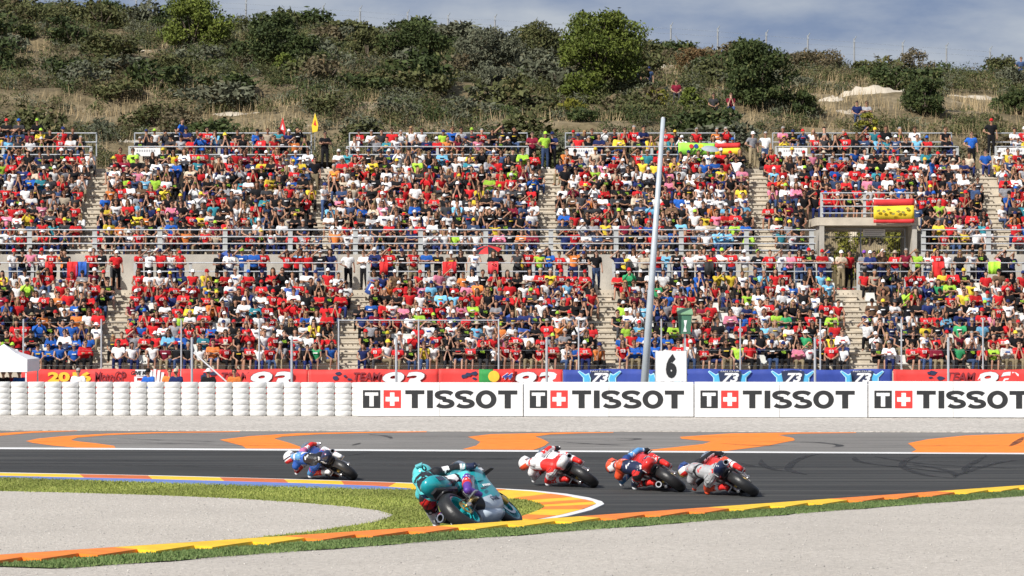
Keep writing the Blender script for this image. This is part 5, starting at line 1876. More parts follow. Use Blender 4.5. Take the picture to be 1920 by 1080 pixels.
M_ROCK = mat('pale_limestone', (0.50, 0.44, 0.35), 0.95, var=0.22, scale=1.2, bump=0.9, bscale=5)
def on_hill(px, py):
    """depth at which the line of sight through a photo point meets the hill"""
    Ds = np.arange(150, 219.5, .15)
    z = hz_((px - 960) / F * Ds, Ds)
    ray = CH + (590 - py) / F * Ds
    k = np.nonzero(z >= ray)[0]
    return float(Ds[k[0]]) if len(k) else 214.0
def ledge(px, py, w, h, label):
    D = on_hill(px, py)
    x = pxx(px, D)
    W, H = w / F * D * 1.15, h / F * D * 1.35
    r = random.Random(int(px * 7 + py))
    b = MB()
    n = 14
    v = []
    for lv, (zz, dd) in enumerate(((-.6, 0), (.0, -.15), (.55, .25), (1.0, .9), (.9, 2.2))):
        for k in range(n):
            t = k / (n - 1)
            e = math.sin(math.pi * min(1, max(0, t))) ** .5
            v.append((x + (t - .5) * W + r.uniform(-.06, .06) * W / 6, D + dd * .8 + r.uniform(-.15, .15) + (1 - e) * 1.0, pzz(py, D) + (zz - .5) * H * (0.3 + .7 * e) + r.uniform(-.12, .12) * H))
    b.add(v, [(l * n + k, l * n + k + 1, (l + 1) * n + k + 1, (l + 1) * n + k) for l in range(4) for k in range(n - 1)])
    o = b.build('rock_ledge', M_ROCK, None, True)
    tag(o, label, 'rock', 'pale rock ledges on the hillside')
ledge(1645, 178, 115, 26, 'broad pale limestone ledge on the right hillside')
ledge(1562, 192, 48, 20, 'small pale rock ledge left of the broad ledge')
ledge(1575, 212, 70, 12, 'low pale rock ledge under the small one, right hillside')
ledge(1815, 187, 130, 15, 'long thin pale ledge near the right edge of the hillside')
ledge(450, 219, 135, 16, 'pale broken rock ledge above the left stand')
ledge(203, 62, 76, 6, 'thin pale ledge near the upper left skyline')
ledge(262, 99, 70, 9, 'short pale ledge below the left skyline')
ledge(40, 88, 120, 9, 'pale bank at the left edge of the hillside')
ledge(478, 153, 60, 6, 'thin pale ledge in the scrub left of centre')
ledge(1245, 127, 50, 10, 'pale rock patch right of the big pine')
ledge(236, 276, 66, 22, 'pale earth bank behind the first upper stairs')
ledge(1012, 262, 40, 9, 'small pale bank behind the middle upper stairs')
ledge(1395, 200, 75, 9, 'thin pale ledge below the dark round bush')
ledge(1660, 232, 60, 6, 'thin pale ledge just above the right stand')
ledge(275, 122, 60, 5, 'thin pale ledge in the left scrub')
ledge(1735, 196, 90, 14, 'pale bare patch between the broad ledge and the long thin one')
ledge(1500, 228, 60, 10, 'pale bare patch above the right stand, left side')
ledge(700, 172, 70, 7, 'thin pale patch in the scrub below the skyline trees')
ledge(110, 178, 90, 8, 'thin pale patch low on the left slope')
ledge(1640, 466, 150, 60, 'sunlit rock face seen through the passage')

# ------------------------------------------------------------------ vegetation
M_LEAF = mat('foliage', (1, 1, 1), 0.75, src='attr', var=0.12, scale=3, spec=0.25)
M_BARK = mat('bark', (0.13, 0.10, 0.075), 0.95, var=0.25, scale=8, bump=0.6)
def leaf_cloud(n, clumps, size, cols, seed, up=0.25, flat_=1.0):
    """n leaf blades spread through clumps (cx, cy, cz, rx, ry, rz); light and dark kinds of leaf mixed"""
    r = np.random.default_rng(seed)
    cl = np.array(clumps, float)
    wgt = cl[:, 3] * cl[:, 4] * cl[:, 5]
    k = r.choice(len(cl), n, p=wgt / wgt.sum())
    d = r.normal(0, 1, (n, 3))
    d /= np.linalg.norm(d, axis=1)[:, None]
    rad = r.uniform(.30, 1.0, n) ** .6
    lump = 1 + .18 * np.sin(d[:, 0] * 7 + k) * np.sin(d[:, 2] * 6 + k * 2) + .12 * np.sin(d[:, 1] * 11 + k)
    c = cl[k, :3] + d * (rad * lump)[:, None] * cl[k, 3:6]
    a = r.normal(0, 1, (n, 3)) + np.array([0, 0, up])
    a /= np.linalg.norm(a, axis=1)[:, None]
    b_ = np.cross(a, r.normal(0, 1, (n, 3)))
    b_ /= np.linalg.norm(b_, axis=1)[:, None]
    s = (size * r.uniform(.6, 1.4, n))[:, None]
    v = np.empty((n, 4, 3))
    v[:, 0] = c - a * s
    v[:, 1] = c + b_ * s * .45 * flat_
    v[:, 2] = c + a * s
    v[:, 3] = c - b_ * s * .45 * flat_
    t = r.uniform(0, 1, n)
    kk = (np.sin(k * 12.9) * 43758.5) % 1
    t = np.clip(t * .6 + kk * .4, 0, 1)[:, None]
    cc = np.array(cols, float)
    col = cc[0] * (1 - t) + cc[1] * t
    if len(cc) > 2:
        m = r.uniform(0, 1, n) < .08
        col[m] = cc[2]
    return v.reshape(-1, 3), np.repeat(col, 4, 0)
def quads(n):
    return np.arange(n * 4).reshape(-1, 4)
GREEN = {'olive': [(0.053, 0.059, 0.021), (0.116, 0.122, 0.044), (0.152, 0.128, 0.056)],
         'dark': [(0.026, 0.040, 0.013), (0.068, 0.092, 0.026), (0.104, 0.112, 0.036)],
         'pine': [(0.056, 0.084, 0.013), (0.136, 0.164, 0.027), (0.072, 0.080, 0.024)],
         'bright': [(0.080, 0.112, 0.018), (0.168, 0.200, 0.036), (0.080, 0.096, 0.024)],
         'grey': [(0.080, 0.090, 0.056), (0.148, 0.152, 0.100), (0.104, 0.096, 0.056)],
         'brown': [(0.084, 0.068, 0.036), (0.144, 0.120, 0.068), (0.160, 0.112, 0.056)],
         'rust': [(0.112, 0.064, 0.028), (0.176, 0.112, 0.048), (0.096, 0.080, 0.032)],
         'yellowgreen': [(0.128, 0.136, 0.016), (0.240, 0.224, 0.032), (0.096, 0.096, 0.024)]}
def tree(px, py_top, py_base, w, kind, label, name='tree', n=5000, leaf=.10, trunk=.25, seed=1, D=None, clumps_n=26, lean=0.0):
    """a tapered trunk with limbs, and a crown of leaf clumps"""
    D = D or on_hill(px, py_base)
    x, zb = pxx(px, D), hzf(pxx(px, D), D)
    H = pzz(py_top, D) - zb
    W = w / F * D / 2 * 1.18
    r = random.Random(seed)
    root = empty(name, (x, D, zb - .15))
    tag(root, label, 'tree' if name.endswith('tree') else 'shrub')
    b = MB()
    tb = max(.05, H * .03)
    th = H * trunk
    b.tube([(0, 0, 0), (lean * .3, 0, th * .5), (lean, .05, th), (lean * 1.2, 0, H * .8)], [tb * 1.3, tb, tb * .85, tb * .25], 8)
    cl = []
    for k in range(int(clumps_n * 1.5)):
        u = r.random()
        zz = th + (H - th) * (.08 + .86 * u)
        env = math.sin(math.pi * min(.97, .18 + .74 * u)) ** .7
        a = r.uniform(0, 2 * math.pi)
        rr = W * env * math.sqrt(r.uniform(.05, 1)) * .80
        s = (.15 + .17 * r.random()) * W
        cx, cy, cz = rr * math.cos(a) + lean, rr * math.sin(a) * .9, zz
        cl.append((cx, cy, min(cz, H - s * .45), s, s, s * .72))
        if k % 2 == 0:
            p0 = Vector((lean * .8, 0, th * (.6 + .5 * r.random())))
            b.tube([p0, p0.lerp(Vector((cx, cy, cz)), .55) + Vector((0, 0, .1 * H * .2)), Vector((cx, cy, cz))], [tb * .5, tb * .3, tb * .1], 6)
    b.build('trunk', M_BARK, root, True)
    vv, cc = leaf_cloud(n, cl, leaf, GREEN[kind], seed)
    link('crown', np_mesh('crown', vv, quads(n), M_LEAF, cc), root)
    return root
tree(1120, 20, 190, 172, 'pine', 'large bright green pine tree standing highest on the hill', 'pine_tree', 15000, .10, .30, 3, clumps_n=44, lean=.2)
tree(1095, 130, 195, 90, 'pine', 'lower pine bough mass under the large pine', 'pine_tree', 3500, .09, .25, 23)
tree(362, -6, 96, 140, 'bright', 'yellowish green broad tree on the left skyline', 'broadleaf_tree', 9000, .10, .15, 4, clumps_n=34)
tree(506, 22, 128, 128, 'dark', 'dense mid green tree on the left skyline, right of the yellowish one', 'broadleaf_tree', 9000, .10, .12, 5, clumps_n=34)
tree(570, 60, 130, 80, 'dark', 'dark round tree beside the dense mid green one', 'broadleaf_tree', 4500, .09, .1, 6)
tree(775, 38, 122, 120, 'dark', 'dark tree left of centre on the skyline', 'broadleaf_tree', 7000, .09, .1, 7, clumps_n=30)
tree(690, 52, 125, 90, 'olive', 'olive coloured tree left of the dark skyline tree', 'broadleaf_tree', 4500, .09, .1, 8)
tree(907, 48, 140, 135, 'grey', 'grey green olive tree left of the large pine', 'olive_tree', 9000, .09, .1, 9, clumps_n=34)
tree(1010, 40, 125, 110, 'olive', 'olive tree touching the large pine on its left', 'olive_tree', 6500, .09, .1, 10, clumps_n=30)
tree(922, 122, 212, 84, 'grey', 'rounded grey green olive tree below the skyline ones', 'olive_tree', 5500, .085, .1, 11)
tree(1418, 74, 200, 148, 'dark', 'large dark green round bush tree right of the pine', 'broadleaf_tree', 13000, .10, .06, 12, clumps_n=44)
tree(1500, 165, 215, 70, 'dark', 'small dark bush at the foot of the large round one', 'shrub', 2600, .085, .05, 13)
tree(1296, 158, 218, 52, 'bright', 'bright green young pine left of the dark round bush', 'pine_tree', 2800, .08, .08, 14)
tree(1735, 140, 212, 90, 'dark', 'dark green bush below the long pale ledge', 'shrub', 4500, .085, .05, 15)
tree(1715, 86, 135, 75, 'brown', 'brownish bush on the right skyline', 'shrub', 3200, .08, .06, 16)
tree(1878, 100, 150, 70, 'olive', 'olive bush on the far right skyline', 'shrub', 3200, .08, .06, 17)
tree(1530, 92, 130, 110, 'brown', 'low wide brownish bush on the skyline right of the round bush', 'shrub', 3600, .08, .05, 18)
tree(1300, 84, 135, 80, 'rust', 'rust coloured bush on the skyline right of the pine', 'shrub', 3000, .08, .05, 19)
tree(60, 8, 50, 150, 'olive', 'wide olive bush at the upper left skyline', 'shrub', 4500, .09, .05, 20)
tree(205, -2, 38, 70, 'dark', 'small dark tree on the left skyline edge', 'broadleaf_tree', 3000, .09, .08, 21)
tree(532, 96, 140, 46, 'bright', 'bright green bush below the left skyline trees', 'shrub', 2200, .08, .05, 22)
tree(815, 138, 170, 40, 'bright', 'small bright green bush left of the grey olive tree', 'shrub', 1800, .075, .05, 24)
tree(1910, 165, 215, 60, 'dark', 'dark bush at the right edge of the hillside', 'shrub', 2600, .085, .05, 25)
tree(1235, 165, 205, 70, 'yellowgreen', 'yellow green bush between the pine and the bright young pine', 'shrub', 2200, .08, .05, 26)
tree(1075, 175, 225, 60, 'yellowgreen', 'yellow green bush at the foot of the big pine', 'shrub', 2000, .075, .05, 27)
tree(1625, 205, 250, 40, 'yellowgreen', 'small yellow green bush just above the right stand', 'shrub', 1500, .075, .05, 28)
for k, (px, D) in enumerate(((1580, 157.3), (1630, 158.8), (1668, 157.6), (1700, 158.4))):
    x = pxx(px, D)
    root = empty('shrub', (x, D, hzf(x, D) - .1))
    tag(root, f'sunlit yellow green shrub seen through the passage, {ordn[k]} from left', 'shrub', 'shrubs behind the passage')
    b = MB()
    b.tube([(0, 0, 0), (0.05, 0, .7), (0, 0, 1.4)], [.07, .05, .02], 6); b.build('stem', M_BARK, root)
    rr = random.Random(k)
    vv, cc = leaf_cloud(900, [(rr.uniform(-.5, .5), rr.uniform(-.3, .3), .4 + .45 * q, .5, .4, .42) for q in range(5)], .11, GREEN['yellowgreen'], 50 + k)
    link('crown', np_mesh('crown', vv, quads(900), M_LEAF, cc), root)

# single bushes standing out of the scrub
KINDS = {'dark': ('dark green', 9), 'olive': ('olive green', 9), 'grey': ('grey green', 6), 'brown': ('brownish', 4)}
BUSH = {}
for kd, (w_, nn) in KINDS.items():
    for q in range(3):
        rr = random.Random(q * 17 + len(kd))
        cl = [(rr.uniform(-.62, .62), rr.uniform(-.5, .5), .25 + rr.uniform(0, .55), rr.uniform(.28, .5), .42, rr.uniform(.22, .42)) for _ in range(9)]
        vv, cc = leaf_cloud(900, cl, .095, GREEN[kd], 300 + q)
        BUSH[kd, q] = np_mesh('crown', vv, quads(900), M_LEAF, cc)
bs = MB()
for q in range(5):
    a_ = q * 1.257
    bs.tube([(0, 0, 0), (.15 * math.cos(a_), .15 * math.sin(a_), .3), (.4 * math.cos(a_), .4 * math.sin(a_), .7)], [.05, .035, .01], 5)
BUSH_STEM = bs.mesh('stem', M_BARK)
rr = random.Random(77)
made = 0
SHR = []
while made < 190:
    x, D = rr.uniform(-37, 37), rr.uniform(151, 217)
    pxq = 960 + x / D * F
    if abs(x) > .178 * D or (abs(x - 16.8) < 6 and D < 161) or (pxq > 1500 and rr.random() < .45): continue
    pyq = 590 - (hzf(x, D) - CH) / D * F
    if any(abs(pxq - lx) < lw / 2 + 12 and ly - 6 < pyq < ly + 34 for lx, ly, lw in ((1645, 178, 120), (1562, 192, 55), (1815, 187, 125), (450, 219, 125), (203, 62, 70), (262, 99, 70), (478, 153, 60), (1245, 127, 50), (1575, 212, 70), (236, 276, 66))): continue
    kd = rr.choice(['dark', 'dark', 'dark', 'olive', 'olive', 'olive', 'grey', 'grey', 'brown'])
    root = empty('shrub', (x, D, hzf(x, D) - .1), rr.uniform(0, 6.28))
    s_ = rr.uniform(.95, 1.95)
    root.scale = (s_ * rr.uniform(.9, 1.4), s_ * 1.1, s_ * rr.uniform(.75, 1.05))
    SHR.append((pxq, kd, root))
    link('crown', BUSH[kd, rr.randrange(3)], root)
    link('stem', BUSH_STEM, root)
    made += 1

seen = {}
for pxq, kd, root in sorted(SHR, key=lambda q: q[0]):
    n_ = seen[kd] = seen.get(kd, 0) + 1
    tag(root, f'{KINDS[kd][0]} rounded bush in the hillside scrub, {ordn[n_ - 1]} {KINDS[kd][0]} one from left', 'shrub', f'{KINDS[kd][0]} bushes on the hillside')

# scrub covering the slope: one uncountable mass of low bushes
NB = 5200
r = np.random.default_rng(5)
bxs = r.uniform(-38, 38, NB * 3)
bds = 150 + 71 * r.uniform(0, 1, NB * 3) ** 0.95
dens = vnoise(bxs * .12, bds * .16, 7) * .6 + vnoise(bxs * .4, bds * .4, 8) * .4
keep = (dens + r.uniform(-.12, .12, NB * 3) > .33) & (np.abs(bxs) < .19 * bds + 2)
keep &= ~((np.abs(bxs - 16.8) < 5.6) & (bds < 160))
px_all = 960 + bxs / bds * F
py_all = 590 - (hz_(bxs, bds) - CH) / bds * F
for (lx, ly, lw, lh) in ((1645, 178, 120, 30), (1562, 192, 55, 24), (1815, 187, 125, 18), (450, 219, 125, 18), (203, 62, 70, 10), (262, 99, 70, 12), (478, 153, 60, 9), (1245, 127, 50, 12), (40, 88, 110, 12), (1575, 212, 70, 14), (236, 276, 66, 24), (1395, 200, 70, 10)):
    keep &= ~((np.abs(px_all - lx) < lw / 2) & (py_all > ly - lh * .3) & (py_all < ly + lh * 1.2 + 14))
idx = np.nonzero(keep)[0][:NB]
V_, C_ = [], []
types = ['olive', 'olive', 'dark', 'grey', 'olive', 'olive', 'dark', 'grey', 'brown', 'dark', 'olive']
core_v, core_f, core_o = [], [], 0
for q in idx:
    x, D = bxs[q], bds[q]
    z = hzf(x, D)
    pxq = 960 + x / D * F
    rr = r.uniform(.45, 1.05) * (1.35 if r.uniform() < .15 else 1)
    if pxq > 1450 and r.uniform() < .4: rr *= .7
    tn = vnoise(x * .15, D * .2, 9) * 11 + r.uniform(-2.5, 2.5)
    ty_ = types[int(np.clip(tn, 0, 10))]
    n = int(60 + 85 * rr)
    cl = [(x + r.uniform(-.4, .4) * rr, D + r.uniform(-.4, .4) * rr, z + rr * r.uniform(.2, .55), rr * r.uniform(.5, .8), rr * .6, rr * r.uniform(.38, .6)) for _ in range(4)]
    vv, cc = leaf_cloud(n, cl, .105, GREEN[ty_], int(q))
    cc = cc * r.uniform(.8, 1.25)
    V_.append(vv)
    C_.append(cc)
vv, cc = np.concatenate(V_), np.concatenate(C_)
o = link('hillside_scrub', np_mesh('hillside_scrub', vv.reshape(-1, 4, 3)[:, :3].reshape(-1, 3), np.arange(len(vv) // 4 * 3).reshape(-1, 3), M_LEAF, cc.reshape(-1, 4, 3)[:, :3].reshape(-1, 3)))
tag(o, 'low olive and brown scrub covering the dry hillside', 'scrub', kind='stuff')
# dry grass: tall straw blades, thick on the right
NG = 70000
gx_ = r.uniform(-38, 38, NG)
gd_ = r.uniform(150, 220, NG)
pxg = 960 + gx_ / gd_ * F
dn = vnoise(gx_ * .22, gd_ * .22, 12) + np.where(pxg > 1480, .26, 0) + np.where((pxg < 140), .08, 0)
ok = (dn + r.uniform(-.15, .15, NG) > .62) & ~((np.abs(gx_ - 16.8) < 5.6) & (gd_ < 160))
gx_, gd_ = gx_[ok], gd_[ok]
n = len(gx_)
zz = hz_(gx_, gd_)
h = r.uniform(.3, .85, n)
a = r.uniform(0, 6.28, n)
w = .022
v = np.empty((n, 3, 3))
base = np.stack([gx_, gd_, zz - .05], 1)
v[:, 0] = base - np.stack([np.cos(a) * w, np.sin(a) * w, 0 * a], 1)
v[:, 1] = base + np.stack([np.cos(a) * w, np.sin(a) * w, 0 * a], 1)
v[:, 2] = base + np.stack([r.normal(0, .12, n), r.normal(0, .12, n), h], 1)
t = r.uniform(0, 1, n)[:, None]
col = np.array([.26, .19, .10]) * (1 - t) + np.array([.46, .36, .21]) * t
o = link('dry_grass', np_mesh('dry_grass', v.reshape(-1, 3), np.arange(n * 3).reshape(-1, 3), M_LEAF, np.repeat(col, 3, 0)))
tag(o, 'tall straw coloured dry grass on the hillside', 'grass', kind='stuff')

# ------------------------------------------------------------------ skyline fence poles
M_POLE = mat('weathered_pole', (0.30, 0.31, 0.32), 0.6, metal=0.1, var=0.15)
poles = [(255, -6, 35), (461, 0, 42), (606, 10, 62), (675, 14, 64), (764, 22, 70), (840, 28, 75), (928, 30, 80), (1004, 36, 80), (1258, 46, 108), (1346, 52, 122), (1437, 60, 110), (1515, 66, 133), (1602, 72, 148), (1693, 79, 137), (1775, 84, 150), (1857, 90, 142), (64, -20, 25)]
DP = 218.0
for k, (px, t, bt) in enumerate(sorted(poles)):
    x = pxx(px, DP)
    z0, z1 = hzf(x, DP) - .2, pzz(t, DP)
    r_ = empty('fence_pole', (x, DP, z0))
    tag(r_, f'tall slim pole with angled bracket on the skyline, {ordn[k]} from left', 'pole', 'skyline fence poles')
    b = MB(); b.tube([(0, 0, 0), (0, 0, z1 - z0)], [.065, .055], 8); b.build('shaft', M_POLE, r_)
    b = MB(); b.tube([(0, 0, z1 - z0 - .12), (.14, -.08, z1 - z0 + .16)], .03, 6); b.build('bracket', M_STEELD, r_)
    b = MB(); b.box((-.06, -.06, z1 - z0 - .26), (.06, .06, z1 - z0 - .1)); b.build('clamp', M_STEELD, r_)
low = [(592, 50, 85), (1270, 72, 106), (1536, 104, 133), (1642, 105, 145), (1755, 118, 152), (1862, 128, 142)]
for k, (px, t, bt) in enumerate(low):
    D = 214
    x = pxx(px, D)
    z0, z1 = hzf(x, D) - .2, pzz(t, D)
    r_ = empty('fence_post', (x, D, z0))
    tag(r_, f'short fence post with bent top below the skyline, {ordn[k]} from left', 'post', 'short fence posts on the hill')
    b = MB(); b.tube([(0, 0, 0), (0, 0, z1 - z0), (-.12, 0, z1 - z0 + .2)], .035, 6); b.build('shaft', M_POLE, r_)
    if px == 1755:
        for s in (-1, 1):
            b = MB(); b.tube([(0, 0, (z1 - z0) * .8), (s * .55, 0, .1)], .03, 6); b.build('brace', M_POLE, r_)
for zz_, k in ((.25, 0), (.6, 1), (1.1, 2)):
    b = MB()
    ps = sorted(poles)
    pts = [(pxx(px, DP), DP, pzz(t, DP) - zz_) for px, t, bt in ps]
    b.tube(pts, .006, 4)
    o = b.build('fence_wire', M_STEELD)
    tag(o, f'thin wire strung between the skyline poles, {["top", "middle", "bottom"][k]} strand', 'wire', 'skyline wires')

# ------------------------------------------------------------------ people on the hill
def hill_person(px, py_feet, T, sh, tr, hd, hc, label, yaw=0, sc=1.0):
    D = on_hill(px, py_feet)
    x = pxx(px, D)
    person_on(x, D, max(hzf(x, D), pzz(py_feet, D) - .05), T, sh, tr, hd, hc, label, yaw, sc)
hill_person(1194, 184, STAND[3], 'navy', 'black', 'hair', 'black', 'left of two people standing in the shade by the pine')
hill_person(1217, 180, STAND[3], 'denim', 'black', 'cap', 'navy', 'right of two people standing in the shade by the pine', 0, .95)
hill_person(1268, 196, SIT[0], 'maroon', 'dark grey', 'hair', 'black', 'person in dark red sitting on the hill right of the pine')
hill_person(1338, 222, SIT[0], 'dark grey', 'black', 'hair', 'black', 'person sitting on the ledge below the dark round bush')  # shirts of both ledge sitters darkened in colour to stand for shade
hill_person(1370, 222, SIT[2], 'maroon', 'denim', 'hair', 'brown', 'person in maroon sitting on the ledge, right of another')
hill_person(1607, 236, SIT[0], 'navy', 'denim', 'hair', 'black', 'person in dull blue sitting just above the right stand')
hill_person(1625, 236, SIT[1], 'grey', 'denim', 'hair', 'brown', 'person in grey sitting just above the right stand')
hill_person(1899, 152, SIT[1], 'orange', 'black', 'hair', 'brown', 'person in orange on the skyline at far right')
hill_person(1915, 158, STAND[3], 'denim', 'denim', 'hair', 'brown', 'person in blue standing at the far right skyline edge')

# ================================================================== RACING MOTORCYCLES AND RIDERS
def paint(name, c): return mat('paint_' + name, c, 0.28, var=0.06, scale=5, coat=0.6)
def leather(name, c): return mat('leather_' + name, c, 0.45, var=0.12, scale=12, bump=0.25, bscale=30)
CLR = {'teal': (.012, .30, .34), 'light teal': (.10, .58, .60), 'pale': (.50, .58, .66), 'black': (.014, .014, .016), 'white': (.74, .74, .75), 'red': (.66, .025, .02), 'dark blue': (.015, .05, .20), 'blue': (.02, .10, .42),
       'grey': (.38, .38, .39), 'orange red': (.78, .09, .03), 'purple': (.10, .04, .30), 'yellow': (.80, .52, .04), 'navy': (.012, .02, .06), 'pink': (.55, .15, .30), 'sky': (.10, .30, .60)}
M_RUB = mat('tyre_rubber', (0.018, 0.018, 0.019), 0.42, var=0.2, scale=4, bump=0.15, bscale=30)
M_ALU = mat('aluminium', (0.55, 0.55, 0.56), 0.28, metal=0.9, var=0.1)
M_GOLDM = mat('gold_anodised', (0.65, 0.45, 0.12), 0.3, metal=0.8, var=0.1)
M_DARKM = mat('dark_metal', (0.05, 0.05, 0.055), 0.4, metal=0.5, var=0.2)
M_CARB = mat('carbon', (0.022, 0.022, 0.025), 0.35, var=0.2)
M_SCREEN = mat('smoked_screen', (0.10, 0.12, 0.13), 0.08, var=0.02, trans=0.75)
M_VISOR = mat('helmet_visor', (0.02, 0.02, 0.025), 0.06, var=0.02)

def wheel(root, cx, Rr, w, n_spoke, rim_m, rear):
    wh = empty('rear_wheel' if rear else 'front_wheel'); wh.parent = root
    wh.location = (cx, 0, Rr)
    b = MB()
    prof = []
    for a in range(-90, 91, 15):
        prof.append((Rr - w * .80 + w * .80 * math.cos(R(a)), w * math.sin(R(a))))
    prof = [(Rr - w * .95, -w * .82)] + prof + [(Rr - w * .95, w * .82)]
    b.lathe(prof, 44, (0, 0, 0), 'y', closed=True)
    b.build('tyre', M_RUB, wh, True)
    b = MB()
    ri = Rr - w * .93
    b.lathe([(ri, -w * .84), (ri - .02, -w * .84), (ri - .035, -w * .5), (ri - .035, w * .5), (ri - .02, w * .84), (ri, w * .84)], 32, (0, 0, 0), 'y', closed=True)
    for k in range(n_spoke):
        a = 2 * math.pi * k / n_spoke
        d = Vector((math.cos(a), 0, math.sin(a)))
        for o_ in (-.18, .18):
            d2 = Vector((math.cos(a + o_), 0, math.sin(a + o_)))
            b.tube([d * .04, d2 * (ri - .03)], [.016, .012], 6)
    b.tube([(0, -w * .75, 0), (0, w * .75, 0)], .045, 12)
    b.build('rim', rim_m, wh)
    for s in ((1,) if rear else (-1, 1)):
        b = MB()
        rd = .11 if rear else .155
        y = s * (w * .78 + .02)
        b.lathe([(rd, y - .003), (rd, y + .003), (rd - .045, y + .003), (rd - .045, y - .003)], 28, (0, 0, 0), 'y', closed=True)
        b.build('brake_disc', M_ALU, wh)
        b = MB(); b.box((rd * .45, y - .03, rd * .55), (rd * .95, y + .03, rd * 1.0)); b.build('brake_caliper', M_GOLDM, wh)
    if rear:
        b = MB()
        y = -(w * .78 + .025)
        b.lathe([(.105, y - .004), (.105, y + .004), (.06, y + .004), (.06, y - .004)], 24, (0, 0, 0), 'y', closed=True)
        b.build('sprocket', M_GOLDM, wh)
    return wh
TAILS = []
def make_bike(label, spec):
    S = spec
    root = empty('motorcycle')
    tag(root, label, 'motorcycle', 'racing motorcycles leaning into the hairpin')
    wheel(root, 0.0, .33, .098, 5, paint(S['rim'], CLR[S['rim']]), True)
    wheel(root, 1.40, .30, .062, 5, paint(S['rim'], CLR[S['rim']]), False)
    mb, m2, mt, ml = (paint(S[k], CLR[S[k]]) for k in ('body', 'accent', 'tail', 'belly'))
    # main fairing with nose
    b = MB()
    b.loft([(.46, 0, .12, .34, .52, 3), (.57, 0, .17, .27, .62, 3), (.64, 0, .195, .22, .70, 3.2), (.80, 0, .215, .18, .80, 3.4), (1.0, 0, .235, .19, .90, 3.4), (1.08, 0, .235, .24, .95, 3.2), (1.16, 0, .23, .50, 1.0, 3), (1.30, 0, .215, .63, 1.02, 2.6), (1.45, 0, .165, .68, .97, 2.4), (1.58, 0, .09, .73, .90, 2.2), (1.645, 0, .03, .78, .86, 2)], 24)
    me = b.mesh('fairing', [mb, m2, ml, M_CARB], True)
    for p in me.polygons:
        c = p.center
        if c.x < .56: p.material_index = 3
        elif c.z < .36 + .10 * (1.0 - c.x) and c.x < 1.12: p.material_index = 2
        elif .40 < c.z - .25 * (c.x - .8) - .30 < .48 or (c.x > 1.2 and c.z < .76): p.material_index = 1
    fr = link('fairing', me, root)
    b = MB()
    b.loft([(.40, 0, .10, .16, .30, 2.5), (.60, 0, .13, .12, .27, 2.5), (.85, 0, .15, .11, .27, 2.5), (1.05, 0, .12, .14, .29, 2.5)], 16)
    b.build('belly_pan', ml, root, True)
    b = MB()
    b.loft([(1.02, 0, .165, .90, 1.12, 2.2), (1.12, 0, .17, .92, 1.145, 2.2), (1.25, 0, .15, .92, 1.11, 2.2), (1.42, 0, .10, .90, 1.02, 2.2)], 18, cap=False)
    b.build('windscreen', M_SCREEN, root, True)
    for s in (-1, 1):
        b = MB(); b.box((1.38, s * .09 - .035, .80), (1.59 - .03, s * .09 + .03, .83)); b.build('air_intake', M_CARB, root)
        b = MB()
        b.add([(1.28, s * .20, .80), (1.46, s * .16, .79), (1.44, s * .30, .76), (1.30, s * .32, .765), (1.28, s * .20, .785), (1.46, s * .16, .775), (1.44, s * .30, .745), (1.30, s * .32, .75)], [(0, 1, 2, 3), (7, 6, 5, 4), (0, 4, 5, 1), (1, 5, 6, 2), (2, 6, 7, 3), (3, 7, 4, 0)])
        b.build('winglet', M_CARB, root)
    # tank, seat, tail
    b = MB()
    b.loft([(.44, 0, .10, .68, .83, 2.6), (.56, 0, .145, .64, .93, 2.8), (.75, 0, .165, .62, .99, 3), (.92, 0, .16, .66, .99, 2.8), (1.03, 0, .12, .72, .93, 2.5)], 20)
    b.build('fuel_tank', mb, root, True)
    b = MB()
    b.loft([(.46, 0, .13, .74, .82, 3), (.30, 0, .145, .74, .83, 3), (.20, 0, .135, .75, .845, 3)], 14)
    b.build('seat', M_CARB, root, True)
    b = MB()
    b.loft([(.26, 0, .13, .70, .84, 2.6), (.14, 0, .155, .69, .91, 3.2), (.02, 0, .15, .71, .945, 3.2), (-.10, 0, .12, .77, .95, 3), (-.18, 0, .045, .84, .925, 2)], 18)
    tl = b.build('tail_unit', mt, root, True)
    TAILS.append((tl, S['accent']))
    b = MB(); b.loft([(.06, 0, .06, .90, .940, 2), (-.04, 0, .055, .90, .947, 2), (-.15, 0, .03, .88, .942, 2)], 10); b.build('tail_panel', m2, tl, True)
    b = MB()
    b.loft([(.34, 0, .11, .62, .74, 3), (.16, 0, .115, .63, .735, 3), (-.02, 0, .09, .68, .75, 3), (-.10, 0, .05, .74, .78, 3)], 12)
    b.build('undertail', M_CARB, root)
    # race decals on fairing and tail
    for s in (-1, 1):
        for (u, zc, w_, h_, cc_) in ((.86, .66, .20, .055, S['accent']), (.92, .55, .26, .035, 'white'), (.70, .50, .14, .03, 'black'), (1.30, .84, .10, .05, 'white')):
            yy = s * (.232 if u < 1.2 else .215)
            b = MB()
            for k in range(5):
                a_ = u - w_ / 2 + w_ * k / 5
                b.prism([(a_, zc - h_ / 2), (a_ + w_ / 6.5, zc - h_ / 2), (a_ + w_ / 5.2, zc + h_ / 2), (a_ + w_ / 30, zc + h_ / 2)], yy - .004, yy + .004)
            o = b.build('decal', paint(cc_, CLR[cc_]), fr); o['kind'] = 'stuff'
    # frame, engine, swingarm
    b = MB()
    b.loft([(.48, 0, .13, .34, .66, 4), (.70, 0, .19, .28, .66, 4), (.92, 0, .18, .30, .62, 4)], 12)
    b.build('engine', M_DARKM, root)
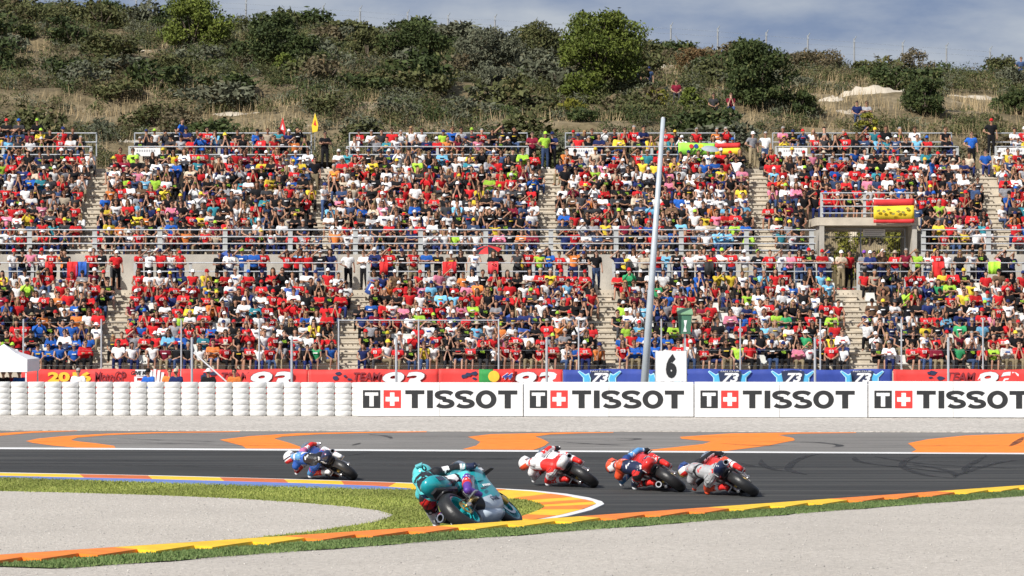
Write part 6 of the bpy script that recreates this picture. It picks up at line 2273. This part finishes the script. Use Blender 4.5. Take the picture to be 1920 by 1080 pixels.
    for s in (-1, 1):
        b = MB(); b.tube([(1.12, s * .07, .84), (.85, s * .17, .74), (.56, s * .15, .58), (.50, s * .12, .42)], [.04, .05, .05, .045], 8); b.build('frame_spar', M_ALU, root, True)
        b = MB(); b.tube([(.52, s * .10, .43), (.30, s * .135, .42), (.0, s * .135, .335), (-.05, s * .135, .33)], [.05, .048, .036, .03], 8, None, True, [.03, .025, .02, .018]); b.build('swingarm_beam', M_ALU if S.get('swing') != 'gold' else M_GOLDM, root, True)
        b = MB(); b.box((.24, s * .15, .435), (.34, s * .27, .455)); b.box((.26, s * .145, .44), (.33, s * .160, .56)); b.build('footpeg', M_ALU, root)
        b = MB(); b.tube([(1.40, s * .10, .30), (1.24, s * .10, .84)], [.032, .027], 10); b.build('fork_leg', M_GOLDM, root, True)
        b = MB(); b.tube([(1.10, s * .10, .885), (1.05, s * .20, .875), (1.0, s * .29, .845)], .018, 8); hb = b.build('handlebar', M_DARKM, root, True)
        b = MB(); b.tube([(1.05, s * .20, .868), (1.09, s * .26, .86), (1.07, s * .31, .84)], .008, 6); b.build('lever', M_ALU, hb)
        b = MB(); b.tube([(-.02, s * .155, .33), (.02, s * .165, .33)], .03, 10); b.box((-.05, s * .15, .31), (.05, s * .165, .35)); b.build('axle_block', M_ALU, root)
    b = MB()
    b.tube([(.0, -.105, .435), (.50, -.10, .50)], .012, 6); b.tube([(.0, -.105, .225), (.50, -.10, .40)], .012, 6)
    b.build('chain', M_DARKM, root)
    b = MB()
    b.loft([(-.05, 0, .085, .655, .69, 2.5), (.10, 0, .10, .66, .69, 2.5), (.25, 0, .09, .60, .64, 2.5)], 10)
    b.build('rear_hugger', M_CARB, root, True)
    b = MB(); b.tube([(.36, 0, .45), (.30, 0, .72)], [.04, .04], 10); b.build('rear_shock', M_GOLDM, root, True)
    v, f = [], []
    b = MB()
    for i, a in enumerate(range(25, 146, 15)):
        for y in (-.075, -.05, .0, .05, .075):
            rr = .325 - abs(y) * .35
            v.append((1.40 + rr * math.cos(R(a)), y, .30 + rr * math.sin(R(a))))
    b.add(v, [(i * 5 + j, i * 5 + j + 1, (i + 1) * 5 + j + 1, (i + 1) * 5 + j) for i in range(8) for j in range(4)])
    b.build('front_mudguard', m2, root, True)
    for (sy, pts, rad) in S['exhaust']:
        b = MB()
        b.tube(pts, [rad * .55] * (len(pts) - 2) + [rad * .9, rad], 14)
        ex = b.build('exhaust', M_DARKM, root, True)
        p, q = Vector(pts[-1]), Vector(pts[-2])
        d = (p - q).normalized()
        b = MB(); b.tube([p - d * .02, p + d * .03], rad * 1.08, 14, None, False); b.tube([p, p + d * .03, p + d * .0302], [rad * .75, rad * .78, rad * 1.08], 14, None, False); b.mi = 1; b.tube([p + d * .004, p + d * .0045], rad * .77, 14)
        b.build('exhaust_tip', [M_ALU, mat('pipe_hollow_shade', (.004, .004, .004), .95, spec=0.0)], ex)  # black disc painted in for the shade inside the open pipe
    if S.get('belly_text'):
        o = text_on_wall('lettering', S['belly_text'], .80, -.216, .33, 1.0, paint('navy', CLR['navy']), fr, h=.065, w=.25)
    if S.get('number'):
        for s in (-1, 1):
            b = MB(); b.prism([(-.10, .90), (.10, .86), (.12, .98), (-.05, 1.02)][::-1] if s < 0 else [(-.10, .90), (.10, .86), (.12, .98), (-.05, 1.02)], s * .145, s * .158); b.build('number_plate', paint('white', CLR['white']), tl)
        me = text_mesh(S['number'], 1.0, bold=.03).copy(); co = np.empty(len(me.vertices) * 3, np.float32); me.vertices.foreach_get('co', co); co = co.reshape(-1, 3)
        ext = co.max(0) - co.min(0)
        co = np.stack([co[:, 0] / ext[0] * .12 + .02, -.160 - co[:, 2], co[:, 1] / ext[1] * .09 + .94], 1); me.vertices.foreach_set('co', co.ravel().astype(np.float32)); me.materials.clear(); me.materials.append(paint('black', CLR['black'])); link('number', me, tl)
    return root

def make_rider(label, spec, lean):
    S = spec
    J = {k: Vector(v) for k, v in dict(
        pelvis=(.28, .15, .89), mid=(.48, .22, 1.03), chest=(.70, .28, 1.13), neck=(.85, .33, 1.18), head=(.98, .38, 1.25),
        shl=(.80, .47, 1.08), ell=(.97, .53, .94), hal=(1.01, .27, .87), shr=(.77, .12, 1.14), elr=(.93, -.15, 1.03), har=(1.01, -.25, .875),
        hipl=(.28, .26, .86), knl=(.60, .44, .76), anl=(.27, .22, .54), tol=(.40, .23, .47), hipr=(.31, .06, .87), knr=(.70, -.19, .78), anr=(.27, -.21, .53), tor=(.40, -.22, .44)).items()}
    for k, v in S.get('pose', {}).items(): J[k] = Vector(v)
    bones = [('torso', 'pelvis', 'mid', .135, .135), ('torso', 'mid', 'chest', .135, .15), ('torso', 'chest', 'neck', .14, .075), ('shoulder', 'chest', 'shl', .11, .085), ('shoulder', 'chest', 'shr', .11, .085),
             ('upper_arm', 'shl', 'ell', .064, .052), ('forearm', 'ell', 'hal', .052, .04), ('upper_arm', 'shr', 'elr', .064, .052), ('forearm', 'elr', 'har', .052, .04),
             ('hip', 'pelvis', 'hipl', .132, .115), ('hip', 'pelvis', 'hipr', .132, .115), ('thigh_in', 'hipl', 'knl', .104, .070), ('thigh', 'hipr', 'knr', .104, .070), ('shin_in', 'knl', 'anl', .068, .05), ('shin', 'knr', 'anr', .068, .05)]
    b = MB()
    for (_, a, c, r0, r1) in bones:
        b.capsule(J[a], J[c], r0, r1, 14)
    # aerodynamic hump between the shoulders
    up = Vector((-.35, .1, .93))
    hump0, hump1 = J['chest'] + up * .06 - Vector((.10, 0, 0)), J['neck'] + up * .06
    b.capsule(hump0, hump1, .10, .07, 12)
    b.ball(J['head'], (.09, .09, .10), 12, 8)
    b.capsule(J['neck'], J['head'], .065, .06, 10)
    body = remesh(b, .0115, 6, None, 'body')
    regs = list(S['suit'].items())
    names = [k for k, _ in regs]
    pal = []
    def mi(c):
        if c not in pal: pal.append(c)
        return pal.index(c)
    segs = [(n, J[a], J[c], (r0 + r1) / 2) for (n, a, c, r0, r1) in bones] + [('hump', hump0, hump1, .085)]
    for p in body.polygons:
        c = p.center
        best, bt, bn, side = 9, 0, 'torso', 0
        for (n, a, e, rr) in segs:
            d = e - a
            t = max(0, min(1, (c - a).dot(d) / d.length_squared))
            dist = (c - (a + d * t)).length - rr
            if dist < best:
                best, bt, bn = dist, t, n
                side = (c - (a + d * t)).dot(Vector((0, -.64, .77)))
        col = S['suit'].get(bn, S['suit']['torso'])
        if callable(col): col = col(bt, side, c)
        # sponsor patches and stretch panels sewn on the suit
        mark = math.sin(c.x * 71 + c.y * 23) * math.sin(c.z * 64 - c.x * 31 + c.y * 40)
        if bn in ('torso', 'hump', 'shoulder') and side > 0 and abs(math.sin(c.x * 14 + 1.0)) < .34 and mark > .12: col = S['trim'][0]
        elif bn in ('thigh', 'thigh_in', 'upper_arm') and .35 < bt < .6 and mark > .2: col = S['trim'][1]
        elif bn in ('shin', 'shin_in', 'forearm') and mark > .55: col = S['trim'][1]
        elif bn == 'hip' and abs(math.sin(c.z * 60)) < .25: col = 'black'
        p.material_index = mi(col)
    root = link('person', body)
    for cname in pal: body.materials.append(leather(cname, CLR[cname]))
    tag(root, label, 'person', 'motorcycle racers')
    # gloves with fingers round the grips
    for h, e, s in ((J['hal'], J['ell'], 1), (J['har'], J['elr'], -1)):
        g = MB()
        d = (h - e).normalized()
        g.capsule(h - d * .07, h, .046, .042, 10)
        g.capsule(h, h + Vector((.03, 0, .015)), .042, .036, 10)
        for q, ln in enumerate((.9, 1.0, .95, .8)):
            y = h.y + (q - 1.5) * .021 * s
            k0 = Vector((h.x + .03, y, h.z + .022))
            k1 = k0 + Vector((.035, .004 * s, -.006)) * ln
            k2 = k1 + Vector((.004, 0, -.034)) * ln
            k3 = k2 + Vector((-.026, 0, -.012)) * ln
            for u, w in ((k0, k1), (k1, k2), (k2, k3)):
                g.capsule(u, w, .0105, .0098, 7)
        g.capsule(h + Vector((.0, -s * .035, 0)), h + Vector((.025, -s * .052, -.03)), .013, .011, 7)
        g.capsule(h + Vector((.025, -s * .052, -.03)), h + Vector((.045, -s * .04, -.045)), .011, .010, 7)
        g.build('glove', leather(S['glove'], CLR[S['glove']]), root, True)
    for a, t, kn in ((J['anl'], J['tol'], J['knl']), (J['anr'], J['tor'], J['knr'])):
        g = MB()
        up_ = (kn - a).normalized()
        g.capsule(a + up_ * .20, a, .062, .052, 12)
        g.capsule(a - Vector((.035, 0, .01)), t, .052, .04, 12)
        g.capsule(t - (t - a).normalized() * .02, t + (t - a).normalized() * .05, .04, .034, 10)
        bo = g.build('boot', leather(S['boot'], CLR[S['boot']]), root, True)
        g = MB(); g.capsule(a + up_ * .17, a + up_ * .19, .066, .066, 12); g.build('boot_cuff', leather(S['boot2'], CLR[S['boot2']]), bo, True)
    g = MB()
    g.ball(J['knl'] + Vector((.02, .055, -.04)), (.05, .04, .055), 10, 7)
    g.build('knee_slider', leather(S['slider'], CLR[S['slider']]), root, True)
    g = MB(); g.ball(J['ell'] + Vector((.02, .045, -.03)), (.04, .032, .045), 10, 7); g.build('elbow_slider', leather(S['slider'], CLR[S['slider']]), root, True)
    # helmet
    fw = Vector((.90, .34, -.10)).normalized()
    upv = Vector((0, -math.sin(lean) * .55, 1 - .45 * (1 - math.cos(lean))))
    upv = (upv - fw * upv.dot(fw)).normalized()
    lf = upv.cross(fw)
    Mx = Matrix((fw, lf, upv)).transposed()
    hc = [paint(c, CLR[c]) for c in S['helmet']]
    b = MB()
    b.ball((0, 0, 0), (.168, .138, .150), 24, 16)
    v2 = []
    for p in b.v:
        q = Vector(p)
        if q.z < -.02 and q.x > 0: q.x *= 1.10
        if q.z < -.085: q.z = -.085 - (q.z + .085) * -.35
        v2.append(tuple(J['head'] + Mx @ q))
    loc = b.v
    b.v = v2
    me = b.mesh('helmet', hc, True)
    for p in me.polygons:
        c = sum((Vector(loc[i]) for i in p.vertices), Vector()) / len(p.vertices)
        k = S['helmet_rule'](c)
        p.material_index = min(k, len(hc) - 1)
    he = link('helmet', me, root)
    b = MB()
    v = []
    for i in range(9):
        az = R(-62 + i * 15.5)
        for el in (-8, 5, 18, 28):
            q = Vector((.175 * math.cos(R(el)) * math.cos(az), .144 * math.cos(R(el)) * math.sin(az), .156 * math.sin(R(el))))
            v.append(J['head'] + Mx @ q)
    b.add(v, [(i * 4 + j, i * 4 + j + 1, i * 4 + j + 5, i * 4 + j + 4) for i in range(8) for j in range(3)])
    b.build('visor', M_VISOR, he, True)
    b = MB()
    v = [J['head'] + Mx @ Vector(q) for q in ((-.06, -.05, .128), (-.06, .05, .128), (-.17, .04, .055), (-.17, -.04, .055), (-.07, -.05, .146), (-.07, .05, .146), (-.188, .04, .070), (-.188, -.04, .070))]
    b.add(v, [(0, 1, 2, 3), (7, 6, 5, 4), (0, 4, 5, 1), (1, 5, 6, 2), (2, 6, 7, 3), (3, 7, 4, 0)])
    b.build('spoiler', hc[0], he)
    if S.get('helmet_text'):
        me = text_mesh(S['helmet_text'], 1.0, bold=.02).copy()
        co = np.empty(len(me.vertices) * 3, np.float32); me.vertices.foreach_get('co', co); co = co.reshape(-1, 3)
        ext = co.max(0) - co.min(0)
        out = []
        for x_, y_, z_ in co:
            az, el = R(205 + 26 * x_ / ext[0]), R(14 + 34 * y_ / ext[1])
            q = Vector((.172 * math.cos(az) * math.cos(el), .142 * math.sin(az) * math.cos(el), .154 * math.sin(el)))
            out.append(J['head'] + Mx @ q)
        me.vertices.foreach_set('co', np.array(out, np.float32).ravel()); me.materials.clear(); me.materials.append(paint('black', CLR['black']))
        link('helmet_number', me, he)
    return root
def tail_marks(tl_parent, col):
    for s in (-1, 1):
        b = MB()
        for k in range(4):
            a_ = .10 - .055 * k
            b.prism([(a_, .79), (a_ - .035, .79), (a_ - .045, .86), (a_ - .012, .86)], s * .152 - .004, s * .152 + .004)
        o = b.build('decal', paint(col, CLR[col]), tl_parent); o['kind'] = 'stuff'
def put(objs, px, py, lean, yaw, sc, D=None, dz=0.0):
    """set bike and rider on the ground: lean to the left, heading yaw degrees left of straight away"""
    if D is None:
        x, y = G(px, py)
    else:
        x, y = pxx(px, D), D
    z = gz(x, y) + .098 * sc * (1 - math.cos(lean)) + dz
    Mt = Matrix.Translation((x, y, z)) @ Matrix.Rotation(math.pi / 2 + R(yaw), 4, 'Z') @ Matrix.Rotation(-lean, 4, 'X') @ Matrix.Scale(sc, 4)
    for o in objs:
        o.matrix_world = Mt
EX_L = [(1, [(.55, .08, .20), (.35, .13, .26), (.12, .19, .40), (-.06, .20, .47)], .055)]
EX_R = [(-1, [(.45, -.08, .60), (.25, -.13, .72), (.02, -.15, .80), (-.12, -.15, .83)], .05)]
LEAN = R(55.5)
# 1 teal
sp = dict(body='teal', accent='teal', tail='teal', belly='pale', rim='teal', swing='gold', exhaust=EX_L, belly_text='CAME', number=None)
bk = make_bike('teal motorcycle with pale belly fairing, nearest the camera, on the near kerb', sp)
def t_torso(t, s, c): return 'light teal' if s < .03 else 'black'
rs = dict(trim=('light teal', 'white'), suit={'torso': t_torso, 'shoulder': lambda t, s, c: 'light teal' if c.y > .25 else 'black', 'hump': lambda t, s, c: 'light teal' if t < .5 else 'black', 'upper_arm': lambda t, s, c: 'light teal' if c.y > .25 else ('white' if .25 < t < .6 and s > 0 else 'black'), 'forearm': lambda t, s, c: 'white' if .1 < t < .35 else ('teal' if t < .55 else 'black'),
                'hip': lambda t, s, c: 'black' if s > -.02 else 'red', 'thigh': lambda t, s, c: 'white' if .32 < t < .62 and s > 0 else ('light teal' if t > .7 else 'black'), 'thigh_in': lambda t, s, c: 'black' if t < .5 else 'white', 'shin': lambda t, s, c: 'purple' if t < .4 else ('red' if t < .6 else 'purple'), 'shin_in': 'black'},
          pose=dict(pelvis=(.26, .16, .88), mid=(.46, .19, 1.05), chest=(.66, .22, 1.12), neck=(.81, .25, 1.20), head=(.93, .27, 1.285), shl=(.74, .41, 1.09), ell=(.96, .50, .95), shr=(.75, .07, 1.12), elr=(.92, -.12, 1.0), knl=(.58, .47, .68)),
          glove='navy', boot='purple', boot2='red', slider='white', helmet=['light teal', 'white', 'teal'], helmet_rule=lambda c: 1 if c.x > .07 and c.z > -.02 else (2 if c.z < -.05 else 0), helmet_text='0')
rd = make_rider('racer in teal, black and white leathers on the nearest teal motorcycle', rs, R(49))
TEAL = [bk, rd]
put(TEAL, 899, 990, R(49), -21, 1.19, D=47.6, dz=-0.085)
# 2 white and red
sp = dict(body='white', accent='red', tail='white', belly='red', rim='black', exhaust=EX_R, number=None)
bk = make_bike('white and red motorcycle, leftmost of the three in the middle', sp)
rs = dict(trim=('red', 'white'), suit={'torso': lambda t, s, c: 'white' if c.x > .40 and s > -.08 else 'red', 'shoulder': 'white', 'hump': lambda t, s, c: 'white' if abs(t - .4) > .12 else 'red', 'upper_arm': lambda t, s, c: 'red' if s > 0 else 'white', 'forearm': lambda t, s, c: 'white' if t < .5 else 'red', 'hip': lambda t, s, c: 'red' if s > 0 else 'white', 'thigh': lambda t, s, c: 'red' if t < .6 else 'white', 'thigh_in': lambda t, s, c: 'white' if .3 < t < .55 else 'red', 'shin': lambda t, s, c: 'white' if .3 < t < .6 else 'red', 'shin_in': 'red'},
          glove='black', boot='red', boot2='white', slider='white', helmet=['white', 'orange red', 'grey'], helmet_rule=lambda c: 1 if c.z < -.01 else (2 if -.03 < c.y < .03 else 0))
rd = make_rider('racer in white and red leathers, leftmost of the three in the middle', rs, LEAN)
put([bk, rd], 1120, 914, LEAN, 12, 1.05)
# 3 red with blue arms
sp = dict(body='red', accent='black', tail='red', belly='red', rim='black', exhaust=EX_L, number=None)
bk = make_bike('red motorcycle between the white one and the grey one', sp)
rs = dict(trim=('white', 'white'), suit={'torso': lambda t, s, c: 'navy' if c.x < .50 else ('black' if c.x < .56 else 'orange red'), 'shoulder': lambda t, s, c: 'dark blue' if c.y < .2 else 'orange red', 'hump': lambda t, s, c: 'orange red' if t < .6 else 'navy', 'upper_arm': 'sky', 'forearm': lambda t, s, c: 'sky' if t < .6 else 'dark blue', 'hip': lambda t, s, c: 'red' if s > .0 else 'black', 'thigh': lambda t, s, c: 'navy' if .15 < t < .6 else 'red', 'thigh_in': lambda t, s, c: 'red' if t < .35 else 'navy', 'shin': 'red', 'shin_in': 'red'},
          glove='black', boot='red', boot2='black', slider='white', helmet=['orange red', 'white', 'dark blue'], helmet_rule=lambda c: 1 if (c.z < .02 and c.x < -.05) or abs(c.y) < .03 else (2 if c.z < -.06 else 0))
rd = make_rider('racer in red leathers with blue sleeves on the red motorcycle', rs, LEAN)
put([bk, rd], 1284, 922, LEAN, 5, 1.08)
# 4 grey and red
sp = dict(body='red', accent='white', tail='navy', belly='black', rim='black', exhaust=EX_R, number=None)
bk = make_bike('black and red motorcycle, rightmost of all', sp)
rs = dict(trim=('red', 'black'), suit={'torso': lambda t, s, c: 'black' if .44 < c.x < .50 else 'grey', 'shoulder': lambda t, s, c: 'black' if c.y < .2 else 'grey', 'hump': lambda t, s, c: 'grey', 'upper_arm': lambda t, s, c: 'black' if s > 0 else 'white', 'forearm': 'black', 'hip': lambda t, s, c: 'grey' if s > -.03 else 'white', 'thigh': lambda t, s, c: 'orange red' if t > .2 else 'white', 'thigh_in': lambda t, s, c: 'white' if t < .5 else 'orange red', 'shin': lambda t, s, c: 'white' if .25 < t < .5 else 'red', 'shin_in': 'orange red'},
          glove='black', boot='red', boot2='white', slider='orange red', helmet=['dark blue', 'yellow', 'white', 'red'], helmet_rule=lambda c: 0 if c.z > .05 else (1 if c.x > -.02 else (2 if c.z > -.03 else 3)))
rd = make_rider('racer in grey and red leathers on the rightmost motorcycle', rs, LEAN)
put([bk, rd], 1421, 931, LEAN, 2, 1.08)
# 5 blue, far left
sp = dict(body='dark blue', accent='pink', tail='navy', belly='orange red', rim='black', exhaust=EX_R, number=None)
bk = make_bike('dark blue and pink motorcycle leading at the far left', sp)
rs = dict(trim=('white', 'red'), suit={'torso': lambda t, s, c: 'black' if c.x < .44 else ('white' if .50 < c.x < .56 and s > 0 else 'blue'), 'shoulder': lambda t, s, c: 'blue' if c.y > .2 else 'pink', 'hump': lambda t, s, c: 'white' if .3 < t < .55 else 'sky', 'upper_arm': lambda t, s, c: 'white' if .3 < t < .6 else 'red', 'forearm': lambda t, s, c: 'orange red' if t < .6 else 'white', 'hip': lambda t, s, c: 'black' if s > 0 else 'blue', 'thigh': lambda t, s, c: 'blue' if t < .5 else 'white', 'thigh_in': lambda t, s, c: 'blue' if t < .6 else 'sky', 'shin': lambda t, s, c: 'white' if t < .5 else 'red', 'shin_in': 'orange red'},
          glove='white', boot='white', boot2='red', slider='white', helmet=['white', 'red', 'navy'], helmet_rule=lambda c: 1 if c.z < -.02 else (2 if abs(c.z - .02) < .02 else 0))
rd = make_rider('racer in blue leathers with white and red sleeves, far left', rs, LEAN)
put([bk, rd], 668, 900, R(54), 20, 0.99)
for (tl_, ac), c_ in zip(TAILS, ('navy', 'red', 'white', 'white', 'white')):
    tail_marks(tl_, c_)
